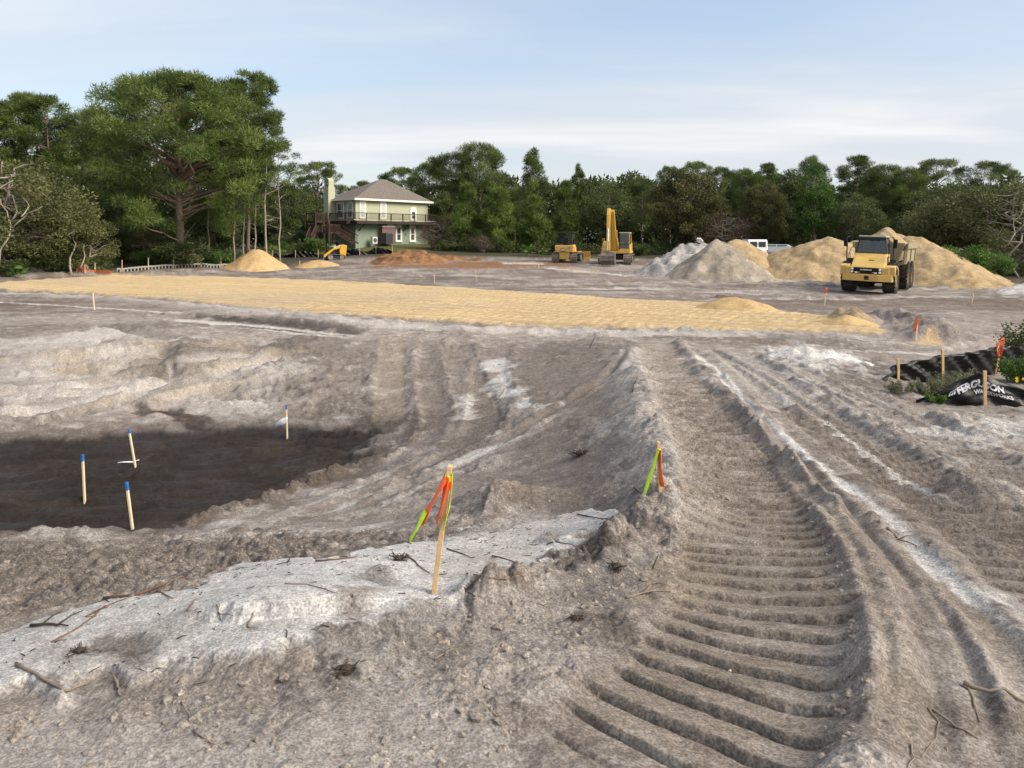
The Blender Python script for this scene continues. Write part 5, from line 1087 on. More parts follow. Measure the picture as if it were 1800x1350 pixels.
# ---- bulldozer seen from behind
def bulldozer():
    p = at(998, 77.5); ang = -math.atan2(p.x, p.y) - R(14)
    t = thing('bulldozer', 'yellow bulldozer with black canopy seen from behind', 'bulldozer', (p.x, p.y, p.z - 0.02), ang); Yl = 'machine_yellow'
    for s in (-1, 1): crawler(t, s * 0.93, 0.70, -1.5, 1.6, 0.92)
    b = MB(); b.box((0, -0.7, 0.75), (1.04, 1.5, 0.85)); b.build('rear_case', Yl, t, 0.04)
    b = MB(); b.hexa([(-0.92, -1.55, 1.0), (0.92, -1.55, 1.0), (0.92, -0.6, 1.0), (-0.92, -0.6, 1.0)], [(-0.98, -1.5, 1.68), (0.98, -1.5, 1.68), (0.98, -0.6, 1.72), (-0.98, -0.6, 1.72)]); b.build('fuel_tank', Yl, t, 0.08)
    b = MB(); b.box((-0.12, -1.57, 1.24), (0.46, 0.02, 0.28)); pl = b.build('name_plate', 'matt_black', t)
    dec('CAT', 0.22, 'white_print', pl, Matrix.Translation((-0.12, -1.585, 1.24)) @ FRONT, 0.012)
    b = MB(); b.box((-0.68, -1.56, 1.32), (0.22, 0.02, 0.24)); b.build('reflector', 'rail_white', t)
    b = MB(); b.box((0.48, -1.555, 1.44), (0.2, 0.02, 0.06)); b.build('vent', 'black_steel', t)
    b = MB(); b.box((0, 1.0, 1.35), (0.95, 1.5, 0.8)); b.build('engine_hood', Yl, t, 0.05)
    b = MB(); b.box((0, 0.0, 1.2), (1.5, 1.2, 0.5)); b.build('operator_floor', Yl, t, 0.03)
    for s in (-1, 1):
        f = MB(); f.box((s * 0.93, 0.0, 1.05), (0.72, 1.5, 0.08)); f.build('fender', Yl, t, 0.02)
        for yy, tp_ in ((-0.95, -0.85), (0.75, 0.55)): c = MB(); c.tube([(s * 0.70, yy, 1.5), (s * 0.66, tp_, 2.92)], 0.055, 6); c.build('canopy_post', 'black_steel', t)
        c = MB(); c.tube([(s * 0.6, 1.6, 0.5), (s * 1.0, 2.3, 0.45)], 0.09, 8); c.build('push_arm', Yl, t)
    c = MB(); c.hexa([(-0.80, -1.05, 2.90), (0.80, -1.05, 2.90), (0.80, 0.75, 2.90), (-0.80, 0.75, 2.90)], [(-0.78, -1.0, 3.06), (0.78, -1.0, 3.06), (0.78, 0.7, 3.04), (-0.78, 0.7, 3.04)]); c.build('canopy', 'black_steel', t, 0.02)
    c = MB()
    for k in range(9): c.box((-0.56 + 0.14 * k, -0.92, 2.25), (0.045, 0.03, 1.25))
    for k in range(8): c.box((0, -0.955, 1.72 + 0.16 * k), (1.25, 0.02, 0.045))
    c.build('rear_screen', 'black_steel', t)
    c = MB(); c.box((0, -0.3, 1.75), (0.5, 0.45, 0.15)); c.box((0, -0.55, 2.1), (0.5, 0.12, 0.7)); c.build('seat', 'seat', t, 0.03)
    c = MB(); c.tube([(0.35, 1.2, 1.7), (0.35, 1.2, 2.3)], 0.05, 8); c.build('exhaust', 'black_steel', t)
    c = MB(); c.prism([(2.30, 0.02), (2.42, 0.02), (2.58, 0.5), (2.5, 1.08), (2.40, 1.08), (2.44, 0.5)], 'x', -1.75, 1.75); c.build('blade', Yl, t)
bulldozer()

# ---- compact loader half hidden by sand
def skid_loader():
    p = at(588, 80); t = thing('skid_loader', 'small yellow and black loader parked behind the low sand heap', 'loader', tuple(p), R(-62))
    for s in (-1, 1): crawler(t, s * 0.7, 0.4, -0.9, 0.9, 0.6, 0.15)
    b = MB(); b.box((0, 0.1, 0.75), (1.0, 1.8, 0.6)); b.build('body', 'black_steel', t, 0.05)
    b = MB(); b.prism([(0.4, 0.45), (0.98, 0.45), (1.1, 1.5), (0.55, 1.62), (0.3, 1.0)], 'x', -0.85, 0.85); b.build('engine_cover', 'loader_yellow', t, 0.04)
    b = MB()
    for s in (-1, 1):
        for a in (-0.7, 0.3): b.tube([(s * 0.45, a, 1.0), (s * 0.45, a, 1.95)], 0.05, 6)
    b.box((0, -0.2, 1.95), (1.05, 1.2, 0.08)); b.box((0, 0.3, 1.5), (0.9, 0.05, 0.8)); b.build('cab_frame', 'black_steel', t)
    for s in (-1, 1):
        a = MB(); a.prism([(0.9, 1.35), (0.95, 1.55), (-0.3, 1.25), (-1.3, 0.55), (-1.35, 0.3), (-1.2, 0.3), (-0.3, 1.05)], 'x', s * 0.72 - 0.07, s * 0.72 + 0.07); a.build('lift_arm', 'loader_yellow', t, 0.01)
        a = MB(); a.prism([(0.5, 1.50), (0.5, 1.56), (-0.3, 1.32), (-0.3, 1.27)], 'x', s * 0.80 - 0.015, s * 0.80 + 0.015); a.build('stripe', 'white_plastic', t)
    b = MB(); b.prism([(-1.3, 0.6), (-1.35, 0.05), (-2.0, 0.02), (-2.0, 0.06), (-1.42, 0.12), (-1.38, 0.6)], 'x', -0.9, 0.9); b.build('bucket', 'bucket_steel', t)
skid_loader()

# ---- white van and car behind the spoil
def van(u_, d, hh, label, name, rz):
    p = at(u_, d); t = thing(name, label, 'van' if name == 'parked_van' else 'car', tuple(p), rz)
    h = hh; b = MB(); b.prism([(-2.4, 0.45), (-2.45, 0.9), (-2.35, 1.15), (-2.2, h - 0.15), (-2.0, h), (1.2, h), (1.75, 1.25), (2.45, 1.05), (2.55, 0.45)], 'x', -0.95, 0.95); b.build('body', 'van_white', t, 0.08)
    for s in (-1, 1):
        for a, c in ((-1.9, -0.9), (-0.75, 0.15), (0.3, 1.15)): q = MB(); q.box((s * 0.955, (a + c) / 2, (h + 1.15) / 2 - 0.02), (0.02, c - a, (h - 1.15) * 0.62)); q.build('side_window', 'window_glass', t)
        for yy in (-1.5, 1.6): wheel_small = MB(); wheel_small.lathe([(0.05, s * 0.10), (0.22, s * 0.11), (0.33, s * 0.08), (0.34, -s * 0.1)], 20, 'x', (s * 0.86, yy, 0.34)); wheel_small.build('wheel', 'tyre_rubber', t)
        q = MB(); q.box((s * 0.42, -2.30, (h + 1.1) / 2), (0.66, 0.03, (h - 1.15) * 0.6), Matrix.Rotation(0.0, 4, 'X')); q.build('rear_window', 'window_glass', t)
        q = MB(); q.box((s * 0.9, -2.42, 0.95), (0.1, 0.06, 0.3)); q.build('tail_lamp', 'lamp_orange', t)
    q = MB(); q.box((0, -2.47, 0.5), (1.8, 0.12, 0.2)); q.build('bumper', 'black_steel', t, 0.02)
    return t
v1 = van(1324, 79, 2.1, 'white van half hidden behind the grey spoil pile', 'parked_van', R(-6)); v1.location.z += 0.05
van(1353, 86, 1.35, 'white car roof showing beside the white van behind the tan pile', 'parked_car', R(65))

# ------------------------------------------------------------------ the house
def house():
    c0 = Vector((-19.15, 94.0)); c1 = Vector((-11.3, 103.0)); dr = (c1 - c0); Lf = dr.length; rz = math.atan2(dr.y, dr.x)
    z0 = EYE - 0.62; t = thing('house', 'two-storey green stucco house with hip roof and dark wrap-around deck', 'house', (c0.x, c0.y, z0), rz)
    D = 5.0; H1_, H2 = 2.75, 5.55          # local x along the facade, y into the house
    b = MB(); b.box((Lf / 2, D / 2, H1_ / 2 - 0.3), (Lf, D, H1_ + 0.6)); b.build('lower_wall', 'stucco', t)
    b = MB(); b.box((Lf / 2, D / 2, (H1_ + H2) / 2), (Lf, D, H2 - H1_)); b.build('upper_wall', 'stucco_cream', t)
    b = MB(); b.box((2.6, D + 0.8, H2 / 2), (3.6, 1.6, H2 - 0.3)); b.build('rear_wing', 'stucco', t)
    e = 0.55
    def hip(x0, x1, y0, y1, zb, zp, px0, px1, py):
        m = MB(); m.add([(x0, y0, zb), (x1, y0, zb), (x1, y1, zb), (x0, y1, zb), (px0, py, zp), (px1, py, zp)], [(0, 1, 5, 4), (1, 2, 5), (2, 3, 4, 5), (3, 0, 4), (3, 2, 1, 0)]); return m
    rf = hip(-e, Lf + e, -e, D + e, H2 + 0.02, H2 + 2.85, Lf / 2 - 0.1, Lf / 2 + 0.9, D / 2).build('roof', 'shingle', t)
    hip(0.4, 5.0, D - 1.0, D + 2.0, H2 - 0.12, H2 + 1.25, 2.4, 3.0, D + 0.4).build('roof_wing', 'shingle', rf)
    b = MB(); b.box((Lf * 0.62, 0.8, H2 + 0.95), (0.18, 0.18, 0.3)); b.build('roof_vent', 'black_steel', rf)
    for nm, c_, d_ in (('fascia', (Lf / 2, -e, H2 - 0.06), (Lf + 2 * e, 0.06, 0.24)), ('fascia', (-e, D / 2, H2 - 0.06), (0.06, D + 2 * e - 0.1, 0.24)), ('fascia', (Lf + e, D / 2, H2 - 0.06), (0.06, D + 2 * e - 0.1, 0.24)), ('soffit', (Lf / 2, D / 2, H2 - 0.03), (Lf + 2 * e - 0.1, D + 2 * e - 0.1, 0.05))): q = MB(); q.box(c_, d_); q.build(nm, 'trim_white', rf)
    q = MB(); q.box((Lf + 0.8, D * 0.5, 4.75), (1.6, 3.0, 0.18)); q.build('porch_roof', 'trim_white', t)
    # windows: frame and panes as sub-parts
    def win(x, zc, w_, h, arch=False, frm=0.16, face='f', blind=False, low=0.0):
        wd = bpy.data.objects.new('window', None); C.objects.link(wd); wd.parent = t; wd.empty_display_size = 0.1
        if face == 'f': wd.location = (x, -0.03, zc)
        else: wd.location = (-0.03, x, zc); wd.rotation_euler = (0, 0, -math.pi / 2)
        q = MB(); a = w_ / 2 + frm; bt = -h / 2 - frm; tp_ = h / 2 + frm
        prof = [(-a, bt), (a, bt), (a, tp_)]
        if arch: prof += [(a * math.cos(k * math.pi / 10), tp_ + a * 0.8 * math.sin(k * math.pi / 10)) for k in range(1, 10)]
        prof += [(-a, tp_)]; q.prism(prof, 'y', -0.05, 0.02); q.build('frame', 'trim_white', wd)
        q = MB(); q.box((0, -0.055, low), (w_, 0.02, h - 2 * abs(low))); q.build('pane', 'blind' if blind else 'window_glass', wd)
        q = MB(); q.box((0, -0.075, low), (w_ + 0.02, 0.02, 0.07)); q.build('mullion', 'trim_white', wd)
        q = MB(); q.box((0, -0.10, bt), (2 * a + 0.08, 0.14, 0.07)); q.build('sill', 'trim_white', wd)
    win(1.05, 4.25, 0.55, 1.75, False, 0.22, blind=True); win(4.3, 4.2, 0.55, 1.7, False, 0.24, blind=True); win(9.35, 3.75, 0.55, 0.85, True, 0.26)
    win(6.85, 1.25, 0.55, 1.5, True, 0.26); win(9.2, 1.25, 0.55, 1.5, True, 0.26)
    win(1.0, 4.2, 0.7, 1.7, face='s'); win(3.0, 4.15, 1.1, 1.7, face='s')
    # chimney with an arched flue
    ch = MB(); ch.box((-0.55, 4.6, 3.6), (1.0, 1.0, 7.2)); co = ch.build('chimney', 'stucco_cream', t)
    q = MB(); yy = 4.6
    for s in (-1, 1): q.box((-0.6, yy + s * 0.40, 7.52), (0.75, 0.18, 0.7))
    arc = [(yy + 0.49 * math.cos(k * math.pi / 12), 7.85 + 0.42 * math.sin(k * math.pi / 12)) for k in range(13)]; ar2 = [(yy + 0.31 * math.cos(k * math.pi / 12), 7.85 + 0.26 * math.sin(k * math.pi / 12)) for k in range(13)]
    q.prism(arc + ar2[::-1], 'x', -1.0, -0.25); q.build('flue_arch', 'stucco_cream', co); q = MB(); q.box((-0.62, yy, 7.3), (0.5, 0.5, 0.3)); q.build('flue', 'black_steel', co)
    # deck along the front and round the left side
    dw = 1.35; zf = 2.78
    dk = MB(); dk.box((Lf / 2 - 0.2, -dw / 2, zf - 0.12), (Lf + 2 * 0.6, dw, 0.36)); dko = dk.build('deck', 'deck_wood', t)
    q = MB(); q.box((-dw / 2 - 0.02, 1.7, zf - 0.12), (dw, 3.6, 0.36)); q.build('deck_side', 'deck_wood', dko)
    def rail(p0, p1, n):
        p0 = Vector(p0); p1 = Vector(p1); d_ = p1 - p0; L_ = d_.length
        for k in range(n + 1): q = MB(); c_ = p0 + d_ * (k / n); q.box((c_.x, c_.y, zf + 0.52), (0.10, 0.10, 1.0)); q.build('rail_post', 'deck_wood', dko)
        q = MB(); mt = Matrix.Translation((p0 + p1) / 2) @ Matrix.Rotation(math.atan2(d_.y, d_.x), 4, 'Z'); q.box((0, 0, zf + 1.0), (L_ + 0.1, 0.12, 0.09), mt); q.build('top_rail', 'deck_wood', dko)
        q = MB(); q.box((0, 0, zf + 0.17), (L_, 0.06, 0.07), mt); q.build('bottom_rail', 'rail_white', dko)
        q = MB()
        for k in range(int(L_ / 0.14)): q.box((-L_ / 2 + 0.14 * (k + 0.5), 0, zf + 0.56), (0.028, 0.028, 0.74), mt)
        q.build('balusters', 'deck_wood', dko)
    rail((-dw, -dw, 0), (Lf + 0.3, -dw, 0), 7); rail((-dw, -dw, 0), (-dw, 3.4, 0), 3)
    for xx in (0.5, 4.0, 7.6, 11.4): q = MB(); q.prism([(-0.06, zf - 1.2), (-0.06, zf - 1.05), (-dw + 0.1, zf - 0.3), (-dw + 0.3, zf - 0.3)], 'x', xx - 0.06, xx + 0.06); q.build('deck_brace', 'deck_wood', dko)
    # stairs: from the side deck down to a landing, then to the lawn; a second tower further left
    lz = 1.35; ld = MB(); ld.box((-2.6, 1.4, lz), (1.8, 1.6, 0.14)); lo = ld.build('stair_landing', 'stair_wood', t)
    for sx_ in (-3.4, -1.8):
        for sy_ in (0.7, 2.1): q = MB(); q.box((sx_, sy_, lz / 2 - 0.2), (0.12, 0.12, lz + 0.2)); q.build('stair_post', 'stair_wood', lo); q = MB(); q.box((sx_, sy_, lz + 0.5), (0.09, 0.09, 0.95)); q.build('stair_post', 'stair_wood', lo)
    for sy_ in (0.65, 2.15): q = MB(); q.box((-2.6, sy_, lz + 0.95), (1.7, 0.08, 0.08)); q.build('hand_rail', 'stair_wood', lo); q = MB(); [q.box((-3.4 + 0.15 * k, sy_, lz + 0.5), (0.03, 0.03, 0.85)) for k in range(11)]; q.build('balusters', 'stair_wood', lo)
    def flight(p0, p1, w_, n, ax):
        p0 = Vector(p0); p1 = Vector(p1)
        for k in range(n):
            c_ = p0.lerp(p1, (k + 0.5) / n); q = MB(); q.box(tuple(c_), (w_ if ax == 'y' else 0.28, 0.28 if ax == 'y' else w_, 0.05)); q.build('tread', 'stair_wood', lo)
        for s in (-1, 1):
            o_ = Vector((s * w_ / 2, 0, 0)) if ax == 'y' else Vector((0, s * w_ / 2, 0))
            q = MB(); q.tube([p0 + o_, p1 + o_], 0.09, 4); q.build('stringer', 'stair_wood', lo); up_ = Vector((0, 0, 0.95)); q = MB(); q.tube([p0 + o_ + up_, p1 + o_ + up_], 0.05, 4); q.build('hand_rail', 'stair_wood', lo)
            q = MB()
            for k in range(2 * n): c_ = (p0 + o_).lerp(p1 + o_, (k + 0.5) / (2 * n)); q.box((c_.x, c_.y, c_.z + 0.48), (0.03, 0.03, 0.9))
            q.build('balusters', 'stair_wood', lo)
    flight((-1.2, 3.9, zf), (-2.6, 2.3, lz + 0.1), 1.0, 7, 'x'); flight((-2.2, 0.6, lz), (-1.2, -1.4, 0.05), 1.1, 7, 'y')
    tw = MB()
    for sx_ in (-1.9, -3.5):
        for sy_ in (3.3, 5.1): tw.box((sx_, sy_, 1.9), (0.16, 0.16, 4.0))
    tw.box((-2.7, 4.2, 2.75), (1.8, 2.0, 0.25)); tw.box((-2.7, 3.25, 3.75), (1.8, 0.1, 0.12)); tw.box((-3.55, 4.2, 3.75), (0.1, 2.0, 0.12)); tw.box((-2.7, 3.25, 1.6), (1.6, 0.08, 0.2))
    for k in range(11): tw.box((-3.45 + 0.15 * k, 3.25, 3.3), (0.06, 0.04, 0.9))
    tw.box((-2.7, 4.3, 1.2), (1.2, 1.3, 2.4)); tw.build('stair_tower', 'deck_wood', t)
    flight((-3.6, 3.6, 1.35), (-5.4, 2.0, 0.0), 1.0, 6, 'x')
    # things standing against the wall
    def prop(nm, lab, cat, x, y, zb, rot=0):
        M_ = Matrix.Translation((c0.x, c0.y, z0)) @ Matrix.Rotation(rz, 4, 'Z') @ Matrix.Translation((x, y, zb)); o = thing(nm, lab, cat, tuple(M_.translation), rz + rot); return o
    s_ = prop('lean_to_shed', 'weathered wooden lean-to with arched top against the green house wall', 'shed', 4.6, -0.75, -0.05)
    for k in range(10): q = MB(); hgt = 2.15 + 0.32 * math.sin(math.pi * (k + 0.5) / 10); q.box((-0.95 + 0.21 * k, 0, hgt / 2), (0.19, 0.06, hgt)); q.build('plank', 'shed_wood', s_)
    q = MB(); q.prism([(1.05 * math.cos(k * math.pi / 10), 2.15 + 0.42 * math.sin(k * math.pi / 10)) for k in range(11)], 'y', -0.08, 0.7); q.build('arched_top', 'trim_white', s_); q = MB(); q.box((0, 0.36, 1.05), (2.0, 0.6, 2.1)); q.build('frame', 'shed_wood', s_)
    s_ = prop('cooling_unit', 'dark grey outdoor cooling unit in front of the wooden lean-to', 'cooling unit', 3.9, -1.35, 0.0); q = MB(); q.box((0, 0, 0.68), (1.1, 0.8, 1.36)); q.build('case', 'ac_dark', s_, 0.03); q = MB(); [q.box((0, -0.41, 0.15 + 0.1 * k), (1.0, 0.02, 0.03)) for k in range(12)]; q.build('louvres', 'black_steel', s_)
    s_ = prop('cooling_unit', 'small white outdoor unit on the lawn left of the wooden lean-to', 'cooling unit', 2.2, -0.8, 0.0); q = MB(); q.box((0, 0, 0.45), (0.75, 0.45, 0.85)); q.build('case', 'ac_white', s_, 0.03); q = MB(); q.lathe([(0.02, -0.24), (0.28, -0.235), (0.3, -0.22)], 20, 'y', (0, 0, 0.45)); q.build('fan_guard', 'ac_dark', s_)
    for x, zc, w_, h in ((5.35, 0.95, 0.28, 0.5), (5.9, 0.7, 0.5, 0.9), (8.1, 1.3, 0.25, 0.25)): q = MB(); q.box((x, -0.06, zc), (w_, 0.1, h)); q.build('meter_box', 'stucco', t, 0.02)
house()
# ------------------------------------------------------------------ piles of sand and spoil
def pile(name, label, m, cones, res=0.16, nz=0.12, seed=1, cat='sand pile', group=None, flat=0.05, wl=1.1):
    """cones: (x, y, top z, slope, roundness); the heap is the highest of them and rises out of the ground"""
    cones = [(x, y, zt, sl_, rd) for x, y, zt, sl_, rd in cones]
    R_ = max((zt - gz(x, y)) / sl_ for x, y, zt, sl_, rd in cones) + 1.0
    x0 = min(c[0] for c in cones) - R_; x1 = max(c[0] for c in cones) + R_; y0 = min(c[1] for c in cones) - R_; y1 = max(c[1] for c in cones) + R_
    nx = int((x1 - x0) / res) + 1; ny = int((y1 - y0) / res) + 1
    xs, ys = np.meshgrid(np.linspace(x0, x1, nx), np.linspace(y0, y1, ny)); g = ground_z(xs.ravel(), ys.ravel()).reshape(xs.shape)
    wx = xs + 0.5 * fbm(xs / 1.7, ys / 1.7, 3, seed); wy = ys + 0.5 * fbm(xs / 1.7 + 9, ys / 1.7, 3, seed + 5); h = np.full(xs.shape, -1e9)
    for x, y, zt, sl_, rd in cones:
        r = np.hypot(wx - x, wy - y); hh = zt - sl_ * (np.sqrt(r * r + rd * rd) - rd); a = np.maximum(h, hh); k = 0.25; h = a + np.where(h > -1e8, k * np.exp(-np.abs(h - hh) / k) * 0.35, 0)
    h = h + nz * 1.6 * fbm(xs / wl, ys / wl, 5, seed + 3) * np.clip((h - g) / 0.4 + 0.3, 0.2, 1)
    hv = h - g; z = np.where(hv > -0.06, h, g - 0.06)
    idx = np.arange(nx * ny).reshape(ny, nx); q = np.stack([idx[:-1, :-1], idx[:-1, 1:], idx[1:, 1:], idx[1:, :-1]], -1).reshape(-1, 4)
    keep = hv.ravel()[q].max(1) > -0.02; q = q[keep]; used, iv = np.unique(q, return_inverse=True)
    V = np.stack([xs.ravel(), ys.ravel(), z.ravel()], 1)[used]; c = V.mean(0); c[2] = V[:, 2].min(); V = V - c
    o = link(name, np_mesh(name, V, iv.reshape(q.shape), True), m); o.location = tuple(c); tag(o, label, cat, group); return o
def cone(u_, d, vtop, sl_=0.62, rd=0.4): x = (u_ - U0) / F * d; return (x, d, zpix(vtop, d), sl_, rd)
pile('sand_pile', 'neat conical tan sand pile in front of the pine trunks on the left', 'tan_sand', [cone(450, 70, 438, 0.72, 0.6)], nz=0.07, seed=3)
pile('sand_pile', 'low tan sand heap between the conical pile and the small loader', 'tan_sand', [cone(556, 73, 458, 0.4, 0.5), cone(572, 73, 459, 0.4, 0.5)], nz=0.08, seed=5)
pile('clay_mound', 'long orange-brown clay mound in front of the house lawn', 'clay', [cone(712, 77, 439, 0.42, 0.5), cone(740, 77, 442, 0.42, 0.5), cone(695, 75.5, 449, 0.45, 0.4), cone(790, 79, 449, 0.4, 0.8), cone(840, 80, 453, 0.4, 0.8), cone(890, 81, 456, 0.35, 0.8), cone(930, 82, 457, 0.35, 0.8), cone(965, 83, 457, 0.35, 0.8)], nz=0.30, seed=8, cat='clay mound', wl=0.9)
pile('spoil_pile', 'pale grey and white rubble pile behind the left foot of the grey pile', 'pale_spoil', [cone(1218, 63, 429, 0.66, 0.3), cone(1200, 63, 433, 0.64, 0.3), cone(1184, 62, 448, 0.6, 0.3), cone(1234, 63.5, 427, 0.66, 0.3)], nz=0.34, seed=11, cat='spoil pile', wl=0.8)
pile('spoil_pile', 'pointed grey-tan spoil pile with pale base right of the excavator', 'grey_spoil', [cone(1262, 59.5, 420, 0.78, 0.25), cone(1288, 58.5, 450, 0.6, 0.3), cone(1240, 58.5, 450, 0.6, 0.3), cone(1315, 58, 474, 0.4, 0.4)], nz=0.24, seed=14, cat='spoil pile')
pile('spoil_pile', 'brown-grey spoil pile between the pointed grey pile and the white van', 'tan_sand_dull', [cone(1298, 64, 421, 0.62, 0.3), cone(1325, 63, 447, 0.5, 0.4)], nz=0.12, seed=17, cat='spoil pile')
pile('sand_pile', 'big tan sand pile directly behind the dump truck', 'tan_sand_dull', [cone(1462, 61, 416, 0.62, 0.35), cone(1440, 61, 424, 0.55, 0.5), cone(1400, 62, 436, 0.5, 0.6), cone(1370, 63, 441, 0.5, 0.6), cone(1520, 62, 418, 0.6, 0.8), cone(1570, 61, 412, 0.6, 0.7), cone(1605, 58.5, 415, 0.6, 0.6), cone(1640, 56, 437, 0.55, 0.6), cone(1680, 53, 468, 0.45, 0.6), cone(1715, 50, 490, 0.35, 0.6)], nz=0.26, seed=20, wl=1.6)
pile('sand_pile', 'small yellow sand heap on the right half of the yellow sand bed', 'tan_sand', [cone(1290, 30, 524, 0.42, 0.35), cone(1310, 29.5, 532, 0.4, 0.3), cone(1268, 30, 535, 0.35, 0.3)], 0.09, 0.07, 23)
pile('sand_pile', 'small yellow sand heap at the right tip of the yellow sand bed', 'tan_sand', [cone(1495, 24, 556, 0.4, 0.3), cone(1465, 24.5, 562, 0.35, 0.3)], 0.08, 0.07, 26)
pile('white_sand_heap', 'low heap of white sand on the dirt road left of the black silt fence', 'white_sand', [cone(1398, 15.6, 616, 0.45, 0.08), cone(1420, 15.4, 621, 0.45, 0.08), cone(1460, 15.2, 628, 0.45, 0.08), cone(1485, 15.0, 631, 0.45, 0.08)], 0.04, 0.12, 29, wl=0.3)
pile('sand_pile', 'grey-white sand hump on the ground at the right picture edge', 'white_sand', [cone(1814, 44, 494, 0.5, 0.3)], 0.1, 0.08, 33)
def slab(u_, v_, d, w_, label):
    p = Vector(((u_ - U0) / F * d, d, zpix(v_, d))); mb = MB(); rg_ = random.Random(int(u_)); k = 7
    pr = [(w_ * (0.5 + 0.2 * rg_.random()) * math.cos(2 * math.pi * i / k), w_ * 0.35 * (0.8 + 0.4 * rg_.random()) * math.sin(2 * math.pi * i / k)) for i in range(k)]
    mb.prism(pr, 'y', -0.12, 0.12); o = mb.build('rubble_slab', 'white_sand', None, 0.03); o.location = p; o.rotation_euler = (R(35), R(25), 0.3); tag(o, label, 'rubble', 'pale rubble lumps on the spoil piles')
slab(1312, 462, 58.2, 0.75, 'flat broken slab on the right flank of the pointed grey pile'); slab(1230, 423, 62.6, 0.6, 'pale lump on top of the rubble pile'); slab(1255, 488, 56.0, 0.5, 'pale lump at the foot of the pointed grey pile'); slab(1330, 488, 56.5, 0.9, 'broad pale lump right at the foot of the pointed grey pile')

# ------------------------------------------------------------------ stakes
def stake(base, tip, w_, name, label, group, cap=None, capl=0.07, m='stake_pale', cat='stake'):
    """square lath from base to tip (world points)"""
    base = Vector(base); tip = Vector(tip); ax = (tip - base); L_ = ax.length; q = ax.to_track_quat('Z', 'Y')
    t = thing(name, label, cat, tuple(base), 0, group); t.rotation_mode = 'QUATERNION'; t.rotation_quaternion = q
    b = MB(); b.hexa([(-w_ * .2, -w_ * .2, -0.2), (w_ * .2, -w_ * .2, -0.2), (w_ * .2, w_ * .2, -0.2), (-w_ * .2, w_ * .2, -0.2)], [(-w_ / 2, -w_ * 0.3, -0.02), (w_ / 2, -w_ * 0.3, -0.02), (w_ / 2, w_ * 0.3, -0.02), (-w_ / 2, w_ * 0.3, -0.02)]); b.box((0, 0, L_ / 2 - 0.02), (w_, w_ * 0.6, L_ + 0.0)); b.build('shaft', m, t, 0.002)
    if cap: b = MB(); b.box((0, 0, L_ - capl / 2 - 0.018), (w_ * 1.06, w_ * 0.66, capl)); b.build('painted_tip', cap, t)
    return t
def px_stake(b, tp_, w_, label, group, cap=None, name='stake', d=None, **kw):
    p = on(*b) if d is None else at(b[0], d); k = p.y / F
    tip = Vector(((tp_[0] - U0) * k, p.y, EYE - (tp_[1] - V0) * k)); return stake(p, tip, w_, name, label, group, cap, **kw), p, tip
GB, GF = 'blue-tipped stakes in the pit', 'small grade stakes across the site'
px_stake((149,882), (145,797), 0.036, 'blue-tipped stake leftmost in the dark pit', GB, 'blue_paint', 'pit_stake', capl=0.09)
px_stake((233,930), (222,845), 0.038, 'blue-tipped stake nearest to the camera at the pit edge', GB, 'blue_paint', 'pit_stake', capl=0.10)
px_stake((238,820), (226,752), 0.036, 'leaning blue-tipped stake with white strip at its foot', GB, 'blue_paint', 'pit_stake', capl=0.07)
_, pb, _t = px_stake((505,770), (503,710), 0.036, 'blue-tipped stake at the far right of the pit beside the white bottle', GB, 'blue_paint', 'pit_stake', capl=0.08)
b = MB(); b.lathe([(0.001, -0.14), (0.05, -0.135), (0.055, -0.02), (0.05, 0.06), (0.02, 0.10), (0.02, 0.13), (0.001, 0.135)], 14, 'z'); o = b.build('bottle', 'white_plastic', None, smooth=True); kk = pb.y / F; o.location = ((497 - U0) * kk, pb.y - 0.02, EYE - (741 - V0) * kk); o.rotation_euler = (R(20), R(50), 0); tag(o, 'white plastic bottle hung on the stake at the far right of the pit', 'bottle')
p = on(228, 815); b = MB(); b.add([(-0.22, 0, 0.02), (-0.1, -0.02, 0.035), (0.04, 0, 0.03), (0.12, 0.02, 0.06), (0.12, 0.06, 0.05), (0.03, 0.06, 0.03), (-0.1, 0.05, 0.03), (-0.22, 0.03, 0.02)], [(0, 1, 6, 7), (1, 2, 5, 6), (2, 3, 4, 5)]); o = b.build('plastic_strip', 'white_plastic'); o.location = p; s = o.modifiers.new('t', 'SOLIDIFY'); s.thickness = 0.012; tag(o, 'white plastic strip lying at the foot of the leaning pit stake', 'strip')
for bb, tt, w_, lab, cp in (((166,545),(163,514),0.05,'pale stake standing in the grey bank before the left end of the sand bed',None), ((764,497),(763,480),0.06,'tiny stake beyond the middle of the sand bed',None), ((837,490),(836,475),0.06,'tiny stake right of the middle, towards the clay mound',None),
        ((1408,506),(1407,490),0.06,'small stake left of the dump truck wheels',None), ((1708,534),(1711,515),0.05,'small stake right of the dump truck',None), ((947,472),(947,465),0.08,'tiny stake left of the bulldozer',None), ((527,467),(527,458),0.07,'tiny stake beside the low tan heap',None)):
    px_stake(bb, tt, w_, lab, GF, cp, 'grade_stake')
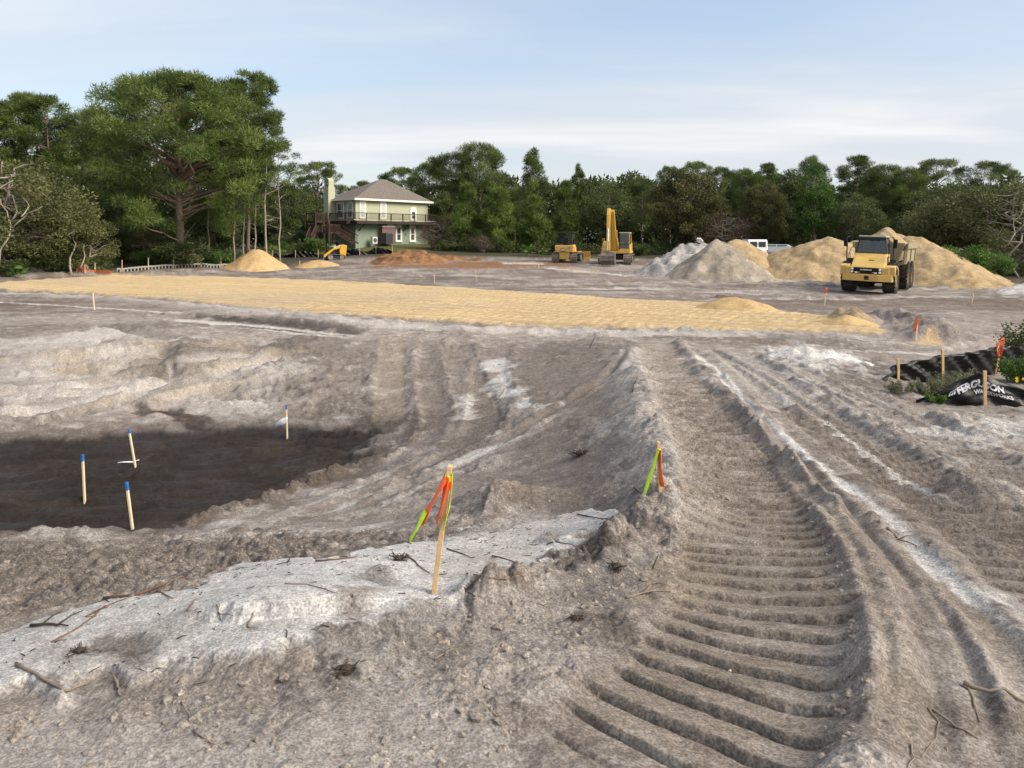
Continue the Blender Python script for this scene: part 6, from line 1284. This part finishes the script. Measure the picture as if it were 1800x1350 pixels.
# stakes with flagging
def ribbon(parent, pts, w_, m, name='ribbon', face=(0.25, -1, 0)):
    """flat tape along pts (parent space); width lies across, folds a little"""
    pts = [Vector(p) for p in pts]; V = []; Fq = []; f = Vector(face).normalized()
    for i, p in enumerate(pts):
        d = (pts[min(i + 1, len(pts) - 1)] - pts[max(i - 1, 0)]).normalized(); tw = 0.15 * math.sin(1.7 * i + len(pts)); s_ = d.cross(f).normalized(); s_ = Matrix.Rotation(tw, 3, d) @ s_
        V += [p - s_ * w_ / 2, p + f * -0.004 * math.sin(i * 2.1), p + s_ * w_ / 2]
    for i in range(len(pts) - 1): k = 3 * i; Fq += [(k, k + 1, k + 4, k + 3), (k + 1, k + 2, k + 5, k + 4)]
    mb = MB(); mb.add(V, Fq); o = mb.build(name, m, parent, smooth=True); s_ = o.modifiers.new('t', 'SOLIDIFY'); s_.thickness = 0.0012; return o
def world_px(u_, v_, d): return Vector(((u_ - U0) / F * d, d, zpix(v_, d)))
def flagged(b, tp_, w_, label, name, tapes, knots, m='wood_stake'):
    t, p, tip = px_stake(b, tp_, w_, label, 'stakes flagged with bright tape', None, name, m=m)
    q = t.rotation_quaternion.to_matrix().to_4x4(); q.translation = p; iv = q.inverted()
    for px, wd, mm, off in tapes: ribbon(t, [iv @ world_px(a, c, p.y - off - 0.004 * i) for i, (a, c) in enumerate(px)], wd, mm)
    for (v_, h, mm) in knots:
        f_ = (b[1] - v_) / (b[1] - tp_[1]); L_ = (tip - p).length; kb = MB(); kb.box((0, 0, L_ * f_ - 0.02), (w_ * 1.25, w_ * 0.85, h)); kb.build('knot', mm, t, 0.003)
flagged((763,1042), (792,811), 0.040, 'wooden stake with orange and lime tape on the white sand', 'flagged_stake',
    [([(785,838),(773,858),(759,884),(749,903),(741,920)], 0.072, 'tape_orange', 0.03), ([(748,898),(740,914),(731,932),(720,951)], 0.056, 'tape_lime', 0.035), ([(787,838),(781,865),(774,895),(767,922)], 0.060, 'tape_orange', 0.045), ([(795,832),(794,860),(790,890),(783,915),(779,932)], 0.022, 'tape_lime', 0.02)], [(832, 0.028, 'tape_lime'), (845, 0.034, 'tape_orange')])
flagged((1160,860), (1157,771), 0.032, 'shorter stake with lime and orange tape on the crest beside the dirt road', 'flagged_stake',
    [([(1157,790),(1153,805),(1148,822),(1141,842),(1134,864),(1127,888)], 0.040, 'tape_lime', 0.02), ([(1158,790),(1159,810),(1161,830),(1163,848),(1164,856)], 0.058, 'tape_orange', 0.03)], [(787, 0.03, 'tape_lime')])
flagged((1609,599), (1613,559), 0.05, 'slim stake with orange tape at the right end of the sand bed', 'flagged_stake', [([(1613,560),(1611,568),(1609,576),(1608,582)], 0.10, 'tape_orange', 0.03)], [], 'stake_pale')
flagged((1449,537), (1453,505), 0.05, 'small stake with orange tape in front of the dump truck', 'flagged_stake', [([(1453,507),(1452,511),(1449,515)], 0.16, 'tape_orange', 0.03)], [], 'stake_pale')

# ------------------------------------------------------------------ black silt fences
def sag_sheet(line, name, label, group, folds=9, seed=1, n=90, m=12, amp=0.035):
    """line: list of (base point, top z, top offset); the cloth hangs between the stakes"""
    rg_ = random.Random(seed); B = [Vector(b) for b, tz, o_ in line]; cum = [0.0]
    for i in range(1, len(B)): cum.append(cum[-1] + (B[i] - B[i - 1]).length)
    def pos(s, h):
        i = max(j for j in range(len(cum)) if cum[j] <= s + 1e-9); i = min(i, len(B) - 2); f = (s - cum[i]) / (cum[i + 1] - cum[i])
        b = B[i].lerp(B[i + 1], f); tz = line[i][1] * (1 - f) + line[i + 1][1] * f; sag = 0.25 * (f * (1 - f)) * (cum[i + 1] - cum[i]) * 0.25
        bz = gz(b.x, b.y) - 0.06; z = bz + (tz - sag - bz) * h; dirv = (B[i + 1] - B[i]).normalized(); nrm = Vector((dirv.y, -dirv.x, 0))
        w_ = amp * (math.sin(folds * (s * 1.3 + h * 0.9) + seed) * (0.3 + 0.7 * (1 - abs(2 * f - 1))) + 0.6 * math.sin(folds * 2.3 * (s * 0.5 - h * 1.4)) * h); off = line[i][2] * (1 - f) + line[i + 1][2] * f
        return Vector((b.x, b.y, 0)) + nrm * (w_ - off * h) + Vector((0, 0, z)), nrm
    V = []; Fq = []
    for i in range(n + 1):
        for j in range(m + 1): V.append(tuple(pos(cum[-1] * i / n, j / m)[0]))
    for i in range(n):
        for j in range(m): k = i * (m + 1) + j; Fq.append((k, k + m + 1, k + m + 2, k + 1))
    t = thing(name, label, 'silt fence', tuple(B[0]), 0, group); V = [tuple(Vector(v) - B[0]) for v in V]
    o = link('cloth', np_mesh('cloth', V, Fq, True), 'fabric_black', t); s_ = o.modifiers.new('t', 'SOLIDIFY'); s_.thickness = 0.004; return t, pos, cum
GS = 'black silt fences'
def topz(u_, v_, p): return zpix(v_, p.y)
L1 = [((1552,684), 684), ((1577,672), 640), ((1655,668), 624), ((1752,655), 609), ((1830,650), 603)]
li = []
for ((a, c), vt), dd in zip(L1, (12.9, 13.3, 13.6, 14.6, 15.2)): p = at(a, dd); li.append((p, max(zpix(vt, p.y), p.z + 0.02), 0.0))
tA, posA, cumA = sag_sheet(li, 'silt_fence', 'sagging black silt fence behind the grey weeds on the right', GS, 10, 2, amp=0.06)
for j, lab in ((1, None), (2, None), (3, None)):
    p, tz, _ = li[j]; b = MB(); b.box((0, 0, 0), (0.04, 0.04, tz - p.z + 0.20)); o = b.build('fence_post', 'wood_stake', tA); o.location = (p - li[0][0]) + Vector((0.0, -0.035, (tz - p.z) / 2 + 0.0))
L2 = [((1612,708), 705), ((1665,714), 683), ((1722,715), 655), ((1765,720), 672), ((1830,722), 694)]
li2 = []
for ((a, c), vt), dd in zip(L2, (11.6, 11.5, 11.45, 11.4, 11.3)): p = at(a, dd); li2.append((p, max(zpix(vt, p.y), p.z + 0.02), 0.06))
tB, posB, cumB = sag_sheet(li2, 'silt_fence', 'black silt fence with white lettering slumped over its stake, nearest the camera', GS, 8, 4, amp=0.04)
p, tz, _ = li2[2]; b = MB(); b.box((0, 0, 0), (0.042, 0.03, tz - p.z + 0.15)); o = b.build('fence_post', 'wood_stake', tB); o.location = (p - li2[0][0]) + Vector((0.0, -0.13, (tz - p.z) / 2 - 0.02)); o.rotation_euler = (R(6), R(-4), 0)
def fence_text(s, size, s0, h0, bold, rise=0.0, shear=0.0):
    me = text_mesh(s, size, shear, bold)
    bmx = bmesh.new(); bmx.from_mesh(me); bmesh.ops.triangulate(bmx, faces=bmx.faces); bmesh.ops.subdivide_edges(bmx, edges=[e for e in bmx.edges if e.calc_length() > 0.03], cuts=1); bmx.to_mesh(me); bmx.free()
    for v in me.vertices:
        P, nr = posB(min(max(s0 + v.co.x, 0.01), cumB[-1] - 0.01), min(max(h0 + rise * v.co.x + v.co.y / 0.48, 0.03), 0.98)); v.co = P + nr * 0.012 - li2[0][0]
    link('lettering', me, 'fabric_print', tB)
mid = cumB[2]
fence_text('FERGUSON', 0.13, mid + 0.02, 0.70, 0.006); fence_text('WATERWORKS', 0.075, mid + 0.20, 0.49, 0.003)
for k in range(3):
    mb = MB()
    for j in (0, 1):
        s0 = mid - 0.44 + 0.035 * k; hh = 0.60 + 0.10 * j + 0.02 * k; q = []
        for ds, dh in ((0, 0), (0.022, 0), (0.045, 0.08), (0.023, 0.08)): P, nr = posB(s0 + ds + 0.02 * j, hh + dh); q.append(tuple(P + nr * 0.012 - li2[0][0]))
        mb.add(q, [(0, 1, 2, 3)])
    mb.build('emblem_bar', 'fabric_print', tB)
st_, ps_, ts_ = px_stake((1749,660), (1757,610), 0.03, 'stake wound with orange tape between the two silt fences', 'stakes flagged with bright tape', None, 'flagged_stake', m='wood_stake')
q = st_.rotation_quaternion.to_matrix().to_4x4(); q.translation = ps_; iv = q.inverted()
for px in ([(1764,594),(1757,600),(1752,612),(1752,622),(1756,630)], [(1765,594),(1763,606),(1762,618),(1757,630)], [(1760,600),(1757,612),(1760,622),(1756,629)]): ribbon(st_, [iv @ world_px(a, c, ps_.y - 0.03) for a, c in px], 0.028, 'tape_orange')
px_stake((1766,640), (1766,608), 0.04, 'plain lath at the bend of the rear silt fence', GF, None, 'grade_stake', m='wood_stake')
# fence far behind, below the lawn
for (ua, ub, d, lab, sd) in ((480, 600, 85, 'crumpled black silt fence left of the small loader below the house', 3), (604, 690, 85.5, 'crumpled black silt fence right of the small loader below the lawn', 6)):
    li3 = []; n3 = 6
    for k in range(n3 + 1): p = at(ua + (ub - ua) * k / n3, d + 0.3 * math.sin(k * 2.2)); li3.append((p, p.z + 0.55 + 0.3 * math.sin(k * 1.9 + sd), 0.1 * math.sin(k)))
    tC, _, _ = sag_sheet(li3, 'silt_fence', lab, GS, 9, sd, 60, 6, 0.22)
    for k in range(0, n3 + 1, 2): b = MB(); b.box((0, 0, 0.4), (0.05, 0.05, 0.9)); o = b.build('fence_post', 'stake_pale', tC); o.location = li3[k][0] - li3[0][0] + Vector((0, -0.15, 0))
# pale slotted edging left of the conical pile
t = None; P0, P1 = on(205, 478), on(402, 470); n = 34
t = thing('block_edging', 'low pale edging of slotted blocks running to the conical pile', 'edging', tuple(P0))
for k in range(n):
    a = P0.lerp(P1, (k + 0.5) / n); ln = (P1 - P0).length / n; rz = math.atan2((P1 - P0).y, (P1 - P0).x); zb = gz(a.x, a.y)
    b = MB(); b.box((0, 0, 0.12), (ln * 0.97, 0.12, 0.42)); o = b.build('block', 'barrier_panel', t); o.location = Vector((a.x, a.y, zb)) - P0; o.rotation_euler = (0, 0, rz + 0.03 * math.sin(k * 3)); 
    b = MB(); b.box((0, -0.065, 0.08), (0.16, 0.02, 0.24)); o2 = b.build('slot', 'matt_black', o)
for k in range(5): a = P0.lerp(P1, 0.05 + 0.22 * k); b = MB(); b.box((0, 0, 0.5), (0.05, 0.05, 1.0)); o = b.build('edging_stake', 'stake_pale', t); o.location = Vector((a.x, a.y - 0.12, gz(a.x, a.y))) - P0
# orange netting at the left wood edge
t = thing('safety_netting', 'torn orange safety netting on wooden posts at the left wood edge', 'netting', tuple(on(135, 478)))
pts = [on(135, 478), on(149, 480), on(167, 479), on(195, 481)]
for k, p in enumerate(pts[:3]): b = MB(); b.box((0, 0, 0.4), (0.07, 0.07, 0.95 - 0.15 * k)); o = b.build('post', 'stake_pale', t); o.location = p - pts[0]
for k in range(3):
    mb = MB(); a, c = pts[k], pts[k + 1]; ht = (0.55, 0.18, 0.22)[k]
    for j in range(5):
        zz_ = ht * j / 4; mb.tube([a - pts[0] + Vector((0, -0.05, 0.25 * (k == 0) + zz_)), (a + c) / 2 - pts[0] + Vector((0, -0.05, zz_ + 0.02 + 0.15 * (k == 0) - 0.05)), c - pts[0] + Vector((0, -0.05, zz_ * 0.9 + 0.35 * (k == 0)))], 0.022, 4)
    for j in range(9): q_ = a.lerp(c, j / 8) - pts[0]; mb.tube([q_ + Vector((0, -0.05, 0.25 * (k == 0))), q_ + Vector((0, -0.05, ht + 0.25 * (k == 0)))], 0.018, 4)
    mb.build('net', 'net_orange', t)
# weeds inside the silt fence and a flowering bush at the right edge
rg = np.random.default_rng(5)
def weeds(name, label, px, leaf, hgt, n, ln, wd, seed, cat='weed', spread=0.25, group='weeds by the silt fence'):
    p = on(*px); rg_ = random.Random(seed); t = thing(name, label, cat, tuple(p), 0, group); mb = MB(); cen = []; rad = []
    for k in range(n):
        a = rg_.uniform(0, 6.28); q = spread * math.sqrt(rg_.random()); top = Vector((math.cos(a) * q * 1.5, math.sin(a) * q, hgt * rg_.uniform(0.5, 1.0))); b0 = Vector((math.cos(a) * q * 0.7, math.sin(a) * q * 0.4, -0.02))
        mb.tube(wob(b0, top, 3, 0.04, rg_), [0.005, 0.004, 0.003, 0.002], 4, False)
        for s in (0.35, 0.6, 0.8, 1.0): cen.append(tuple(b0.lerp(top, s))); rad.append(rg_.uniform(0.03, 0.07) * hgt / 0.4)
    mb.build('stems', 'twig_grey', t); link('leaves', leaf_mesh('leaves', cen, rad, 22, ln, wd, seed, 0.9, 0.4, tri=False), leaf, t); return t, p
for nm, lab, px, lf, h, n, s_, sp in (('weed', 'grey-green weed in the middle of the silt fence corner', (1668, 690), 'leaves_grey', 0.30, 26, 3, 0.30), ('weed', 'grey weed right in front of the rear silt fence', (1700, 680), 'leaves_grey', 0.26, 20, 5, 0.26), ('weed', 'green weed at the left end of the rear silt fence', (1583, 692), 'leaves_grey', 0.20, 14, 7, 0.16), ('weed', 'yellow-green low weed left of the lettered silt fence', (1625, 694), 'leaves_grey', 0.13, 16, 9, 0.22), ('weed', 'small green tuft at the left foot of the lettered silt fence', (1646, 708), 'leaves_bright', 0.12, 10, 11, 0.12), ('weed', 'low grey weed between the rear fence stake and the left weed', (1640, 690), 'leaves_grey', 0.20, 18, 15, 0.25)):
    weeds(nm, lab, px, lf, h, n, 0.035, 0.012, s_, spread=sp)
tb, pf = weeds('flowering_bush', 'green bush with yellow flowers at the right edge beside the silt fences', (1800, 672), 'leaves_bright', 0.45, 40, 0.05, 0.022, 21, 'bush', 0.30)
for k in range(8):
    rr2 = random.Random(k + 50); mb = MB(); c = Vector((rr2.uniform(-0.35, 0.2), -0.30 + rr2.uniform(-0.08, 0.05), rr2.uniform(0.08, 0.35)))
    for j in range(6): a = j * math.pi / 3; mb.add([tuple(c), tuple(c + Vector((math.cos(a - 0.4) * 0.022, -0.008, math.sin(a - 0.4) * 0.022))), tuple(c + Vector((math.cos(a) * 0.036, -0.004, math.sin(a) * 0.036))), tuple(c + Vector((math.cos(a + 0.4) * 0.022, -0.008, math.sin(a + 0.4) * 0.022)))], [(0, 1, 2, 3)])
    mb.build('flower', 'flower', tb)
weeds('weed_bush', 'dark green bush rising at the right picture edge behind the rear fence', (1800, 648), 'leaves_dark', 0.85, 36, 0.06, 0.03, 23, 'bush', 0.35)

# ------------------------------------------------------------------ roots, sticks and clods in the foreground
def stick(px, r, label, m='twig', lift=0.0, cat='stick', seed=0, group='roots and sticks on the dirt', twigs=0):
    rg_ = random.Random(seed * 7 + int(px[0][0])); pts = []
    for i, (a, c) in enumerate(px): p = on(a, c); p.z += r * 0.7 + lift * math.sin(math.pi * i / max(1, len(px) - 1)); pts.append(p)
    P = []
    for i in range(len(pts) - 1):
        for s in (0, 0.33, 0.66): q = pts[i].lerp(pts[i + 1], s); q.x += rg_.gauss(0, r * 0.6); q.z = max(q.z, gz(q.x, q.y) + r * 0.4) + rg_.uniform(0, r * 0.6); P.append(q)
    P.append(pts[-1]); o_ = P[0].copy(); n = len(P); mb = MB(); mb.tube([p - o_ for p in P], [r * (1 - 0.6 * i / (n - 1)) for i in range(n)], 6)
    for k in range(twigs):
        i = rg_.randrange(1, n - 1); e = P[i] - o_ + Vector((rg_.uniform(-1, 1), rg_.uniform(-1, 1), rg_.uniform(0, 0.4))) * r * 14; mb.tube([P[i] - o_, (P[i] - o_).lerp(e, 0.5) + Vector((0, 0, r)), e], [r * 0.5, r * 0.4, r * 0.2], 4)
    o = mb.build('stick', m, None, smooth=True); o.location = o_; tag(o, label, cat, group); return o
S = [
 ([(1690,1205),(1740,1222),(1810,1240)], 0.016, 'twig_grey', 'thick grey stick at the bottom right picture edge'),
 ([(1640,1250),(1680,1280),(1720,1300)], 0.007, 'twig_grey', 'thin grey stick below the thick stick at the bottom right'),
 ([(1705,1215),(1712,1240),(1722,1270)], 0.009, 'twig_grey', 'short grey root hanging under the thick stick at the bottom right'),
 ([(1630,1245),(1650,1270),(1645,1300),(1620,1330)], 0.005, 'twig_grey', 'curved thin root at the bottom right left of the thick stick'),
 ([(1600,1310),(1605,1335),(1590,1360)], 0.005, 'twig_grey', 'thin root at the bottom edge right of the track berm'),
 ([(1560,930),(1580,950),(1612,962)], 0.012, 'twig_grey', 'half-buried stick in the road between the ruts'),
 ([(25,1170),(75,1195),(118,1218),(140,1208),(170,1195)], 0.010, 'twig_grey', 'bent grey branch at the lower left on mottled sand'),
 ([(203,1195),(208,1210),(212,1225)], 0.010, 'twig_grey', 'short grey stub right of the bent branch at the lower left'),
 ([(182,1055),(240,1048),(290,1030),(330,1020)], 0.013, 'twig', 'long straw-brown stick along the back of the white sand'),
 ([(150,1085),(190,1065),(230,1050)], 0.006, 'twig', 'reddish root on the left end of the white sand, upper'),
 ([(90,1130),(130,1110),(165,1085),(185,1065)], 0.006, 'twig', 'reddish root on the left end of the white sand, lower'),
 ([(55,1103),(85,1100),(120,1102)], 0.011, 'root_dark', 'dark short root at the left tip of the white sand'),
 ([(275,1040),(290,1047),(305,1053)], 0.006, 'twig', 'short brown twig below the straw-brown stick'),
 ([(330,1075),(338,1063),(345,1053)], 0.006, 'twig', 'upright brown twig on the left part of the white sand'),
 ([(438,1105),(441,1092),(445,1078)], 0.009, 'twig_grey', 'grey peg sticking up in the middle of the white sand'),
 ([(380,1065),(385,1080),(410,1083)], 0.004, 'twig', 'thin hooked twig left of the grey peg'),
 ([(500,1027),(540,1028),(580,1040),(600,1050)], 0.004, 'twig_grey', 'fine curved rootlet behind the middle of the white sand'),
 ([(555,988),(590,985),(628,980)], 0.009, 'twig', 'reddish bark strip on the crest behind the white sand'),
 ([(505,990),(520,978),(525,972)], 0.007, 'root_dark', 'dark twig pair on the crest left of the bark strip'),
 ([(785,965),(815,975),(830,982)], 0.006, 'root_dark', 'dark twig on the pale hollow right of the flagged stake'),
 ([(868,978),(900,990),(938,1008)], 0.007, 'twig', 'dark root across the pale hollow, upper'),
 ([(820,1010),(860,1018),(900,1020),(928,1018)], 0.007, 'twig', 'reddish root across the pale hollow, lower'),
 ([(840,1020),(820,1035),(818,1042),(835,1050)], 0.006, 'root_dark', 'hooked dark root in the pale hollow near the flagged stake'),
 ([(715,975),(735,995),(755,1008)], 0.007, 'twig', 'brown root left of the flagged stake'),
 ([(960,958),(985,955),(1005,958)], 0.006, 'root_dark', 'dark twig on pale sand below the grey hump'),
 ([(1015,905),(1050,912),(1085,915)], 0.007, 'root_dark', 'dark twig above the pale hollow towards the shorter stake'),
 ([(1100,1053),(1130,1045),(1180,1040)], 0.009, 'twig_grey', 'pale stick at the left edge of the cleated track'),
 ([(1130,1045),(1145,1032),(1152,1028)], 0.010, 'twig_grey', 'stub forking from the pale stick beside the cleated track'),
 ([(1148,1000),(1152,988),(1157,976)], 0.005, 'root_dark', 'upright dark twig above the pale stick'),
 ([(1112,690),(1117,672),(1122,662)], 0.013, 'root_dark', 'upright dark stick on the crest beside the dirt road'),
 ([(1038,612),(1043,598),(1048,590)], 0.013, 'root_dark', 'dark root sticking up at the top of the slope'),
 ([(875,702),(885,690),(893,678)], 0.014, 'twig_grey', 'short stick on the slope between the white patches'),
 ([(1115,858),(1125,868),(1135,876)], 0.008, 'root_dark', 'short dark twig left of the shorter flagged stake'),
 ([(320,1235),(330,1258),(338,1265)], 0.004, 'twig_grey', 'pale rootlet on the lower left dirt'),
 ([(340,1285),(365,1305),(392,1318)], 0.006, 'twig_grey', 'pale curved rootlet at the bottom left centre'),
 ([(765,1160),(790,1145),(810,1140)], 0.006, 'twig_grey', 'thin pale root on the crumbly dirt at the bottom centre'),
 ([(1175,585),(1182,580),(1195,574)], 0.016, 'stake_pale', 'broken pale lath on the berm of the sand bed'),
 ([(1192,576),(1198,584)], 0.014, 'stake_pale', 'second piece of the broken pale lath on the sand bed berm'),
 ([(960,640),(985,628),(1003,640)], 0.006, 'root_dark', 'arched rootlet at the top of the dark slope'),
]
for k, (px, r, m, lab) in enumerate(S): stick(px, r * 0.72, lab, m, seed=k, twigs=(2 if r > 0.008 and k % 2 else 0))
def root_clump(u_, v_, s, label, seed):
    p = on(u_, v_); rg_ = random.Random(seed); mb = MB()
    for k in range(26): a = rg_.uniform(0, 6.28); e = Vector((math.cos(a), math.sin(a), rg_.uniform(-0.2, 0.45))) * s * rg_.uniform(0.4, 1.0); b_ = Vector((rg_.gauss(0, 0.3), rg_.gauss(0, 0.3), 0.1)) * s; mb.tube([(0, 0, 0), e * 0.4 + b_, e * 0.8 + b_, e - Vector((0, 0, 0.25 * s))], [0.06 * s, 0.05 * s, 0.03 * s, 0.012 * s], 4)
    V, Fc = ICO; q = [Vector(v) * s * 0.45 * (0.8 + 0.4 * rg_.random()) for v in V]; mb.add(q, [tuple(f) for f in Fc]); o = mb.build('root_clump', 'root_dark'); o.location = p + Vector((0, 0, 0.12 * s)); tag(o, label, 'root clump', 'tangled root clumps')
_b = bmesh.new(); bmesh.ops.create_icosphere(_b, subdivisions=1, radius=1); ICO = (np.array([v.co[:] for v in _b.verts]), np.array([[v.index for v in f.verts] for f in _b.faces])); _b.free()
root_clump(1020, 800, 0.13, 'dark tangled root clump on the slope between the two flagged stakes', 1)
root_clump(1012, 1090, 0.045, 'small dark root clump in the crumbly dirt below the pale hollow', 2)
root_clump(610, 1180, 0.06, 'dark root clump under the lip of the white sand', 3)
root_clump(140, 1148, 0.05, 'small dark root clump on the mottled sand at the lower left', 4)
root_clump(700, 985, 0.06, 'brown root clump on the crest left of the flagged stake', 5)
root_clump(1085, 1000, 0.06, 'dark root clump on the crest of crumbly dirt', 6)
# loose clods
def clods(name, label, n, seed, m, poly, smin, smax, mask=None):
    rg_ = np.random.default_rng(seed); P = G(poly); lo, hi = P.min(0), P.max(0); pts = rg_.uniform(lo, hi, (n * 4, 2))
    ins = np.zeros(len(pts), bool)
    for i in range(len(P)):
        a = P[i]; b_ = P[(i + 1) % len(P)]; c = (a[1] > pts[:, 1]) != (b_[1] > pts[:, 1]); xi = (b_[0] - a[0]) * (pts[:, 1] - a[1]) / (b_[1] - a[1] if abs(b_[1] - a[1]) > 1e-12 else 1e-12) + a[0]; ins ^= c & (pts[:, 0] < xi)
    pts = pts[ins][:n]; n = len(pts); V, Fc = ICO; nv = len(V); s_ = smin * (smax / smin) ** (rg_.random(n) ** 3.2)
    sc = s_[:, None, None] * rg_.uniform(0.65, 1.35, (n, nv, 1)) * rg_.uniform(0.6, 1.2, (n, 1, 3)); ang = rg_.uniform(0, 6.28, n); VV_ = V[None] * sc; x = VV_[..., 0] * np.cos(ang)[:, None] - VV_[..., 1] * np.sin(ang)[:, None]; y = VV_[..., 0] * np.sin(ang)[:, None] + VV_[..., 1] * np.cos(ang)[:, None]
    z = VV_[..., 2] * 0.8 + (ground_z(pts[:, 0], pts[:, 1]) - s_ * 0.15)[:, None]; W = np.stack([x + pts[:, :1], y + pts[:, 1:2], z], -1).reshape(-1, 3); Fa = (Fc[None] + (np.arange(n) * nv)[:, None, None]).reshape(-1, 3)
    o = link(name, np_mesh(name, W, Fa, False), m); o['kind'] = 'stuff'; o['label'] = label; o['category'] = 'clods'; return o
clods('loose_clods', 'loose clods of grey dirt in the foreground', 1700, 1, 'clod', [(-30,1255),(300,1215),(560,1160),(800,1090),(1000,1010),(1130,960),(1180,990),(1080,1080),(960,1190),(900,1380),(-30,1380)], 0.0025, 0.028)
clods('berm_clods', 'crumbs of dirt along the berm beside the cleated track', 2200, 2, 'clod', [(1390,1360),(1480,1200),(1470,1050),(1420,900),(1360,800),(1385,800),(1450,900),(1510,1050),(1540,1200),(1500,1360)], 0.003, 0.026)
clods('slope_clods', 'crumbs of dirt over the slope towards the pit', 2200, 3, 'clod', [(0,1040),(300,1020),(430,990),(700,960),(900,930),(1140,900),(1140,760),(1000,760),(700,860),(400,920),(0,945)], 0.004, 0.022)
clods('road_crumbs', 'crumbs of dirt scattered over the road', 1800, 4, 'clod', [(1200,1100),(1200,760),(1320,700),(1800,800),(1800,1340),(1560,1340)], 0.003, 0.013)
# small litter of twigs on the pale sand
rg_ = random.Random(9); mb = MB(); wsP = G(ws_px); lo, hi = wsP.min(0), wsP.max(0); cnt = 0
while cnt < 230:
    x = rg_.uniform(lo[0], hi[0]); y = rg_.uniform(lo[1], hi[1]); ins = False
    for i in range(len(wsP)):
        a, b_ = wsP[i], wsP[(i + 1) % len(wsP)]
        if (a[1] > y) != (b_[1] > y) and x < (b_[0] - a[0]) * (y - a[1]) / (b_[1] - a[1]) + a[0]: ins = not ins
    if not ins: continue
    a = rg_.uniform(0, 6.28); L_ = 0.012 + 0.06 * rg_.random() ** 3; r = rg_.uniform(0.0012, 0.003); z = gz(x, y); x2 = x + L_ * math.cos(a); y2 = y + L_ * math.sin(a)
    mb.tube([(x, y, z + r), ((x + x2) / 2 + rg_.gauss(0, L_ * .1), (y + y2) / 2, (z + gz(x2, y2)) / 2 + r * 2 + 0.1 * L_ * rg_.random()), (x2, y2, gz(x2, y2) + r + rg_.random() * 0.2 * L_)], [r, r * 0.9, r * 0.5], 4); cnt += 1
o = mb.build('twig_litter', 'root_dark'); o['kind'] = 'stuff'; o['label'] = 'fine litter of twig bits on the white sand'; o['category'] = 'litter'
